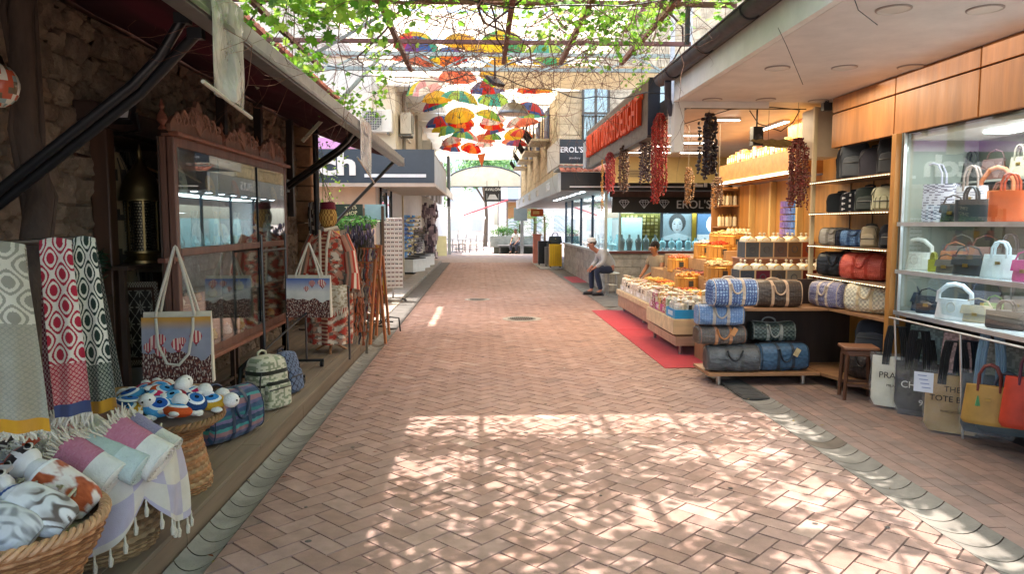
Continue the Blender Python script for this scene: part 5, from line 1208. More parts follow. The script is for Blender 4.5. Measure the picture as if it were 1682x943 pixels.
# counters with boxed pots
def counter(name,label,x0,x1,y0,y1,z0,z1,c,g=None,m='wood'):
    t=thing(name,label,'counter',((x0+x1)/2,(y0+y1)/2,0),0,g); a,b=(x1-x0)/2,(y1-y0)/2
    mb=MB(c); mb.bx(-a,a,-b,b,z0,z1-.02); 
    k=int((x1-x0)/.3)
    for i in range(1,k): mb.bx(-a+i*2*a/k-.003,-a+i*2*a/k+.003,-b-.002,-b+.002,z0,z1-.021,mixc(c,(0,0,0),.5))
    mb.build('body',m,t,smooth=False); mb=MB(mixc(c,(1,1,1),.1)); mb.bx(-a-.015,a+.015,-b-.015,b+.015,z1-.02,z1); mb.build('top',m,t,smooth=False,bevel=.004); return t
wc2=hx('b98a66')
st1=thing('sweets_stall','low two part wooden sweets stall with trays, on short legs over the red carpet','market stall',(0,0,0))
mb=MB(hx('b39479')); mb.bx(2.34,3.15,8.62,10.1,.13,.24); mb.bx(2.36,3.13,8.66,10.08,.24,.30,hx('8a6a50')); mb.bx(2.31,2.335,8.66,10.06,.27,.45,hx('d8c39a')); mb.bx(2.31,2.74,8.63,8.655,.27,.45,hx('d4bd92'));mb.bx(2.745,3.15,8.63,8.655,.27,.45,hx('8a644c')); mb.bx(2.337,3.15,8.66,10.1,.42,.45,hx('c8ae84')); mb.build('near_base','woodx',st1,smooth=False)
mb=MB(hx('a8876c')); mb.bx(2.52,3.2,10.12,13.3,.10,.32); mb.bx(2.49,2.515,10.1,13.3,.32,.40,hx('cdb48c')); mb.bx(2.516,3.2,10.1,13.3,.36,.40,hx('c8ae84')); mb.build('far_base','woodx',st1,smooth=False)
for x,y in ((2.42,8.7),(2.66,8.7),(2.42,10.0),(3.0,10.0),(2.6,13.1),(2.6,11.5)):
    mb=MB(hx('9a9a98')); mb.lathe([(.022,.018),(.022,.13)],10,(x,y,0)); mb.build('leg','metal',st1)
mb=MB(hx('b08a60')); mb.bx(2.78,3.6,9.0,13.2,.45,.60); mb.bx(3.15,3.9,9.5,13.4,.6,.80); mb.bx(3.4,4.1,9.8,13.4,.8,1.05);mb.bx(3.6,4.12,10.6,11.6,1.05,1.2); mb.build('stepped_tier','woodx',st1,smooth=False,bevel=.004)
def tray(label,x0,x1,y0,y1,z0,z1,c):
    t=thing('tray',label,'tray',((x0+x1)/2,(y0+y1)/2,z0),0,'coloured trays along the front of the sweets stall'); a,b,h=(x1-x0)/2,(y1-y0)/2,z1-z0
    mb=MB(c); mb.bx(-a,a,-b,b,0,.01); mb.bx(-a,-a+.01,-b,b,.01,h); mb.bx(a-.01,a,-b,b,.01,h); mb.bx(-a+.011,a-.011,-b,-b+.01,.01,h); mb.bx(-a+.011,a-.011,b-.01,b,.01,h); mb.build('tray_body','paint',t,smooth=False)
    mb=MB(mixc(c,hx('ffffff'),.55)); mb.bx(-a-.003,-a-.0005,-b*.5,b*.5,h*.25,h*.75); mb.build('label_patch','paint',t,smooth=False)
tray('sky blue tray at the near corner of the sweets stall',2.34,2.78,8.68,9.1,.452,.56,hx('2a93cc'))
tray('grey white tray right of the blue tray',2.80,3.14,8.68,9.1,.452,.54,hx('9a9a98'))
for i,(c,l) in enumerate(((hx('c24a8c'),'pink tray next to the sky blue tray'),(hx('c74a90'),'second pink tray from the near corner'),(hx('c24a8c'),'third pink tray from the near corner'))): tray(l,2.36,2.7,9.13+i*.33,9.43+i*.33,.452,.55,c)
for i in range(7): tray('white tray in the far row of the sweets stall',2.54,2.86,10.15+i*.44,10.55+i*.44,.402,.49,hx('d8cfc4'))
# bagged sweets
fc=[hx('c9bfa0'),hx('8fa080'),hx('b5564a'),hx('c8a05a'),hx('a04a60'),hx('d8c8a8'),hx('7a8a6a'),hx('c9c4b8')]
def sack(label,loc,w_,h_,c,g):
    t=thing('sweet_bag',label,'bag of sweets',loc,rnd.uniform(-.7,.7),g)
    sd_=rnd.random()*50
    def fn(u,v):
        a=2*PI*u; k=(abs(cos(a))**3+abs(sin(a))**3)**(-1/3); r=w_/2*(1-.1*v)*(1 if v<.72 else max(.14,1-(v-.72)/.14*.9)); r=r if v<.9 else w_*.08+w_*.28*(v-.9)/.1
        q=1+.10*mnoise.noise(V((cos(a)*2,sin(a)*2+sd_,v*5))); return (r*k*cos(a)*q,r*k*sin(a)*q*.85,h_*v)
    mb=MB(c); mb.surf(fn,20,18,lambda u,v:(mixc(c,hx('f0e8dc'),.55) if v>.72 else (jit(c,.35) if rnd.random()<.6 else mixc(c,hx('e8dcc8'),.5))),cu=True); mb.build('contents','gloss',t)
    mb=MB(hx('c9a860')); mb.tube([(w_*.09*cos(a),w_*.09*sin(a),h_*.885) for a in [i*.7 for i in range(9)]],.005,5,closed=True); mb.ell((0,-w_*.12,h_*.88),(.018,.012,.012),6); mb.build('ribbon','gloss',t)
    mb=MB(hx('2c2c2a') if rnd.random()<.5 else hx('e8e0cc')); mb.box((-w_*.1,-w_*.44,h_*.42),(w_*.34,.004,h_*.28)); mb.build('sticker','paint',t,smooth=False)
    return t
for i in range(11):
    y=8.78+i*.125
    for k,x in enumerate((2.42,2.56,2.70)):
        sack('cellophane bag of sweets tied with gold ribbon in the near tray rows of the stall',(x+rnd.uniform(-.012,.012),y+rnd.uniform(-.015,.015),.465),.13*rnd.uniform(.85,1.12),.26*rnd.uniform(.8,1.15),fc[(i//2+k)%8] if i>2 else hx('c9c6bc'),'bagged sweets in the near stall trays')
for i in range(22):
    for k,x in enumerate((2.60,2.74)): sack('cellophane bag of sweets tied with ribbon in the far white trays',(x+rnd.uniform(-.012,.012),10.22+i*.14+rnd.uniform(-.02,.02),.42),.12*rnd.uniform(.85,1.12),.24*rnd.uniform(.78,1.12),fc[(i//4+k)%8] if k else hx('c8b8a4'),'bagged sweets in the far stall trays')
# trays of dried fruit on tier
fr_=[hx('b5541c'),hx('7a3a20'),hx('c9862c'),hx('8c2f24'),hx('d8b45c'),hx('5c4030')]
for i in range(9):
    for k in range(2):
        t=thing('fruit_tray','shallow tray heaped with dried fruit on the middle tier of the stall','tray',(2.95+k*.0+.0+(.0 if k==0 else .30),9.15+i*.4,.602 if 1 else 0),0,'dried fruit trays on the middle tier')
        if k==1 and i>0: t.location=(3.3,9.15+i*.4,.802)
        c=fr_[(i*2+k)%6]; mb=MB(hx('b08a5a')); mb.bx(-.15,.15,-.17,.17,0,.05); mb.build('tray_body','woodx',t,smooth=False); mb=MB()
        for q in range(90): mb.ell((rnd.uniform(-.13,.13),rnd.uniform(-.15,.15),.055+rnd.uniform(0,.025)),(.018,.014,.01),5,col=jit(c,.35))
        mb.build('dried_fruit','dried',t)
def tub(label,loc,r,h,c,fill,g='wooden tubs on the stall tiers',sx=1.25):
    t=thing('wooden_tub',label,'wooden tub',loc,R(rnd.uniform(-10,10)),g)
    n=22; mb=MB(); 
    for k in range(n):
        a=2*PI*k/n; mb.box((r*cos(a)*sx,r*sin(a),h/2),(.008,2*PI*r/n*.93*(sx+1)/2,h),rz=math.atan2(sin(a)*sx,cos(a)),col=jit(c,.16))
    mb.build('staves','wood',t,smooth=False)
    mb=MB(hx('e0b060')); 
    for z in (.03,h-.03): mb.tube([(r*1.04*cos(a)*sx,r*1.05*sin(a),z) for a in [2*PI*i/32 for i in range(32)]],.005,5,closed=True)
    mb.build('hoop','metal',t)
    mb=MB(hx('3a3a36')); mb.box((-.02,-r*1.09,h*.55),(.07,.004,.08)); mb.build('sticker','paint',t,smooth=False)
    mb=MB(); 
    for q in range(120):
        a=rnd.uniform(0,6.28); rr=r*.9*math.sqrt(rnd.random()); mb.ell((rr*cos(a)*sx,rr*sin(a),h-.01+.05*(1-rr/r)+rnd.uniform(0,.02)),(.022,.018,.014),6,col=jit(fill,.3))
    mb.build('sweets','gloss',t); return t
ty=hx('c98f3e')
for l,x,y,z,r,f in (('wooden tub with orange sweets, left on the third tier',3.05,10.6,.602,.16,hx('d88a3a')),('wooden tub with pale sweets, middle of the third tier',3.36,10.2,.802,.16,hx('d0b888')),('wooden tub nearest on the third tier, right side',3.25,9.75,.802,.15,hx('c8a878')),
  ('wooden tub far back on the third tier',3.30,12.0,.802,.16,hx('cc5a2a')),('wooden tub with red sweets on the fourth tier',3.62,10.9,1.052,.17,hx('c2452a')),('wooden tub with cellophane bags on the fourth tier, left',3.58,11.5,1.052,.15,hx('c9c4b8')),
  ('wooden tub, right end of the fourth tier',3.88,10.3,1.052,.15,hx('d0a050')),('big wooden tub topped with gold lidded jars on the highest tier',3.84,10.95,1.202,.19,hx('d8c08c')),('second tub of the highest tier, partly behind',3.82,11.4,1.202,.17,hx('c9b070'))):
    tub(l,(x,y,z),r,.24,jit(ty,.1),f)
cr=thing('wooden_crate','open wooden crate frame standing on the upper tier with a tub inside','crate',(3.93,9.95,1.052)); mb=MB(hx('b8864a'))
for z in (.01,.29): mb.bx(-.2,.2,-.16,.16,z-.01,z+.01)
mb.bx(-.2,-.18,-.16,.16,.0205,.2795); mb.bx(.18,.2,-.16,.16,.0205,.2795); mb.build('frame','woodx',cr,smooth=False)
# jar boxes (glazed boxes with gold handled lids) on right counters
counter('sweets_counter','dark wooden counter behind the duffel bags carrying the nearer row of sweet boxes',3.0,4.1,8.35,8.95,0,.86,hx('8a5a3c'))
counter('sweets_counter','taller brown counter at the back right carrying the farther row of sweet boxes',3.3,4.18,9.02,9.45,0,1.17,hx('9a6444'))
counter('sweets_counter','low wooden counter just left of the taller brown counters',2.55,2.98,8.2,8.55,0,.60,hx('9a7450'))
def jbox(label,loc,c,g):
    t=thing('sweet_display_box',label,'display box',loc,0,g)
    mb=MB(c); mb.box((0,0,.1),(.17,.30,.2)); mb.build('body','gloss',t,smooth=False,bevel=.003)
    mb=MB(hx('d8b890')); 
    for x in (-.087,.087):
        for y in (-.15,.15): mb.box((x,y,.1),(.008,.008,.2))
    mb.box((0,-.152,.2),(.182,.008,.01)); mb.box((0,-.152,.004),(.182,.008,.01)); mb.build('edge_trim','gloss',t,smooth=False)
    mb=MB(hx('4a4a50')); mb.tube([(.035*cos(a),-.153,.11+.04*sin(a)) for a in [2*PI*i/14 for i in range(14)]],.005,5,closed=True); mb.build('emblem','paint',t)
    for y in (-.06,.08):
        mb=MB(hx('d6cdb4')); mb.lathe([(.085,.2),(.08,.23),(.06,.255),(.03,.268),(.012,.272),(.008,.29),(.018,.298),(.016,.312),(.001,.318)],20,(0,y,0)); mb.build('domed_lid','gloss',t)
        mb=MB(hx('c9a050')); mb.tube([(.055*cos(a),y-.09,.215+.045*sin(a)) for a in [PI*i/8 for i in range(9)]],.006,5); mb.build('ring_handle','metal',t)
    return t
jc=[hx('4a5058'),hx('6a2c3a'),hx('5a5048'),hx('8a8478'),hx('6c2a28'),hx('5a2620')]
for i in range(6): jbox('burgundy and grey sweet box with gold domed lid in the nearer row',(3.10+i*.185,8.52,.862),jc[i],'nearer row of sweet boxes')
for i in range(5): jbox('grey to brown sweet box with gold domed lid in the farther row',(3.40+i*.18,9.18,1.172),[hx('555b62'),hx('60666c'),hx('6a5a58'),hx('75604e'),hx('a04a34')][i],'farther row of sweet boxes')
for i in range(2):
    sack('cream sweet bag on the low counter behind the blue duffel bag',(2.66+i*.2,8.36,.602),.2,.30,hx('c9b078'),'sweet bags on the low counter')
for i in range(6):
    jar((3.75+i*.06,10.95,1.44),.10,.03,hx('c8b48a'),hx('e6d8b4'),'gold knobbed jar heaped on the highest tub','gold knobbed jars on the highest tub')
# display rack at the back, pouches coloured from blue to violet
mb=MB(hx('5a88b8')); t=thing('pouch_rack','blue and violet pouch rack at the back of the sweets shop','rack',(4.17,9.75,1.6))
for i in range(7):
    for k in range(7): mb.box((0,-.28+i*.09,-.3+k*.095),(.02,.078,.08),col=jit(mixc(hx('4a90d0'),hx('8a6ab0'),i/6),.2))
mb.build('pouches','gloss',t,smooth=False)
# ================================================================ JEWELLERY SHOP (right, far)
js=thing('jewellery_shop','corner jewellery shop with black fascia, glass windows and pale stone base','shop building',(0,0,0))
SX=2.9;SY=17.0
mb=MB(hx('c9c4bc'))
def blocks(mb,axis,fix,a0,a1,z0,z1,c,bw=.42,bh=.19,th=.04):
    z=z0;k=0
    while z<z1-.02:
        h=min(bh,z1-z); a=a0-(bw/2 if k%2 else 0)
        while a<a1:
            p=max(a,a0)+.004;q=min(a+bw,a1)-.004
            if q>p:
                cc=jit(c,.10); t=th*rnd.uniform(.5,1)
                if axis=='x': mb.box(((p+q)/2,fix-t/2,z+h/2),(q-p,t,h-.008),col=cc)
                else: mb.box((fix-t/2,(p+q)/2,z+h/2),(t,q-p,h-.008),col=cc)
            a+=bw
        z+=h;k+=1
blocks(mb,'x',SY,SX,7.5,0.02,.90,hx('b8b0a0')); blocks(mb,'y',SX,SY,25.2,.02,.90,hx('b4b2ae')); mb.build('stone_base','stone',js,smooth=False)
mb=MB(hx('a39a8c')); mb.bx(SX+.0,7.5,SY,SY+.1,0,.9); mb.bx(SX,SX+.1,SY+.101,25.2,0,.9); mb.build('base_core','concrete',js,smooth=False)
mb=MB(hx('6e3a30')); mb.bx(SX+.0,7.5,SY-.10,SY+.2,.905,.96); mb.build('sill','woodx',js,smooth=False)
mb=MB(hx('c8ccd0')); mb.bx(SX-.08,SX+.3,SY+.21,25.2,.905,.96); mb.bx(SX-.08,SX-.001,SY-.1,SY+.209,.905,.96); mb.build('side_sill','paint',js,smooth=False)
mb=MB(); mb.bx(SX+.02,7.5,SY+.02,SY+.03,.96,1.86); mb.bx(SX+.02,SX+.03,SY+.05,25.0,.96,2.34); mb.build('window_glass','glass',js,smooth=False)
mb=MB(hx('9fb6bc')); 
for y in (SY+.03,19.1,21.3,23.4,25.1): mb.bx(SX-.01,SX+.05,y-.03,y+.03,.96,2.34,hx('2f3a46') if y>18 else hx('b8c4c4'))
mb.bx(3.22,3.26,SY,SY+.06,.96,1.86); mb.build('window_frame','metal',js,smooth=False)
mb=MB(hx('16181c')); mb.bx(3.05,7.5,SY-.03,SY+.05,1.86,2.22); mb.build('lower_fascia','plastic',js,smooth=False)
mb=MB(hx('5a4038')); mb.bx(SX+.1,7.5,SY+.0,SY+.05,2.222,2.40); mb.build('brown_band','wood',js,smooth=False)
for i in range(3):
    x=3.33+i*.47; z=2.06; mb=MB(hx('c9ccd0')); y=SY-.034
    for a,b in (((-.12,.05),(.12,.05)),((-.12,.05),(-.07,.09)),((.12,.05),(.07,.09)),((-.07,.09),(.07,.09)),((-.12,.05),(0,-.10)),((.12,.05),(0,-.10)),((-.04,.05),(0,-.10)),((.04,.05),(0,-.10)),((-.04,.05),(-.02,.09)),((.04,.05),(.02,.09))): mb.tube([(x+a[0],y,z+a[1]),(x+b[0],y,z+b[1])],.006,5)
    mb.build('diamond_emblem','paint',js)
text("EROL'S GOLD",.27,hx('c9c9c9'),'paint',js,(4.55,SY-.036,2.04),FRONT,ext=.008,align='LEFT')
# canopy fascia
KX=1.8;KY=16.5
mb=MB(hx('1f242b')); mb.bx(KX,7.5,KY,KY+.08,2.36,2.76); mb.bx(3.92,3.9+0.02,KY,KY+.08,2.4,2.7); mb.build('front_fascia','plastic',js,smooth=False)
mb=MB(hx('e4e6e8')); mb.bx(2.0,4.6,KY-.012,KY-.002,2.42,2.445); mb.build('white_line','paint',js,smooth=False)
text("EROL'S",.42,hx('e4e4e0'),'paint',js,(4.8,KY-.012,2.57),FRONT,ext=.01,sx=1.1,font_off=.012,align='LEFT')
mb=MB(hx('aab4bc')); 
for i in range(11): mb.bx(KX-.06,KX-.001,KY+.0+i*1.8,KY+1.78+i*1.8,2.32,2.74,jit(hx('a9b3bb'),.08))
mb.build('side_fascia','metal',js,smooth=False)
for i in range(5): text("EROL'S",.3,hx('d8dde0'),'paint',js,(KX-.066,19+i*3.6,2.53),STREETR,ext=.006)
mb=MB(hx('8c8f92')); mb.bx(KX+.001,7.5,KY+.081,36,2.35,2.40); mb.build('canopy_soffit','paint',js,smooth=False)
mb=MB(hx('8a8a88')); mb.bx(KX+.001,7.5,KY+.081,36,2.70,2.75); mb.build('canopy_top','paint',js,smooth=False)
mb=MB(hx('ffffff')); 
for i in range(8): mb.box((2.4,KY+.8+i*.9,2.345),(.12,.12,.006))
mb.build('downlight','lampcool',js,smooth=False)
mb=MB(); 
for i in range(45):
    c=jit(hx('b5705a'),.2); x=KX+.05+i*.125
    mb.surf(lambda u,v:(x+.06*cos(PI*u),KY-.02+.5*v,2.77+.16*v+.04*sin(PI*u)),6,2,col=c); mb.surf(lambda u,v:(x+.06*cos(PI*u),KY-.02,2.765+.045*sin(PI*u)*v),6,1,col=c)
mb.build('roof_tiles','stone',js)
mb=MB(hx('d8dcdc')); mb.bx(SX+1.3,7.5,20.0,20.05,0,2.34,hx('5f6a70')); mb.bx(SX+.06,SX+1.29,25.2,25.25,0,2.34,hx('b8c0c2')); mb.bx(SX+.06,7.5,SY+.06,25,.92,.94,hx('a8b0b4')); mb.build('inner_wall','paint',js,smooth=False)
# window contents: posters, busts, jewellery
def poster(label,x0,x1,z0,z1,y,cf): 
    mb=MB(); mb.sheet(lambda u,v:(x0+(x1-x0)*u,y,z1-(z1-z0)*v),60,60,cf,.01,(0,-1,0)); return tag(mb.build('poster','paint',smooth=False),label,'poster')
def face1(u,v):
    if (u-.5)**2/.035+(v-.44)**2/.075<1:
        if abs(v-.38)<.013 and .06<abs(u-.5)<.13: return hx('3a3c40')
        if abs(v-.33)<.008 and .05<abs(u-.5)<.15: return hx('3a3c40')
        if abs(v-.60)<.014 and abs(u-.5)<.055: return hx('5a4646')
        if abs(u-.5)<.018 and .40<v<.53: return hx('747a80')
        return mixc(hx('8f959a'),hx('555c62'),max(0,(u-.45)*2.2))
    if (u-.5)**2/.09+(v-.34)**2/.13<1: return hx('22262a')
    if v>.72+.3*abs(u-.5): return hx('9aa6ac')
    return mixc(hx('56646c'),hx('7a8a92'),v)
def face2(u,v):
    if (u-.42)**2/.03+(v-.40)**2/.10<1: return mixc(hx('d8d4d0'),hx('8a8a90'),max(0,(u-.35)*3))
    if u>.40 and (u-.55)**2/.06+(v-.30)**2/.12<1: return hx('3a3438')
    if abs(u-.5)<.10 and .6<v<.8: return hx('b8b4b0')
    if v>.78: return hx('c0c0c4')
    return mixc(hx('2c4a6c'),hx('5a80a0'),v)
poster('grey portrait poster of a woman, left one in the jewellery window',4.45,5.15,1.2,1.84,SY+.75,face1)
poster('blue portrait poster of a face in profile, right one in the jewellery window',5.3,6.2,1.2,1.84,SY+.75,face2)
for x in (5.2,6.28): 
    mb=MB(hx('b8983c')); mb.box((x,SY+.7,1.45),(.1,.04,.95)); thing_mesh(mb,'gold_pillar','metal','gold pillar beside a portrait poster in the jewellery window','pillar','gold pillars in the jewellery window',smooth=False)
mb=MB(hx('a39a5c'))
for i in range(9):
    for k in range(6): mb.box((3.45+i*.1,SY+.62,1.35+k*.085),(.07,.02,.06),col=jit(rnd.choice([hx('b8ac6c'),hx('8a8448'),hx('c9c08a')]),.2))
mb.box((3.85,SY+.66,1.4),(1.0,.04,.9),col=hx('6a683c')); thing_mesh(mb,'jewellery_board','metal','olive gold board of jewellery at the left of the window','jewellery board',smooth=False)
for i in range(19):
    x=3.35+i*.2; t=thing('bust_display','pale blue velvet necklace bust in the jewellery window','display bust',(x,SY+.3+.08*(i%2),.962),0,'necklace busts in the jewellery window')
    c=jit(hx('7fb0bc') if i>4 else hx('5a6a6c'),.12); h=.30 if i>4 else .38
    mb=MB(c); mb.lathe([(.07,0),(.055,.02),(.07,h*.3),(.085,h*.55),(.07,h*.72),(.03,h*.8),(.026,h),(.001,h)],14,sy=.6); mb.build('bust','paint',t)
    mb=MB(hx('e8e8e0')); mb.tube([(.05*cos(a),-.045-.012*sin(a),h*.62+.06*sin(a)) for a in [PI+PI*k/8 for k in range(9)]],.005,5); mb.build('necklace','metal',t)
for i in range(40):
    x=4.3+rnd.uniform(0,2.9); t=tag(MB(hx('b9d2d8')).box((0,0,.02),(.08,.06,.04)).ell((0,0,.05),(.02,.02,.015),6,col=hx('f0f0f0')).build('ring_box','gloss'),'small pale ring box on the window ledge','ring box','ring boxes on the jewellery window ledge'); t.location=(x,SY+.12+rnd.uniform(0,.1),.962)
for i in range(26):
    y=17.4+i*.29; mb=MB(jit(hx('8ab6be'),.15)); h=rnd.uniform(.2,.4); mb.lathe([(.06,0),(.05,.02),(.07,h*.3),(.085,h*.55),(.03,h*.8),(.026,h),(.001,h)],10,(SX+.22+.12*(i%3),y,.962)); thing_mesh(mb,'bust_display','paint','necklace bust standing in the street side window','display bust','necklace busts in the street side window')
for i in range(4):
    mb=MB(hx('a8c8cc')); mb.bx(SX+.5,SX+1.0,17.6+i*2,18.9+i*2,.96,1.75); mb.bx(SX+.49,SX+.499,17.65+i*2,18.85+i*2,1.05,1.7,hx('d8e4e8')); thing_mesh(mb,'display_cabinet','gloss','pale cabinet inside the street side jewellery window','display cabinet','pale cabinets inside the jewellery shop',smooth=False)
# small box sign EROL'S+
es=thing('box_sign','dark box sign with serif lettering and a pale side panel at the stone building corner','shop sign',(0,0,0))
mb=MB(hx('23282e')); mb.bx(1.78,2.42,16.6,16.7,2.96,3.50); mb.build('front_panel','plastic',es,smooth=False)
mb=MB(hx('c2beb4')); mb.add([(1.775,16.6,2.93),(1.775,16.6,3.52),(1.66,18.4,3.45),(1.66,18.4,2.86),(1.80,16.71,2.93),(1.80,16.71,3.52),(1.7,18.4,3.45),(1.7,18.4,2.86)],[(0,1,2,3),(7,6,5,4),(0,4,5,1),(1,5,6,2),(2,6,7,3),(3,7,4,0)]); mb.bx(1.8,2.42,16.71,18.3,2.87,2.92); mb.build('side_panel','paint',es,smooth=False)
text("EROL'S+",.17,hx('eaeaea'),'paint',es,(2.1,16.592,3.26),FRONT,ext=.005,font_off=.003)
text("jewellery",.07,hx('c9c9c9'),'paint',es,(2.12,16.592,3.08),FRONT,ext=.003)
# stone apartment house above
ap=thing('stone_building','cream ashlar stone building with window and wrought iron balconies on the right','building',(0,0,0))
mb=MB(); blocks(mb,'x',19.0,2.02,8.5,2.8,7.6,hx('c9b898'),.5,.27,.05); blocks(mb,'y',2.02,19.0,36,2.8,7.6,hx('cabb9e'),.6,.27,.05); mb.build('stone_facing','stone',ap,smooth=False)
mb=MB(hx('a89878')); mb.bx(2.02,8.5,19.0,36,2.76,7.7); mb.build('wall','concrete',ap,smooth=False)
for x in (2.95,4.9):
    t=MB(hx('4a4a44')); t.bx(x-.3,x+.3,18.92,18.94,3.75,5.3,hx('8a9aa8')); t.build('window_pane','glass_strong',ap,smooth=False)
    t=MB(hx('5a5548')); 
    for xx in (x-.33,x,x+.33): t.bx(xx-.03,xx+.03,18.88,18.92,3.7,5.35)
    for z in (3.7,4.4,5.3): t.bx(x-.36,x+.36,18.89,18.918,z,z+.05)
    t.bx(x-.4,x+.4,18.9,18.945,3.6,3.7,hx('d0c0a0')); t.build('window_frame','paint',ap,smooth=False)
    t=MB(hx('2c2a28')); 
    for k in range(9): t.tube([(x-.36+k*.09,18.84,3.72),(x-.36+k*.09,18.70-.12*sin(k),4.0),(x-.36+k*.09,18.84,4.35)],.008,4)
    t.tube([(x-.38,18.84,4.35),(x+.38,18.84,4.35)],.012,5); t.build('window_grille','metal',ap)
for i in range(4):
    y=21+i*3.4; t=MB(hx('3a3634')); t.bx(1.45,1.96,y,y+1.7,3.95,4.02,hx('b0a48c'))
    for k in range(14):
        yy=y+.05+k*.123; t.tube([(1.47,yy,4.02),(1.30,yy,4.25),(1.42,yy,4.6),(1.47,yy,4.95)],.009,4)
    for k in range(4):
        for yy in (y,y+1.7): t.tube([(1.5+k*.13,yy,4.02),(1.5+k*.13,yy,4.95)],.009,4)
    t.tube([(1.96,y,4.95),(1.47,y,4.95),(1.47,y+1.7,4.95),(1.96,y+1.7,4.95)],.014,5); t.build('balcony','metal',ap)
    t=MB(hx('46587a')); 
    for k in range(5): t.bx(1.93,1.965,y+.2+k*.26,y+.42+k*.26,4.02,6.0)
    t.build('blue_shutter','paint',ap,smooth=False)
# suitcases
def suitcase(label,loc,h,w_,d_,c,rz=0):
    t=thing('suitcase',label,'suitcase',loc,rz,'suitcases lined up outside the shop')
    mb=MB(c); mb.box((0,0,.05+h/2),(w_,d_,h)); 
    for k in range(5): mb.box((-w_*.35+k*w_*.175,-d_/2-.004,.05+h/2),(.02,.012,h*.86),col=mixc(c,(0,0,0),.15))
    mb.build('shell','plastic',t,bevel=.02)
    mb=MB(hx('1a1a1a'))
    for x in (-w_*.38,w_*.38):
        for y in (-d_*.3,d_*.3): mb.tube([(x-.015,y,.025),(x+.015,y,.025)],.025,10)
    mb.build('wheel','plastic',t)
    mb=MB(hx('8c8c8c')); mb.tube([(-w_*.25,d_*.3,h+.05),(-w_*.25,d_*.3,h+.2),(w_*.25,d_*.3,h+.2),(w_*.25,d_*.3,h+.05)],.01,6); mb.build('handle','metal',t)
mb=MB(hx('a8a49c')); mb.bx(2.05,2.86,25.3,30,.016,.06); struct(mb,'step','concrete',bevel=.005)
suitcase('bright yellow hard suitcase at the near end of the row outside the shop',(2.62,25.7,.06),.78,.44,.28,hx('d8a80c'))
suitcase('grey suitcase behind the yellow one',(2.50,26.5,.06),.66,.36,.26,hx('7a7c80'))
suitcase('black tall suitcase, farthest in the row',(2.34,27.4,.06),.85,.40,.28,hx('1c2028'))
suitcase('small dark blue suitcase between the grey and black ones',(2.72,27.0,.06),.95,.40,.28,hx('222a38'))
handbag('black travel bag lying on the yellow suitcase',(2.62,25.75,.92),0,.5,.24,.26,hx('1c2624'),'top',g=None,name='travel_bag')
mb=MB(hx('c47a66')); mb.bx(2.05,2.35,28.6,28.9,.06,1.15); mb.bx(2.02,2.38,28.57,28.93,1.15,1.2); tag(mb.build('pillar','paint',smooth=False,bevel=.01),'pink terracotta pillar beyond the suitcases','pillar')
# ================================================================ LEFT FAR BUILDINGS
wt=thing('watch_shop','beige shop with dark grey sign fascia, flat canopy and shop door, beyond the stone house','shop building',(0,0,0))
LY=16.0
mb=MB(hx('3e4750')); mb.bx(-9,-1.0,LY,LY+.1,2.48,3.20); mb.build('sign_fascia','plastic',wt,smooth=False)
mb=MB(hx('e4e8ea')); mb.bx(-2.5,-1.18,LY-.014,LY-.002,2.60,2.67); mb.build('white_line','paint',wt,smooth=False)
text('watch',.66,hx('ece9e2'),'paint',wt,(-2.66,LY-.014,2.86),FRONT,ext=.012,sx=1.32,font_off=.022,align='RIGHT')
mb=MB(hx('cabfb0')); mb.bx(-9,-1.02,LY+.101,22,2.44,2.50); mb.bx(-9,-1.0,LY+.0,LY+.1,2.40,2.478,hx('b8a898')); mb.build('canopy_soffit','paint',wt,smooth=False)
mb=MB(hx('8c8884')); mb.bx(-9,-1.02,LY+.101,22,3.10,3.16); mb.bx(-1.06,-1.02,LY+.101,22,2.501,3.099,hx('b8bcbe')); mb.build('canopy_top','paint',wt,smooth=False)
mb=MB(hx('c4a890')); mb.bx(-9,-2.35,16.5,16.6,1.95,2.44); mb.bx(-9,-5,16.5,16.6,0,1.95); mb.bx(-2.42,-2.35,16.6,22,0,2.44,hx('c0b4a4')); mb.bx(-2.5,-2.35,16.5,16.6,0,1.95); mb.build('wall','paint',wt,smooth=False)
mb=MB(hx('1e2426')); mb.bx(-2.34,-2.30,17.2,17.28,0,2.44); mb.bx(-2.34,-2.30,18.2,18.28,0,2.44); mb.bx(-2.34,-2.30,17.2,18.28,2.36,2.43); mb.bx(-2.34,-2.30,19.2,19.28,0,2.44); mb.build('door_frame','plastic',wt,smooth=False)
mb=MB(hx('a8b6c4')); mb.bx(-2.345,-2.341,17.29,18.19,1.3,2.3); mb.bx(-2.345,-2.341,18.3,19.18,.2,2.3); mb.build('window_pane','glass_strong',wt,smooth=False)
mb=MB(hx('b8a896')); mb.bx(-5,-2.51,18.6,18.65,0,2.44); mb.build('inner_wall','paint',wt,smooth=False)
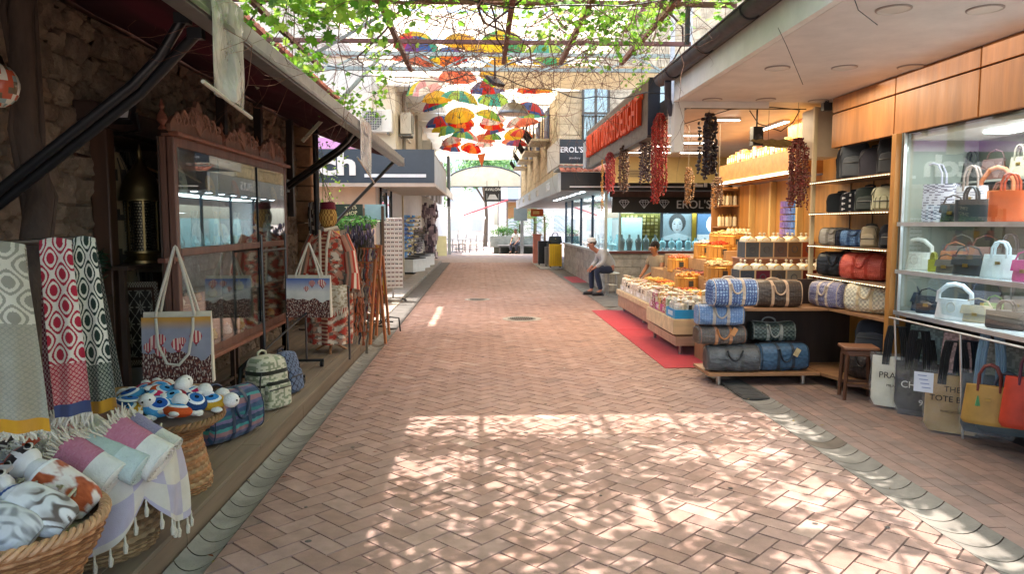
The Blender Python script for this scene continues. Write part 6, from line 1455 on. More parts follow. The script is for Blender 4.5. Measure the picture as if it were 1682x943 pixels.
# green kiosk sign
ks=thing('kiosk','small dark green kiosk board with pale lettering and hanging plants','kiosk',(-2.62,14.4,0))
mb=MB(hx('27392f')); mb.box((-.15,0,1.86),(.95,.06,.24)); mb.box((.55,.1,1.83),(.40,.04,.3),col=hx('8fb4bc')); mb.build('sign_board','paint',ks,smooth=False)
text("TIM'S",.10,hx('e8e2b8'),'paint',ks,(.1,-.035,1.905),(PI/2,R(-8),0),ext=.004); text("SHOP",.10,hx('e8e2b8'),'paint',ks,(.1,-.035,1.80),(PI/2,R(-8),0),ext=.004)
for x in (-.6,.7):
    mb=MB(hx('4a3a2a')); mb.box((x,.05,.97),(.05,.05,1.95)); mb.build('post','wood',ks)
mb=MB(hx('5a4632')); mb.box((.05,.15,.45),(1.2,.4,.9)); mb.build('counter','wood',ks)
mb=MB(); leafy(mb,(.15,-.02,1.62),900,(.5,.2,.16),.05,[hx('4a7a3c'),hx('5f9448'),hx('365c34')],-.3); mb.build('hanging_plants','leaf',ks,smooth=False)
for i in range(16):
    mb=MB(jit(rnd.choice([hx('b54a3a'),hx('4a6aa0'),hx('c9a040'),hx('8a9098'),hx('7a5a8a')]),.2)); x,y,z=-.5+rnd.uniform(0,1.1),-.08+rnd.uniform(0,.06),.95+rnd.uniform(0,.45)
    mb.box((-2.62+x,14.4+y,z),(.12,.05,.14),rz=rnd.uniform(-.2,.2)); thing_mesh(mb,'souvenir','paint','small souvenir displayed on the kiosk under the plants','souvenir','souvenirs on the kiosk',bevel=.006)
# apartment above left
al=thing('cream_building','cream rendered building with air conditioners and overhanging eaves, left side beyond the shops','building',(0,0,0))
mb=MB(hx('cfc2a8')); mb.bx(-9,-2.05,18.0,34,3.17,7.2); mb.bx(-2.9,-2.7,22.05,34,0,3.16,hx('b8b0a4')); mb.bx(-9,-2.31,22.1,22.2,0,3.1); mb.build('wall','paint',al,smooth=False)
mb=MB(hx('b9a893')); mb.bx(-9,-1.25,17.9,27,5.6,5.75); mb.bx(-1.29,-1.25,17.9,27,5.75,6.0); mb.bx(-9,-1.3,17.86,17.899,5.56,6.0,hx('c9bca8')); mb.build('eaves','paint',al,smooth=False)
mb=MB(hx('8a8070')); mb.tube([(-1.97,19.2,3.2),(-1.97,19.2,4.9),(-1.6,19.0,5.3),(-1.4,18.9,5.58)],.05,8); mb.tube([(-1.97,23,3.2),(-1.97,23,5.6)],.04,8); mb.tube([(-1.99,19.6,3.2),(-1.99,19.6,5.6)],.02,6,col=hx('b02a24')); mb.build('drain_pipe','paint',al)
for y in (20.2,24.5,29): 
    mb=MB(hx('8fa0a8')); mb.bx(-2.046,-2.03,y,y+1.1,4.0,5.3); mb.build('window_pane','glass_strong',al,smooth=False)
    mb=MB(hx('e0dacd')); 
    for a in (y-.05,y+.53,y+1.1): mb.bx(-2.046,-2.01,a,a+.05,3.95,5.35)
    for z in (3.9,5.301): mb.bx(-2.046,-1.99,y-.08,y+1.18,z,z+.049)
    mb.build('window_frame','paint',al,smooth=False)
def acunit(label,loc,rz,s=1):
    t=thing('air_conditioner',label,'air conditioner',loc,rz,'air conditioner units on the left buildings')
    mb=MB(hx('c9c6bc')); mb.box((0,0,0),(.85*s,.32*s,.62*s)); mb.build('casing','paint',t,bevel=.015)
    mb=MB(hx('4a4a46')); mb.lathe([(.26*s,0),(.26*s,.012),(.24*s,.012),(.001,.008)],28); o=mb.build('fan','plastic',t); o.location=(-.12*s,-.163*s,0); o.rotation_euler=(PI/2,0,0)
    mb=MB(hx('a8a69c'))
    for k in range(9): mb.box((-.12*s,-.185*s,-.26*s+k*.065*s),(.54*s,.006,.01))
    for k in range(9): mb.box((-.38*s+k*.065*s,-.186*s,0),(.01,.005,.54*s))
    mb.build('grille','plastic',t,smooth=False)
    mb=MB(hx('6a6a66')); 
    for x in (-.3,.3): mb.box((x*s,.05,-.34*s),(.04,.4*s,.04))
    mb.build('bracket','metal',t)
acunit('large air conditioner facing the street corner on the cream building, nearest',(-2.45,17.78,4.03),0,.85)
acunit('second air conditioner round the corner of the cream building',(-1.86,18.9,4.1),R(90),.85)
acunit('air conditioner farther down the left facade',(-1.86,26,4.2),R(90),.9)
acunit('air conditioner above the far shop on the left',(-1.75,31,3.9),R(90),.9)
# pale house behind (left backdrop) with pink band
ph=thing('pale_house','pale yellow rendered house with pink ground band behind the stone house','building',(0,0,0))
mb=MB(hx('d9cfae')); mb.bx(-14,-2.6,20.5,24,0,9.5); mb.bx(-14,-3.0,17.0,17.9,3.2,3.55,hx('c78fb8')); mb.bx(-14,-2.6,17.95,17.99,3.17,6.2,hx('d8cdb4')); mb.build('wall','paint',ph,smooth=False)
# left display racks with shoes/sunglasses
def rack_stand(label,loc,w_,h_,rows,cols_,bc,items,name='sunglasses_stand',rz=0):
    t=thing(name,label,'display stand',loc,rz)
    mb=MB(bc); mb.box((0,0,.30+h_/2),(w_,.05,h_)); mb.box((0,.12,.30+h_/2),(w_,.05,h_)); mb.box((-w_/2+.01,.06,.3+h_/2),(.02,.07,h_)); mb.box((w_/2-.01,.06,.3+h_/2),(.02,.07,h_))
    for r in range(rows+1): mb.box((0,-.035,.31+r*(h_-.02)/rows),(w_,.03,.008))
    for c in range(cols_+1): mb.box((-w_/2+.004+c*(w_-.008)/cols_,-.035,.30+h_/2),(.008,.028,h_))
    mb.build('panel','paint',t,smooth=False)
    for r in range(rows):
        for c in range(cols_):
            mb=MB(); x=-w_/2+(c+.5)*w_/cols_; z=.31+(r+.35)*(h_-.02)/rows; k=w_/cols_*.2; cc=jit(rnd.choice(items),.3)
            for s in (-1,1): mb.ell((x+s*k,-.06,z+.014),(k*1.0,.006,k*.9),8,col=cc)
            mb.box((x,-.06,z+.022),(k*2,.006,.004),col=cc); mb.build('sunglasses','gloss',t)
    mb=MB(hx('b8b8b8')); mb.tube([(0,.06,.08),(0,.06,.3)],.02,10); mb.build('stem','metal',t)
    mb=MB(hx('2a2a2c')); 
    for k in range(5):
        a=2*PI*k/5; mb.tube([(0,.06,.09),(.25*cos(a),.06+.25*sin(a),.06)],.016,6); mb.ell((.25*cos(a),.06+.25*sin(a),.035),.03,8)
    mb.build('wheeled_base','plastic',t); return t
p=gp(646,497); rack_stand('white revolving sunglasses stand on wheels, left edge of the street',(p.x,p.y,0.0),.40,1.42,16,5,hx('e4e2de'),[hx('2a2224'),hx('6a3a30'),hx('3a3a48'),hx('5a2c3a')],rz=R(8))
def step_rack(label,loc,rz,c,items,w_=.9,h_=1.35,kind='bags'):
    t=thing('display_rack',label,'display rack',loc,rz)
    mb=MB(hx('dfe2e2')); mb.box((0,.1,.24),(w_,.7,.44)); mb.build('cabinet','paint',t,smooth=False,bevel=.006)
    mb=MB(hx('1e2226')); mb.box((0,.1,.03),(w_+.02,.72,.05)); mb.box((0,-.02,.475),(w_+.01,.5,.03)); mb.build('black_trim','plastic',t,smooth=False)
    mb=MB(c); mb.box((0,.38,.49+h_/2),(w_,.03,h_)); mb.build('backboard','paint',t,smooth=False)
    mb=MB()
    for r in range(10):
        for q in range(7):
            x=-w_/2+(q+.5)*w_/7; z=.52+r*h_/10; mb.box((x,.30-.02*r,z+.05),(w_/9,.10,.06),rx=R(-20),col=jit(rnd.choice(items),.25))
    mb.build('goods','gloss',t,smooth=False); return t
p=gp(690,446); step_rack('blue rack of small goods on white cabinet, nearest along the left shopfront',(-2.18,23.2,.04),R(70),hx('4a86c8'),[hx('3f7fd0'),hx('6aa8e0'),hx('2a5aa0'),hx('c9c4a0')])
step_rack('striped rack of pale goods on white cabinet, second along the left',(-2.14,24.9,.04),R(70),hx('b8a878'),[hx('c9b98a'),hx('8a7a5a'),hx('e0dcd0'),hx('3a3a40')])
step_rack('dark rack on white cabinet, third along the left',(-2.1,26.7,.04),R(70),hx('5a5860'),[hx('2c2a30'),hx('5a5460'),hx('8a8490')],h_=.9)
gt=thing('clothes_display','tall column of hanging grey and mauve garments outside the left shop','clothes display',(-1.95,28.3,0.03))
mb=MB(hx('3a3a3c')); mb.tube([(0,0,0),(0,0,2.3)],.02,8); mb.box((0,0,.03),(.5,.5,.03)); mb.build('pole','metal',gt)
mb=MB()
for i in range(150):
    a=rnd.uniform(0,6.28); z=rnd.uniform(.35,2.25); r=.22+.08*sin(z*7); mb.box((r*cos(a),r*sin(a),z),(.14,.03,.26),rz=a+PI/2,rx=rnd.uniform(-.2,.2),col=jit(rnd.choice([hx('8c7c88'),hx('b0a0a8'),hx('4a4450'),hx('c4b8bc'),hx('6a5a6a')]),.2))
mb.build('garments','cloth',gt)
# far left storefront canopies
fs=thing('far_shop','row of white fronted shops with stepped white canopies, far left','shop building',(0,0,0))
mb=MB(hx('d4d4d0')); mb.bx(-9,-2.2,34.1,44,0,5.2); mb.build('wall','paint',fs,smooth=False)
for i in range(5):
    mb=MB(hx('d8d8d6')); y=24+i*2.6; mb.bx(-2.04,-1.35,y,y+2.3,2.95,3.05); mb.bx(-1.40,-1.35,y,y+2.3,2.75,2.948); mb.bx(-2.04,-1.9,y+.5,y+1.8,2.55,2.93,hx('c4c4c4')); mb.build('canopy','paint',fs,smooth=False)
mb=MB(hx('4a525c')); mb.bx(-1.55,-1.42,33.9,34.4,2.4,4.7); mb.build('dark_pier','paint',fs,smooth=False)
# ================================================================ FAR END
ar=thing('arch_banner','wide white arched entrance banner across the far end of the street','banner arch',(0.2,38.3,0))
pts=[(-1.75+3.6*i/30,4.05+.50*sin(PI*i/30)**.7) for i in range(31)]
mb=MB(hx('e2e8e6')); mb.prism([(-1.75,3.55)]+pts+[(1.85,3.55)],.12); mb.build('banner','paint',ar,smooth=False)
mb=MB(hx('4a5258')); mb.tube([(a,.0,b+.03) for a,b in pts],.035,8); mb.tube([(-1.78,0,3.52),(1.88,0,3.52)],.03,6); mb.build('arch_rim','metal',ar)
for x in (-1.85,1.95):
    mb=MB(hx('b0b6ba')); mb.box((x,.05,2.35),(.16,.16,4.7)); mb.build('post','metal',ar)
av=thing('hanging_sign','black hanging shop sign with white capitals and a boat like emblem, far down the street','shop sign',(0,0,0))
a0=yp(796,306,37.5);a1=yp(823,331,37.5)
mb=MB(hx('1d2228')); mb.bx(a0.x,a1.x,37.5,37.6,a1.z,a0.z); mb.build('board','plastic',av,smooth=False)
cx=(a0.x+a1.x)/2; text('AVALON',.20,hx('e8ecee'),'paint',av,(cx,37.49,a0.z-.16),FRONT,ext=.004)
mb=MB(hx('b8c0c8')); mb.prism([(cx-.28,a1.z+.10),(cx-.16,a1.z+.36),(cx+.12,a1.z+.36),(cx+.28,a1.z+.10)],.01,off=37.488); mb.tube([(cx-.3,37.49,a1.z+.08),(cx-.3,37.49,a1.z+.4)],.01,4); mb.tube([(cx+.3,37.49,a1.z+.08),(cx+.3,37.49,a1.z+.4)],.01,4); mb.build('emblem','paint',av)
mb=MB(hx('3a3e44')); mb.tube([(cx-.3,37.55,a0.z),(cx-.3,37.55,3.6+.2)],.01,4); mb.tube([(cx+.3,37.55,a0.z),(cx+.3,37.55,3.8)],.01,4); mb.build('hanging_rod','metal',av)
mb=MB(hx('8fa6b4')); b0=yp(844,341,36.8); b1=yp(866,363,36.8); mb.bx(b0.x,b1.x,36.8,36.86,b1.z,b0.z); mb.tube([(b1.x-.2,36.83,b0.z),(b1.x-.2,36.83,2.7)],.015,5); tag(mb.build('blank_sign','paint',smooth=False),'plain blue grey hanging panel under the right canopy, far away','sign')
mb=MB(hx('c9602a')); mb.bx(2.35,2.95,34.5,34.56,1.95,2.3); mb.bx(2.45,2.75,34.49,34.499,2.05,2.2,hx('e8c070')); tag(mb.build('orange_sign','paint',smooth=False),'small orange sign beneath the far right canopy','sign')
# planter bench with palms
pb=thing('planter_bench','long grey planter with bench seat and leafy palms at the far end of the street','planter',(0,0,0))
mb=MB(hx('9aa4a4')); mb.bx(.5,3.2,39.2,40.4,.35,.95); mb.bx(.7,3.1,39.3,40.3,0,.35,hx('5a625c')); mb.build('planter_box','concrete',pb,smooth=False)
mb=MB(hx('8a8c90')); mb.bx(.9,3.2,38.6,39.15,.42,.48); mb.build('seat','woodx',pb,smooth=False)
for x in (1.0,2.0,3.1):
    mb=MB(hx('6a6c70')); mb.bx(x-.04,x+.04,38.65,39.1,0,.42); mb.build('leg','metal',pb,smooth=False)
def palm(label,loc,n,L,h,cols):
    t=thing('palm',label,'palm',loc,0,'palms in the far planter')
    mb=MB(hx('6a5a40')); mb.tube([(0,0,0),(.03,.02,h*.5),(0,0,h)],[.07,.06,.05],8); mb.build('trunk','bark',t)
    mb=MB()
    for k in range(n):
        a=rnd.uniform(0,6.28); el=rnd.uniform(.1,1.3); ln=L*rnd.uniform(.7,1.1); base=V((0,0,h*rnd.uniform(.3,1)))
        pr=[base+V((cos(a)*cos(el)*ln*s,sin(a)*cos(el)*ln*s,sin(el)*ln*s-.55*ln*s*s)) for s in [i/10 for i in range(11)]]
        mb.tube(pr,.006,4,col=hx('5a7a34'))
        for i in range(2,11):
            for sd in (-1,1):
                d=(pr[i]-pr[i-1]).normalized(); s_=d.cross(V((0,0,1))).normalized()*sd; q=pr[i]+s_*.17*ln*(1.1-i/12)+d*.10-V((0,0,.03)); w_=d*.014
                mb.add([pr[i]-w_,pr[i]+w_,q],[(0,1,2)],jit(rnd.choice(cols),.25))
    mb.build('fronds','leaf',t,smooth=False)
gc_=[hx('4a7a34'),hx('3a6a34'),hx('6a9a48')]
palm('tall palm at the right of the far planter',(2.9,39.8,.9),34,1.9,1.4,gc_); palm('lower palm left of the tall one',(2.1,39.7,.9),34,1.4,.7,gc_); palm('small palm at the left end of the planter',(1.2,39.8,.9),30,1.0,.3,gc_); palm('palm behind the tall one, close to the shop',(3.4,39.2,.2),30,2.1,1.8,gc_)
mb=MB(); leafy(mb,(1.4,39.8,1.15),900,(.9,.4,.25),.06,gc_,.2); tag(mb.build('shrub','leaf',smooth=False),'low bright green shrub filling the left half of the planter','shrub')
# far pale buildings in bright sun
def farb(label,x0,x1,y0,y1,h,c,seed):
    t=thing('far_building',label,'building',(0,0,0)); r_=random.Random(seed)
    mb=MB(c); mb.bx(x0,x1,y0,y1,0,h); mb.build('wall','paint',t,smooth=False)
    k=0
    for z in np.arange(1.0 if h>3 else 9,h-1.2,2.6):
        for x in np.arange(x0+.6,x1-1.0,1.9):
            mb=MB(hx('bcc8ce')); mb.bx(x,x+.9,y0-.03,y0-.002,z,z+1.3); mb.bx(x-.06,x+.96,y0-.06,y0-.03,z-.06,z,hx('d0d0cc')); mb.build('window','gloss',t,smooth=False)
farb('pale cream building closing the view behind the arch',-9,1.2,66,72,11,hx('e6e4dc'),1); farb('white building at the right of the far square',1.6,10,60,70,9,hx('e6e2da'),2); farb('light grey low building far left behind the parasols',-16,-3.5,52,60,7,hx('dcdcd8'),3)
def parasol(label,loc,r,h,c):
    t=thing('parasol',label,'parasol',loc,0,'white parasols in the far square'); mb=MB(c)
    mb.surf(lambda u,v:(r*v*cos(2*PI*u)*(1-.04*abs(sin(4*PI*u))),r*v*sin(2*PI*u)*(1-.04*abs(sin(4*PI*u))),h-.45*v),32,6,cu=True); mb.surf(lambda u,v:(r*cos(2*PI*u),r*sin(2*PI*u),h-.45-.15*v),32,1,cu=True); mb.build('canopy','canvas',t)
    mb=MB(hx('c9c9c4')); mb.tube([(0,0,0),(0,0,h)],.03,8); mb.box((0,0,.04),(.5,.5,.08)); mb.build('pole','metal',t)
parasol('white parasol, nearest in the far square',(-1.4,46,0),1.7,2.5,hx('e6e4dc')); parasol('second white parasol, behind the nearest',(-2.6,50,0),1.8,2.7,hx('e6e4dc'))
def bigtree(label,loc,h,r,n,cols,seed=1):
    t=thing('tree',label,'tree',loc); rr=random.Random(seed)
    mb=MB(hx('6a5a48')); mb.tube([(0,0,0),(.1,0,h*.3),(0,.1,h*.6)],[.16,.12,.08],8)
    for k in range(7):
        a=k*.9; mb.tube([(0,.05,h*.45),(cos(a)*r*.4,sin(a)*r*.4,h*.65),(cos(a)*r*.75,sin(a)*r*.75,h*.8)],[.07,.05,.02],6)
    mb.build('trunk','bark',t)
    mb=MB(); cl=[(rr.uniform(-1,1)*r*.7,rr.uniform(-1,1)*r*.7,h*rr.uniform(.6,1.0),r*rr.uniform(.25,.45)) for _ in range(16)]
    for q in range(n):
        c=cl[q%16]; d=V((rr.gauss(0,1),rr.gauss(0,1),rr.gauss(0,1))).normalized()*c[3]*rr.uniform(.5,1.05); p=V(c[:3])+d
        x=V((rr.gauss(0,1),rr.gauss(0,1),rr.gauss(0,1))).normalized()*.09; y=x.orthogonal()*.6
        mb.add([p-x,p+y,p+x,p-y],[(0,1,2,3)],jit(rr.choice(cols),.25))
    mb.build('crown','leaf',t,smooth=False)
bigtree('leafy tree in the far square behind the hanging sign',(.3,52,0),7,2.4,5000,[hx('6a9a58'),hx('8ab070')],4)
bigtree('pale green tree far left behind the parasols',(-4.2,56,0),6,2.4,4000,[hx('7aa060'),hx('9abc80')],5)
mb=MB(hx('b03a44')); mb.tube([(-1.0,43,2.1),(1.6,43,3.0)],.05,6); mb.bx(1.2,3.4,43.2,46,2.95,3.05,hx('5a5560')); mb.bx(1.5,1.6,43.2,43.3,0,2.95,hx('7a6a5a')); mb.bx(3.2,3.3,43.2,43.3,0,2.95,hx('7a6a5a')); mb.bx(1.6,3.2,44,44.05,1.9,2.9,hx('b88a5a')); tag(mb.build('far_stall_roof','paint',smooth=False),'dark roofed stall with red beam in the far square','stall')
ab=thing('a_board','white and yellow folding board standing in the sun at the far left','sign board',(-2.1,36.5,0),R(10)); mb=MB(hx('ddd8a8')); mb.box((0,0,.5),(.8,.03,1.0),rx=R(-10)); mb.box((0,.25,.5),(.8,.03,1.0),rx=R(10)); mb.build('panel','paint',ab,smooth=False)
text('SALE',.2,hx('8a8a60'),'paint',ab,(0,-.03,.72),(R(80),0,0),ext=.002) if False else None
for i,(x,y) in enumerate(((-1.0,40.5),(-1.6,41.5),(-.6,43))):
    t=thing('cafe_table','small round pale cafe table in the sunny far square','table',(x,y,0),0,'cafe tables in the far square'); mb=MB(hx('b8b4ac')); mb.lathe([(.35,.72),(.35,.75),(.001,.75)],20); mb.tube([(0,0,0),(0,0,.72)],.03,8); mb.lathe([(.22,0),(.2,.03),(.03,.05)],16); mb.build('table_body','paint',t)
    for s in (-1,1):
        t=thing('cafe_chair','pale cafe chair drawn up to a table in the far square','chair',(x+s*.55,y,0),R(90)*-s,'cafe chairs in the far square'); mb=MB(hx('9c9890')); mb.box((0,0,.45),(.42,.42,.04)); mb.build('seat','paint',t); mb=MB(hx('9c9890')); mb.box((0,.2,.75),(.42,.04,.5),rx=R(-8)); mb.build('backrest','paint',t)
        for a in (-.18,.18):
            for b in (-.18,.18): mb=MB(hx('55524e')); mb.tube([(a,b,0),(a,b,.43)],.015,6); mb.build('leg','metal',t)
# ================================================================ LEFT: mannequin & racks
mq=thing('mannequin','mannequin with gold beaded head, maroon fez and long patterned robe','mannequin',(-1.74,8.45,DZ),R(-12))
mb=MB(hx('b8894a'))
def headc(u,v): return hx('c9a45c') if (int(u*30)+int(v*24))%2 else hx('8a6434')
mb.ell((0,0,1.545),(.10,.105,.135),34,cf=headc); mb.tube([(0,0,1.34),(0,0,1.44)],[.06,.05],12)
mb.build('head','knit',mq)
mb=MB(hx('6a2030')); mb.lathe([(.088,1.635),(.080,1.705),(.076,1.715),(.001,1.72)],24); mb.tube([(0,0,1.72),(.03,.06,1.725),(.05,.10,1.66),(.05,.10,1.58)],[.004,.004,.006,.012],6,col=hx('201418')); mb.build('fez','cloth',mq)
def robec(u,v):
    n=mnoise.noise(V((u*16,v*22,3))); m_=mnoise.noise(V((u*30,v*40,8)))
    if .47<u<.53: return hx('8a3a30') if int(v*60)%2 else hx('c9a080')
    if n>.15: return hx('b0402f')
    if n<-.2: return hx('d8c8b0')
    if m_>.1: return hx('7a6a5a')
    return hx('c08a70')
def robe(u,v):
    a=2*PI*u-PI/2-PI; z=1.40-1.30*v; w_=.20+.04*sin(v*PI)+.05*v if v>.08 else .06+.14*(v/.08); d=.12+.06*v if v>.08 else .06+.06*v/.08
    f=.018*v*sin(a*9+v*2); return ((w_+f)*cos(a),(d+f)*sin(a),z)
mb=MB(); mb.surf(robe,110,110,robec,cu=True); mb.build('robe','cloth',mq)
for s in (-1,1):
    mb=MB(); P_=[V((s*.17,0,1.33)),V((s*.25,-.01,1.15)),V((s*.29,-.04,.9)),V((s*.30,-.10,.72))]
    mb.tube(P_,[.07,.075,.08,.10],18,caps=False); mb.c=[robec((i%18)/18+.02,(i//18)/3*.4) for i in range(len(mb.c))]; mb.build('sleeve','cloth',mq)
mb=MB(hx('d8ccb4')); mb.tube([(-.06,-.10,1.40),(-.04,-.15,1.2),(-.03,-.17,.8)],[.014,.016,.012],6); mb.tube([(.06,-.10,1.40),(.04,-.15,1.2),(.03,-.17,.8)],[.014,.016,.012],6); mb.tube([(-.1,.02,1.43),(0,-.1,1.4),(.1,.02,1.43)],.02,8); mb.build('scarf','cloth',mq)
mb=MB(hx('a8744a')); mb.tube([(0,0,.05),(0,0,1.3)],.02,8); 
for k in range(3): mb.tube([(0,0,.12),(.2*cos(k*2.09-1.2),.2*sin(k*2.09-1.2),.0)],.014,6)
mb.build('stand','wood',mq)
# small cloth draped rail beside mannequin
t=thing('shawl_rail','low metal rail with a cream fringed shawl in front of the mannequin','rail',(-1.62,7.85,DZ),R(15))
mb=MB(hx('6a6a6c')); mb.tube([(-.25,0,0),(-.25,0,.80),(.2,0,.80),(.2,0,0)],.012,8); mb.build('frame','metal',t)
mb=MB(); mb.sheet(lambda u,v:(-.22+.4*u,-.03-.03*sin(v*3)+.012*sin(u*14),.815-.24*v),40,24,lambda u,v:hx('d0c6b0') if noisec(u,v,12,1)>.45 else hx('a8987c'),.01,(0,-1,0)); fringe(mb,lambda s:(-.22+.4*s,-.04,.58),30,.10,hx('d6ccb6'),.004); mb.build('shawl','cloth',t)
def ladder(label,loc,rz,w_,h_,items,lean=8):
    t=thing('wooden_rack',label,'rack',loc,rz,None); t.rotation_euler=(R(-lean),0,rz)
    for s in (-1,1):
        mb=MB(hx('a86a42')); mb.box((s*w_/2,0,h_/2),(.03,.03,h_)); mb.build('upright','wood',t)
        mb=MB(hx('a86a42')); mb.box((s*w_/2,.22,h_/2-.06),(.028,.028,h_-.1),rx=R(16)); mb.build('rear_leg','wood',t)
    for k in range(5):
        mb=MB(hx('b0744a')); mb.box((0,0,.15+k*(h_-.2)/4),(w_-.031,.025,.03)); mb.build('rung','wood',t)
    mb=MB()
    for k in range(5):
        for q in range(items):
            x=-w_*.42+w_*.84*q/(items-1); z=.15+k*(h_-.2)/4; l=rnd.uniform(.15,.3); c=jit(rnd.choice([hx('8a3428'),hx('b86a48'),hx('7a7060'),hx('c9b8a0'),hx('4a4a50'),hx('a08a78')]),.25)
            mb.surf(lambda u,v:(x+.03*(u-.5)+.006*sin(v*9),-.03+.01*sin(u*9+v*5),z-l*v),4,8,col=c)
    mb.build('scarves','cloth',t); return t
ladder('wooden folding rack with scarves just beyond the mannequin',(-1.50,8.95,DZ),R(-25),.32,1.05,6)
ladder('second wooden folding rack hung with grey and mauve scarves',(-1.55,9.65,DZ),R(-20),.36,1.2,7)
def fabstand(label,loc,rz,cols,h_=1.25,w_=.5):
    t=thing('scarf_stand',label,'scarf stand',loc,rz); mb=MB(hx('4a4a4c')); mb.tube([(-w_/2,0,.02),(-w_/2,0,h_),(w_/2,0,h_),(w_/2,0,.02)],.012,8); 
    for s in (-1,1): mb.tube([(s*w_/2,-.2,.02),(s*w_/2,.2,.02)],.012,6)
    mb.build('frame','metal',t); mb=MB()
    for q in range(14):
        x=-w_/2+.03+q*(w_-.06)/13; c=rnd.choice(cols); l=rnd.uniform(.7,1.05)*(h_-.15)
        mb.surf(lambda u,v:(x+.02*sin(v*6+q)*v,-.06+.10*u+.01*sin(v*12+q),h_+.02*sin(PI*u)-l*v),6,26,lambda u,v:mixc(c,hx('d8d0c0'),.5) if mnoise.noise(V((u*6+q,v*22,0)))>.1 else c)
    mb.build('scarves','cloth',t)
fabstand('metal stand of grey and lilac scarves past the wooden racks',(-1.62,10.15,DZ),R(70),[hx('6a6a74'),hx('9a98a4'),hx('54545c'),hx('8a7a94')],1.3)
fabstand('metal stand of red and yellow scarves at the end of the deck',(-1.58,10.65,DZ),R(70),[hx('b0382c'),hx('c9a23a'),hx('7a7a84'),hx('b06a50')],1.15)
fabstand('rail of dark coats against the end of the stone house',(-2.25,10.4,DZ),R(80),[hx('2a2422'),hx('3a302c'),hx('4a3a34')],1.75,.7)
mb=MB(); t=thing('lavender_bouquet','tall bunch of mauve and silver dried stems in a holder by the racks','bouquet',(-1.66,9.9,1.08))
mb=MB(hx('6a5240')); mb.lathe([(.06,-.2),(.08,.0),(.07,0),(.001,-.15)],14); mb.tube([(0,0,-.94),(0,0,-.2)],.02,6); mb.build('holder','wood',t)
mb=MB()
for i in range(120):
    a=rnd.uniform(0,6.28);r=rnd.uniform(.03,.22); q=V((r*cos(a),r*sin(a),rnd.uniform(.2,.5))); mb.tube([(0,0,-.05),q*.6,q],.0025,3,col=hx('6a6a54')); mb.ell(q,(.012,.012,.04),5,col=jit(rnd.choice([hx('8a80a8'),hx('a8a4b4'),hx('6a6a80')]),.2))
mb.build('stems','leaf',t)
mb=MB(hx('b8962c')); mb.at((-1.52,10.95,DZ)); mb.box((0,0,.55),(.2,.08,.26)); mb.tube([(-.06,0,.68),(0,0,.78),(.06,0,.68)],.006,6); mb.tube([(0,.06,0),(0,.06,.55)],.01,6); thing_mesh(mb,'yellow_pouch','cloth','mustard yellow pouch hanging at the end of the deck','pouch',bevel=.01)
mb=MB(hx('2a2a2c')); mb.tube([(-1.5,10.7,DZ),(-1.35,10.75,DZ+.1),(-1.22,10.8,DZ+.08),(-1.2,10.82,.0)],.012,6); tag(mb.build('metal_bracket','metal'),'curved dark metal bracket over the end of the deck edge','bracket')
# ================================================================ OVERHEAD
pg=thing('pergola','rusty brown steel pergola frame over the street carrying vines','pergola',(0,0,0))
rust=hx('7a4c3c')
def beam(a,b,s=.05,c=rust,n='beam'):
    a,b=V(a),V(b); d=b-a; mb=MB(c); q=d.to_track_quat('Y','Z').to_euler()
    T=MX.Translation((a+b)/2)@q.to_matrix().to_4x4(); x=s/2
    vs=[T@V((i*x,j_*d.length/2,k*x)) for i in(-1,1) for j_ in(-1,1) for k in(-1,1)]
    mb.add(vs,[(0,1,3,2),(4,6,7,5),(0,4,5,1),(2,3,7,6),(0,2,6,4),(1,5,7,3)]); return mb.build(n,'steel',pg,smooth=False)
PZ=3.26
for x in (-1.7,-.75,.24,.83,1.46): beam((x,-1,PZ),(x,7.7 if x>-.2 else 8.1,PZ),.042)
for y in (.8,3.2,5.55,5.8,7.05): beam((-2.2,y,PZ+.045),(2.0,y,PZ+.045),.036)
beam((1.46,2.2,PZ+.3),(2.6,6.9,PZ+.1),.05,hx('8a5a50')); beam((1.0,4.2,PZ+.12),(2.4,5.1,PZ+.5),.045,hx('8a5a50')); beam((1.5,7.2,PZ+.9),(3.4,7.2,PZ+.9),.05,hx('9a5a5c')); beam((2.6,7.2,PZ),(2.6,7.2,PZ+1.6),.06,hx('9a5a5c')); beam((1.4,7.2,PZ+.2),(2.6,7.2,PZ+1.6),.045,hx('9a5a5c'))
beam((-1.9,6.4,2.75),(-.9,6.9,3.5),.03,hx('9a9684')); beam((-1.95,8.2,2.5),(-1.1,8.2,3.4),.035,hx('a8a890'))
beam((1.62,5.8,3.6),(1.62,5.8,3.0),.03,hx('4a4a50'))
# truss with pale paint
tw=hx('b4bcae')
for z in (3.29,3.45): beam((-1.9,8.2,z),(3.2,8.2,z),.04,tw,'truss_chord')
for i in range(17):
    x=-1.9+i*.3; a,b=(3.30,3.44) if i%2 else (3.44,3.30); beam((x,8.2,a),(x+.3,8.2,b),.02,tw,'truss_web')
beam((2.12,8.2,2.6),(2.12,8.2,4.2),.05,hx('d8d8d4'),'post'); beam((2.35,8.3,2.9),(2.35,8.3,4.6),.04,hx('d8d8d4'),'post')
# flat canvas panel (tan) beyond truss
mb=MB(hx('e8dec8')); mb.sheet(lambda u,v:(.15+2.3*u+.1*v,8.3+3.6*v,3.36+.40*v-.06*sin(PI*u)*sin(PI*v)-.01*sin(u*25)*v),30,14,None,.004,(0,0,1)); tag(mb.build('tan_canvas','canvas'),'tan canvas sheet stretched beyond the truss on the right','canvas')
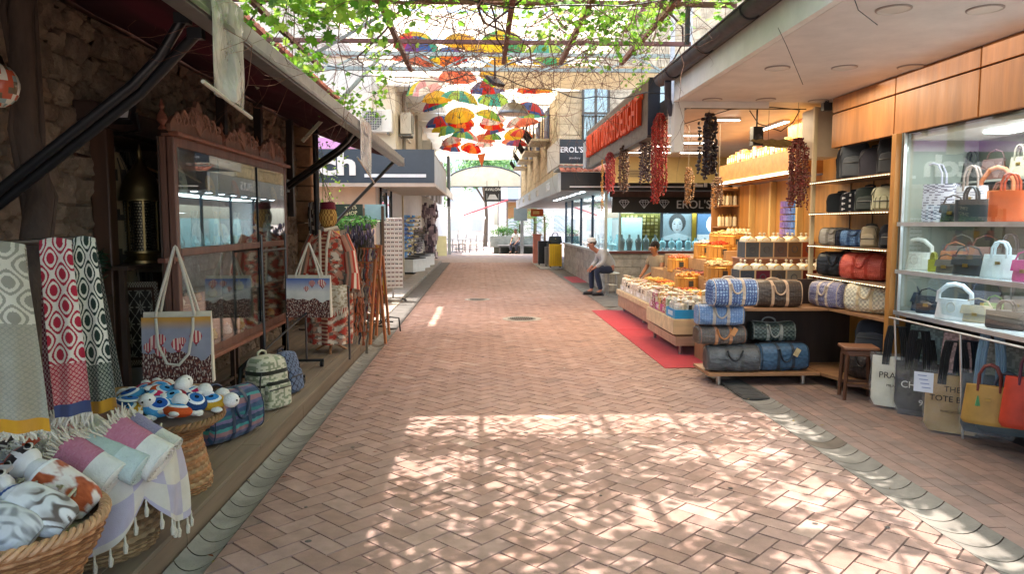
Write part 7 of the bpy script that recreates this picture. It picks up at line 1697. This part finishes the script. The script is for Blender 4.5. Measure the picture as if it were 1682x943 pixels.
# striped shade canvas
sc2=thing('shade_canvas','long cream shade canvas of parallel strips stretched above the street','canvas roof',(0,0,0))
mb=MB(); y=6.6; k=0
while y<38:
    w_=.92; c=jit(hx('ddd2ba'),.05)
    xa=-1.86 if 11.4<y<14.6 else -2.45
    if xa>-2: mb.surf(lambda u,v:(-2.45+.47*u,y+w_*v,5.0-.10*sin(PI*v)+.06*(k%2)),4,6,col=c)
    mb.surf(lambda u,v:(xa+(2.5-xa)*u,y+w_*v,5.0-.10*sin(PI*v)-.05*sin(PI*u)+.06*(k%2)),14,6,col=c); y+=w_-.02; k+=1
mb.build('strips','canvas',sc2,angle=80)
mb=MB(hx('6a6a68')); 
for x in (-2.0,.25,2.5): mb.tube([(x,6.5,5.06),(x,38.2,5.06)],.012,5)
mb.build('support_cable','metal',sc2)
# umbrellas
def make_brolly(cols,key):
    t=thing('umbrella','x','umbrella',(0,0,0),0,'colourful umbrellas hanging above the street')
    Rr=.40; mb=MB()
    for k in range(8):
        c=cols[k%len(cols)]
        def fn(u,v):
            a=2*PI*(k+u)/8; r=Rr*sin(v*1.12)/sin(1.12); sag=1-.05*sin(PI*u)*v; return (r*sag*cos(a),r*sag*sin(a),.0+.24*(cos(v*1.12)-cos(1.12))/(1-cos(1.12))+.012*sin(PI*u)*v*v)
        mb.surf(fn,5,7,col=c)
    mb.build('canopy','brolly',t)
    mb=MB(hx('3a3a3c')); mb.tube([(0,0,.28),(0,0,-.36)],.005,6)
    for k in range(8):
        a=2*PI*k/8; mb.tube([(0,0,-.02),(Rr*.5*cos(a),Rr*.5*sin(a),.16)],.0025,3)
    mb.build('shaft','metal',t)
    mb=MB(hx('2a2a2c')); mb.tube([(0,0,-.36),(0,0,-.42),(.02,0,-.45),(.04,0,-.42),(.04,0,-.40)],.009,6); mb.build('handle','plastic',t)
    return t
rb=[hx('c8281e'),hx('d8742a'),hx('dcc234'),hx('6aa83c'),hx('3f9a8c'),hx('3a62a8'),hx('6a4a90'),hx('b03a5c')]
sets={'rainbow':rb,'red and orange':[hx('c8281e'),hx('dc7a34')],'yellow and green':[hx('dcc234'),hx('8ab83c'),hx('3f9a6c'),hx('dcc234')],'coral':[hx('d86a4a'),hx('dc8464')],'blue and red':[hx('3a5a9a'),hx('c0302c'),hx('6a6a90'),hx('c0302c')],'yellow':[hx('dcb83c'),hx('d8a434')],'pale pink and white':[hx('d8a0a0'),hx('d8d4cc')],'teal and lime':[hx('4aa89c'),hx('a8c85c')]}
protos={}
rows=[]
colX=[-1.08,-.45,.30,1.22]
used=set(); names=list(sets)
ru=random.Random(11)
lx=['first column from the left','second column from the left','third column from the left','rightmost column']
for ci,x in enumerate(colX):
    for ri in range(12):
        y=12.2+ri*1.42+ru.uniform(-.3,.3); 
        pass
        nm=names[(ri*3+ci*5+(ri//3))%8]; z=4.42+ru.uniform(-.12,.16)
        rot=(ru.uniform(-.28,.28),ru.uniform(-.28,.28),ru.uniform(0,6))
        if nm not in protos: o=make_brolly(sets[nm],nm); protos[nm]=o
        else: o=copy_tree(protos[nm])
        o.location=(x+ru.uniform(-.17,.17),y,z); o.rotation_euler=rot; s_=ru.uniform(.88,1.05); o.scale=(s_,s_,s_)
        o['label']=f'{nm} umbrella in the {lx[ci]}, {["nearest","second","third","fourth","fifth","sixth","seventh","eighth","ninth","tenth","eleventh","farthest"][ri]} along it'
        used.add((ci,ri))
mb=MB(hx('4a4a4a'))
for x in colX: mb.tube([(x,8.3,4.86),(x,30.5,4.86)],.006,4)
for ci,x in enumerate(colX):
    for ri in range(12): mb.tube([(x,12.2+ri*1.42,4.86),(x,12.2+ri*1.42,4.66)],.004,3)
tag(mb.build('umbrella_wire','metal'),'thin dark wires running along the street from which the umbrellas hang','wire')
# open umbrella tilted and flags near
def flag(label,p,c):
    mb=MB(c); mb.add([p,V(p)+V((.35,0,.05)),V(p)+V((.2,.02,-.5)),V(p)+V((0,.01,0)),V(p)+V((.35,.01,.05)),V(p)+V((.2,.03,-.5))],[(0,1,2),(5,4,3),(0,3,4,1),(1,4,5,2),(2,5,3,0)]); tag(mb.build('pennant','canvas',smooth=False),label,'pennant')
flag('orange pennant hanging among the farthest umbrellas',(-.15,29.5,4.35),hx('d88a5a'))
# hanging dome lamp and square flood light
dl=thing('dome_lamp','grey domed street lamp hanging on a wire among the umbrellas','lamp',yp(843,188,9.2))
mb=MB(hx('8c8c86')); mb.lathe([(.19,0),(.192,.01),(.18,.05),(.14,.10),(.08,.135),(.03,.15),(.025,.18),(.001,.18)],32); mb.build('dome','metal',dl)
mb=MB(hx('d8d6cc')); mb.lathe([(.175,.004),(.12,-.01),(.001,-.015)],28,caps=False); mb.build('diffuser','gloss',dl)
mb=MB(hx('2c2c2c')); mb.tube([(0,0,.18),(0,0,4.86-dl.location.z)],.004,4); mb.build('cord','cloth',dl)
fl2=thing('square_flood_light','square flood light tilted downward, hanging below the pergola beam end','flood light',yp(813,133,7.4))
mb=MB(hx('2a2422')); mb.at((0,0,0),R(45),R(38)); mb.box((0,0,0),(.15,.15,.04)); mb.build('housing','plastic',fl2,bevel=.005)
mb=MB(hx('d0ccc8')); mb.at((0,0,0),R(45),R(38)); mb.box((0,0,-.022),(.12,.12,.006)); mb.build('lens','gloss',fl2,smooth=False)
mb=MB(hx('3a2c26')); mb.tube([(0,0,.02),(0,.02,.14),(.0,.1,PZ-fl2.location.z)],.01,6); mb.build('bracket','metal',fl2)
for a,b,s in (((-1.6,7.9,3.25),(.1,7.45,3.1),.12),((.1,7.4,3.08),(2.0,7.8,3.0),.14),((-1.2,5.5,3.3),(1.9,5.2,3.2),.1)):
    a,b=V(a),V(b); mb=MB(hx('2e2a28')); mb.tube([a.lerp(b,i/14)-V((0,0,s*sin(PI*i/14)))+V((0,.04*sin(i),.02*sin(i*1.7))) for i in range(15)],.006,5); tag(mb.build('overhead_cable','plastic'),'dark cable strung loosely below the pergola','cable','cables slung below the pergola')
# ---- vines
rv=random.Random(5)
def twig(mb,p,d,L,r,depth,col):
    n=7; pts=[V(p)]; dd=V(d).normalized()
    for i in range(n):
        dd=(dd+V((rv.gauss(0,.28)-(.8 if pts[-1].x>1.45 else 0),rv.gauss(0,.28),rv.gauss(0,.22)))).normalized(); pts.append(pts[-1]+dd*L/n)
    mb.tube(pts,[r*(1-.7*i/n) for i in range(n+1)],4,col=jit(col,.2),caps=False)
    if depth>0:
        for k in range(3):
            i=rv.randint(2,n); a=(dd+V((rv.gauss(0,.8),rv.gauss(0,.8),rv.gauss(0,.6)-.15))).normalized(); twig(mb,pts[i],a,L*rv.uniform(.4,.75),r*.5,depth-1,col)
    return pts
vn=thing('grapevine','leafy grapevine with tangled bare reddish stems spread over the pergola','grapevine',(0,0,0))
mb=MB()
for i in range(10):
    x=rv.uniform(-1.9,2.0); y0=rv.uniform(-1,1); a=rv.uniform(-.3,.3)
    mb.tube([(x+a*s+.12*sin(s*1.9+i),y0+s*.9,PZ+.06+.07*sin(s*2+i)) for s in [q*.5 for q in range(0,18)]],[.020*(1-q/26) for q in range(18)],6,col=hx('5a4438'))
for i in range(165):
    x=rv.uniform(-1.5,1.15); y=rv.uniform(3.8,8.0); twig(mb,(x,y,PZ+.04),(rv.gauss(0,1),rv.gauss(0,.7),rv.gauss(-.22,.3)),rv.uniform(.5,1.2),.0052,2,hx('7a5444'))
for i in range(26):
    x=rv.uniform(-1.6,1.7); y=rv.uniform(4.2,7.8); mb.tube([(x,y,PZ),(x+rv.uniform(-.1,.1),y,PZ-.2),(x+rv.uniform(-.15,.15),y+.05,PZ-rv.uniform(.3,.55))],.0025,3,col=hx('6a5548'))
mb.build('stems','bark',vn)
LC=[hx('86b53a'),hx('6fa22e'),hx('9cc84c'),hx('5c8f2a'),hx('a8c850')]
shape=[(0,-.10),(.30,-.42),(.36,-.12),(.62,-.10),(.50,.14),(.72,.42),(.36,.42),(.28,.66),(.10,.60),(0,1.0),(-.10,.60),(-.28,.66),(-.36,.42),(-.72,.42),(-.50,.14),(-.62,-.10),(-.36,-.12),(-.30,-.42)]
def vleaf(mb,p,s,flat=.35):
    nrm=V((rv.gauss(0,flat),rv.gauss(0,flat),1)).normalized(); a=rv.uniform(0,6.28); x=nrm.orthogonal().normalized(); y=nrm.cross(x); X=x*cos(a)+y*sin(a); Y=nrm.cross(X)
    c=jit(rv.choice(LC),.22); b=[]
    for (u,v) in shape: b.append(p+X*u*s*.6+Y*v*s*.6-nrm*s*.12*(abs(u)**1.5))
    mb.add([p+nrm*0]+b,[(0,i+1,(i+1)%len(b)+1) for i in range(len(b))],c)
mb=MB()
# dense canopy above the near street
cnt=0
while cnt<18500:
    x=rv.uniform(-1.75,1.98); y=rv.uniform(-.6,6.3)
    n=mnoise.noise(V((x*1.1,y*1.1,4)))+.55*mnoise.noise(V((x*3.0,y*3.0,9)))
    open_=(-.22 if x<.9 else -.02)-(.2 if x>1.45 else 0)
    dens=.62-open_+n*1.0
    hole=max([0]+[1-math.hypot((x-hx_)/rx_,(y-hy_)/ry_) for hx_,hy_,rx_,ry_ in ((.95,5.45,.5,.34),(.35,4.3,.42,.3),(1.2,4.5,.4,.3),(1.65,4.0,.3,.4),(1.0,3.6,.5,.25),(-.9,5.2,.25,.2))])
    if hole>0 and rv.random()<min(.93,.45+hole*1.2): continue
    if rv.random()>max(.06,min(1,dens)): cnt+= .12; continue
    vleaf(mb,V((x,y,PZ+.10+rv.uniform(-.1,.12))),rv.uniform(.065,.12)) if (y<5.75 or rv.random()<(.12 if -.9<x<.8 else .35)) else None; cnt+=1
def cluster(c,r,n,s0,s1,flat=.9):
    for i in range(n):
        d=V((rv.gauss(0,.5),rv.gauss(0,.5),rv.gauss(0,.5))); vleaf(mb,V(c)+V((d.x*r[0],d.y*r[1],d.z*r[2])),rv.uniform(s0,s1),flat)
# hanging clusters seen in the photograph
def hc(px,py,Y,rx,rz,n,s0,s1): 
    c=yp(px,py,Y); cluster(c,(rx,.25,rz),int(n*1.25),s0,s1,1.1)
hc(520,20,3.9,.28,.10,60,.06,.11); hc(570,8,3.9,.25,.08,46,.06,.11); hc(505,95,5.6,.16,.16,40,.05,.09); hc(620,40,4.6,.12,.16,34,.05,.09); hc(610,95,5.0,.06,.22,30,.04,.07); hc(625,140,5.2,.05,.2,26,.04,.07)
hc(385,25,4.4,.22,.12,50,.05,.08); hc(440,60,5.0,.12,.10,22,.04,.07); hc(495,105,6.2,.18,.10,46,.06,.09); hc(560,165,7.6,.30,.14,90,.045,.07); hc(600,185,8.2,.22,.10,50,.04,.06); hc(690,20,6.0,.12,.16,24,.05,.08)
hc(960,30,5.6,.34,.16,110,.05,.08); hc(1010,40,5.6,.30,.20,100,.05,.08); hc(1055,60,6.3,.22,.22,80,.045,.07); hc(900,55,6.4,.20,.12,40,.045,.07); hc(985,85,6.9,.16,.14,46,.045,.07); hc(1045,130,7.6,.10,.12,34,.04,.06); hc(850,15,6.0,.25,.14,50,.05,.08); hc(1060,20,5.6,.2,.2,60,.04,.07); hc(960,95,7.2,.1,.1,20,.04,.06)
mb.build('leaves','leaf',vn,smooth=False)
vn2=thing('climbing_plant','light green climbing shoots hanging by the far black post on the left','climbing plant',(-2.5,11.3,0))
mb=MB()
for i in range(9):
    x=rv.uniform(-.15,.25); z=rv.uniform(2.2,3.1); pts=[(x+.04*sin(k)+k*.03,-.05,z-.13*k) for k in range(8)]; mb.tube(pts,.004,3,col=hx('6a7a3a'))
mb.build('stem','bark',vn2)
mb=MB()
for i in range(9):
    for k in range(16): vleaf(mb,V((rv.uniform(-.15,.5),rv.uniform(-.1,.1),rv.uniform(1.9,3.0))),rv.uniform(.04,.07),1.2)
mb.build('leaves','leaf',vn2,smooth=False)
bigtree('bright green tree seen over the roof behind the stone house',(-4.6,13.2,0),5.2,1.5,6000,[hx('7aa83c'),hx('94bc50'),hx('5f8f34')],9)
# ================================================================ PEOPLE
def skin_obj(name,pts,edges,rad,mat,col,parent,sub=2,root=0):
    me=bpy.data.meshes.new(name); me.from_pydata([V(p) for p in pts],edges,[]); o=bpy.data.objects.new('tmp',me); COL.objects.link(o)
    sk=o.modifiers.new('s','SKIN'); sk.use_smooth_shade=True
    for i,r in enumerate(rad):
        sv=me.skin_vertices[0].data[i]; sv.radius=(r,r) if not isinstance(r,tuple) else r; sv.use_root=(i==root)
    sb=o.modifiers.new('u','SUBSURF'); sb.levels=sb.render_levels=sub
    bpy.context.view_layer.update(); dg=bpy.context.evaluated_depsgraph_get()
    m2=bpy.data.meshes.new_from_object(o.evaluated_get(dg)); bpy.data.objects.remove(o)
    for p in m2.polygons: p.use_smooth=True
    for a in list(m2.color_attributes): m2.color_attributes.remove(a)
    ca=m2.color_attributes.new('Col','FLOAT_COLOR','CORNER'); ca.data.foreach_set('color',np.tile(np.array([*col,1],dtype=np.float32),len(m2.loops)))
    m2.materials.clear(); m2.materials.append(MATS[mat]); m2.name=name
    r=bpy.data.objects.new(name,m2); COL.objects.link(r); r.parent=parent; return r
def seated(label,loc,rz,lean,headfwd,sk,shirt,trou,shoe,hair,cap=None,sleeve='long',hand=((.17,-.42,.58),(-.17,-.42,.58)),knee=.46,seat=.47,turn=0,scale=1,name='person'):
    t=thing(name,label,'person',loc,rz); t.scale=(scale,)*3
    hip=V((0,0,seat+.09)); sl=R(lean); up=V((0,-sin(sl),cos(sl))); 
    spine=hip+up*.25; chest=hip+V((0,-sin(sl*1.15),cos(sl*1.15)))*.42; neck=hip+V((0,-sin(sl*1.25),cos(sl*1.25)))*.55; hd=neck+V((0,-headfwd,.065)); 
    shl={s:chest+V((s*.17,0,.05)) for s in (-1,1)}
    pts=[hip,spine,chest,neck,hd]; rad=[.085,.095,.115,.055,.06]; ed=[(0,1),(1,2),(2,3),(3,4)]
    kn={};ak={}
    for s in (-1,1):
        i=len(pts); k_=V((s*.15,-knee,seat+.06)); a_=V((s*.14,-knee+.04+(.08 if s>0 else -.03),.10)); kn[s]=k_;ak[s]=a_
        pts+=[V((s*.10,-.04,seat+.07)),k_,a_,a_+V((0,-.13,-.05))]; rad+=[.085,.058,.04,.035]; ed+=[(0,i),(i,i+1),(i+1,i+2),(i+2,i+3)]
        j_=len(pts); h_=V(hand[0] if s>0 else hand[1]); el=(shl[s]+h_)/2+V((s*.07,.07,-.04)); pts+=[shl[s],el,h_]; rad+=[.055,.04,.028]; ed+=[(2,j_),(j_,j_+1),(j_+1,j_+2)]
        # palm & fingers as part of the same body
        pd=(h_-el).normalized(); q=len(pts); palm=h_+pd*.06; pts.append(palm); rad.append((.030,.016)); ed.append((j_+2,q))
        side=pd.cross(V((0,0,1))).normalized()
        for f in range(4):
            b0=len(pts); off=side*(f-1.5)*.019; l=(.032,.036,.034,.027)[f]
            pts+=[palm+off+pd*.02,palm+off*1.1+pd*(.02+l)-V((0,0,.008)),palm+off*1.1+pd*(.02+l*1.7)-V((0,0,.03))]; rad+=[.009,.008,.006]; ed+=[(q,b0),(b0,b0+1),(b0+1,b0+2)]
        b0=len(pts); pts+=[palm-pd*.02+side*s*.03,palm+pd*.012+side*s*.05-V((0,0,.01))]; rad+=[.010,.008]; ed+=[(q,b0),(b0,b0+1)]
    # head as part of the continuous body
    hb=len(pts); fd=V((sin(turn)*1,-cos(turn),0)); tl=V((fd.x,fd.y,-.1-headfwd*2.2)).normalized()
    hc_=hd+V((0,-.01,.065)); pts+=[hc_,hc_+V((0,.008,.055))]; rad+=[(.092,.10),.088]; ed+=[(4,hb),(hb,hb+1)]
    body=skin_obj('body',pts,ed,rad,'skin',sk,t)
    # face
    mb=MB(sk); s_=V((-fd.y,fd.x,0)); f0=hc_+V((0,0,.02)); F=tl*1.12
    mb.ell(f0+F*.088-V((0,0,.018)),(.014,.016,.02),8,col=mixc(sk,(1,1,1),.05)); 
    for s in (-1,1):
        mb.ell(f0+F*.076+s_*s*.031+V((0,0,.008)),(.012,.012,.007),8,col=hx('e8e4de')); mb.ell(f0+F*.085+s_*s*.031+V((0,0,.008)),(.006,.006,.006),6,col=hx('1a1410'))
        mb.tube([f0+F*.082+s_*s*.018+V((0,0,.026)),f0+F*.08+s_*s*.048+V((0,0,.026))],.004,5,col=mixc(hair,(0,0,0),.3)); mb.ell(f0+s_*s*.082,(.012,.018,.028),8,col=sk)
    mb.tube([f0+F*.082-s_*.022-V((0,0,.052)),f0+F*.088-V((0,0,.053)),f0+F*.082+s_*.022-V((0,0,.052))],.005,6,col=mixc(sk,hx('8a3028'),.55)); mb.build('face','skin',t)
    mb=MB(hair); mb.ell(hc_+V((0,0,.05))-F*.022,(.094,.10,.09),20); 
    o=mb.build('hair','cloth',t)
    if cap:
        mb=MB(cap); top=hc_+V((0,0,.075)); mb.lathe([(.103,-.01),(.106,.03),(.092,.065),(.045,.085),(.001,.088)],22,top); mb.surf(lambda u,v:top+F*(.08+.075*v)*cos((u-.5)*2)+s_*(.09)*sin((u-.5)*2)+V((0,0,.005-.015*v)),12,4); mb.build('cap','cloth',t)
    # clothes
    P=[hip+V((0,.02,.0)),spine,chest,neck-V((0,0,.035))]; rd=[.148,.142,.148,.07]; E=[(0,1),(1,2),(2,3)]
    for s in (-1,1):
        j_=len(P); h_=V(hand[0] if s>0 else hand[1]); el=(shl[s]+h_)/2+V((s*.07,.07,-.04)); 
        P+=[shl[s],el] if sleeve=='long' else [shl[s],shl[s].lerp(el,.65)]; rd+=[.075,.058] if sleeve=='long' else [.075,.068]; E+=[(2,j_),(j_,j_+1)]
        if sleeve=='long': P.append(h_-(h_-el).normalized()*.03); rd.append(.042); E.append((j_+1,j_+2))
    skin_obj('shirt',P,E,rd,'cloth',shirt,t)
    P=[hip,hip+V((0,.055,-.01))]; rd=[.135,.115]; E=[(0,1)]
    for s in (-1,1): i=len(P); P+=[V((s*.10,-.06,seat+.07)),kn[s],ak[s]+V((0,0,.02))]; rd+=[.105,.078,.058]; E+=[(0,i),(i,i+1),(i+1,i+2)]
    skin_obj('trousers',P,E,rd,'cloth',trou,t)
    for s in (-1,1):
        mb=MB(shoe); mb.ell(ak[s]+V((0,-.07,-.052)),(.048,.135,.046),14); mb.box(ak[s]+V((0,-.07,-.088)),(.085,.26,.022),col=mixc(shoe,(0,0,0),.4)); mb.build('shoe','leather',t)
    return t
def stool_(label,loc,h,c,legc,rz=0):
    t=thing('stool',label,'stool',loc,rz); mb=MB(c); mb.lathe([(.16,h-.03),(.165,h-.01),(.15,h),(.001,h)],20); mb.build('seat','paint',t)
    for k in range(4):
        a=PI/4+k*PI/2; mb=MB(legc); mb.tube([(.11*cos(a),.11*sin(a),h-.03),(.16*cos(a),.16*sin(a),0)],.013,6); mb.build('leg','metal',t)
    mb=MB(legc); mb.tube([(.135*cos(a),.135*sin(a),h*.45) for a in [PI/4+k*PI/2 for k in range(4)]],.008,5,closed=True); mb.build('stretcher','metal',t)
stool_('pale round topped metal stool beneath the seated man',(2.93,16.2,.014),.50,hx('d8d4c4'),hx('b8b8b4'))
seated('person in grey shirt, dark jeans and white cap, seated on a stool bending forward',(2.93,16.2,.014),R(-78),34,.12,hx('a8705a'),hx('b4b2b0'),hx('2a3044'),hx('2c2a30'),hx('5a4a44'),cap=hx('e4e4e0'),hand=((.12,-.46,.62),(-.12,-.46,.62)),seat=.5,knee=.44)
stool_('low dark stool behind the sweets stall',(3.42,13.75,.012),.42,hx('4a3a34'),hx('3a3a3a'))
seated('person with short dark hair in a beige top, seated behind the sweets stall looking out',(3.42,13.75,.012),R(-58),14,.03,hx('94603f'),hx('8a7a62'),hx('3a3430'),hx('2a2624'),hx('17120f'),sleeve='short',hand=((.10,-.44,.66),(-.20,-.36,.60)),seat=.42,turn=R(-22),scale=.97)
seated('person in a white shirt and dark trousers seated on the far planter bench',(1.95,38.85,.03),R(-35),16,.04,hx('8a6048'),hx('dedede'),hx('3a4050'),hx('3a3430'),hx('4a4440'),sleeve='short',seat=.45)
# ================================================================ LIGHT
SUNX,SUNY=.23,-.13           # ground shift of a shadow per metre of height
d=V((SUNX,SUNY,-1)).normalized()
sl=bpy.data.lights.new('sun','SUN'); sl.energy=2.0; sl.angle=R(.7); sl.color=(1,.93,.87)
so=bpy.data.objects.new('sun',sl); COL.objects.link(so); so.rotation_euler=d.to_track_quat('-Z','Y').to_euler(); so.location=(0,0,20)
w=bpy.data.worlds.new('World'); sc.world=w; w.use_nodes=True; t=w.node_tree; t.nodes.clear()
sky=t.nodes.new('ShaderNodeTexSky'); sky.sky_type='NISHITA'; sky.sun_disc=False; sky.sun_elevation=math.asin(-d.z); sky.sun_rotation=math.atan2(-d.x,-d.y); sky.dust_density=3; sky.air_density=1.0
bg=t.nodes.new('ShaderNodeBackground'); bg.inputs[1].default_value=.15; ou=t.nodes.new('ShaderNodeOutputWorld'); t.links.new(sky.outputs[0],bg.inputs[0]); t.links.new(bg.outputs[0],ou.inputs[0])
def area(name,loc,size,pw,c,rot=(0,0,0)):
    l=bpy.data.lights.new(name,'AREA'); l.shape='RECTANGLE'; l.size,l.size_y=size; l.energy=pw; l.color=c; o=bpy.data.objects.new(name,l); COL.objects.link(o); o.location=loc; o.rotation_euler=rot
area('sweets_shop_lamp',(3.3,10.6,2.88),(1.6,4.0),32,(1,.80,.52))
area('bag_shelf_lamp',(3.0,6.6,2.82),(.8,1.0),4,(1,.84,.6))
area('glass_case_lamp',(3.85,4.2,2.27),(.4,3.4),8,(.95,.97,1))
area('case_shelf_lamp',(3.78,4.2,1.58),(.2,3.4),1.8,(.9,.95,1)); area('case_shelf_lamp',(3.78,4.2,1.18),(.2,3.4),1.8,(.9,.95,1))
area('jewellery_lamp',(5.0,17.5,1.85),(4.5,.5),16,(.8,.95,1)); area('jewellery_side_lamp',(3.4,21,2.33),(.8,7),34,(.9,.97,1))
area('corner_soffit_lamp',(3.1,5.0,2.84),(.9,3),4,(1,.93,.85))
vs=sc.view_settings; vs.view_transform='Standard'; vs.look='None'; vs.exposure=2.62; vs.gamma=1
sc.render.resolution_x=1024; sc.render.resolution_y=575
sc.cycles.max_bounces=10; sc.cycles.transparent_max_bounces=24; sc.cycles.diffuse_bounces=5; sc.cycles.glossy_bounces=4; sc.cycles.sample_clamp_indirect=8
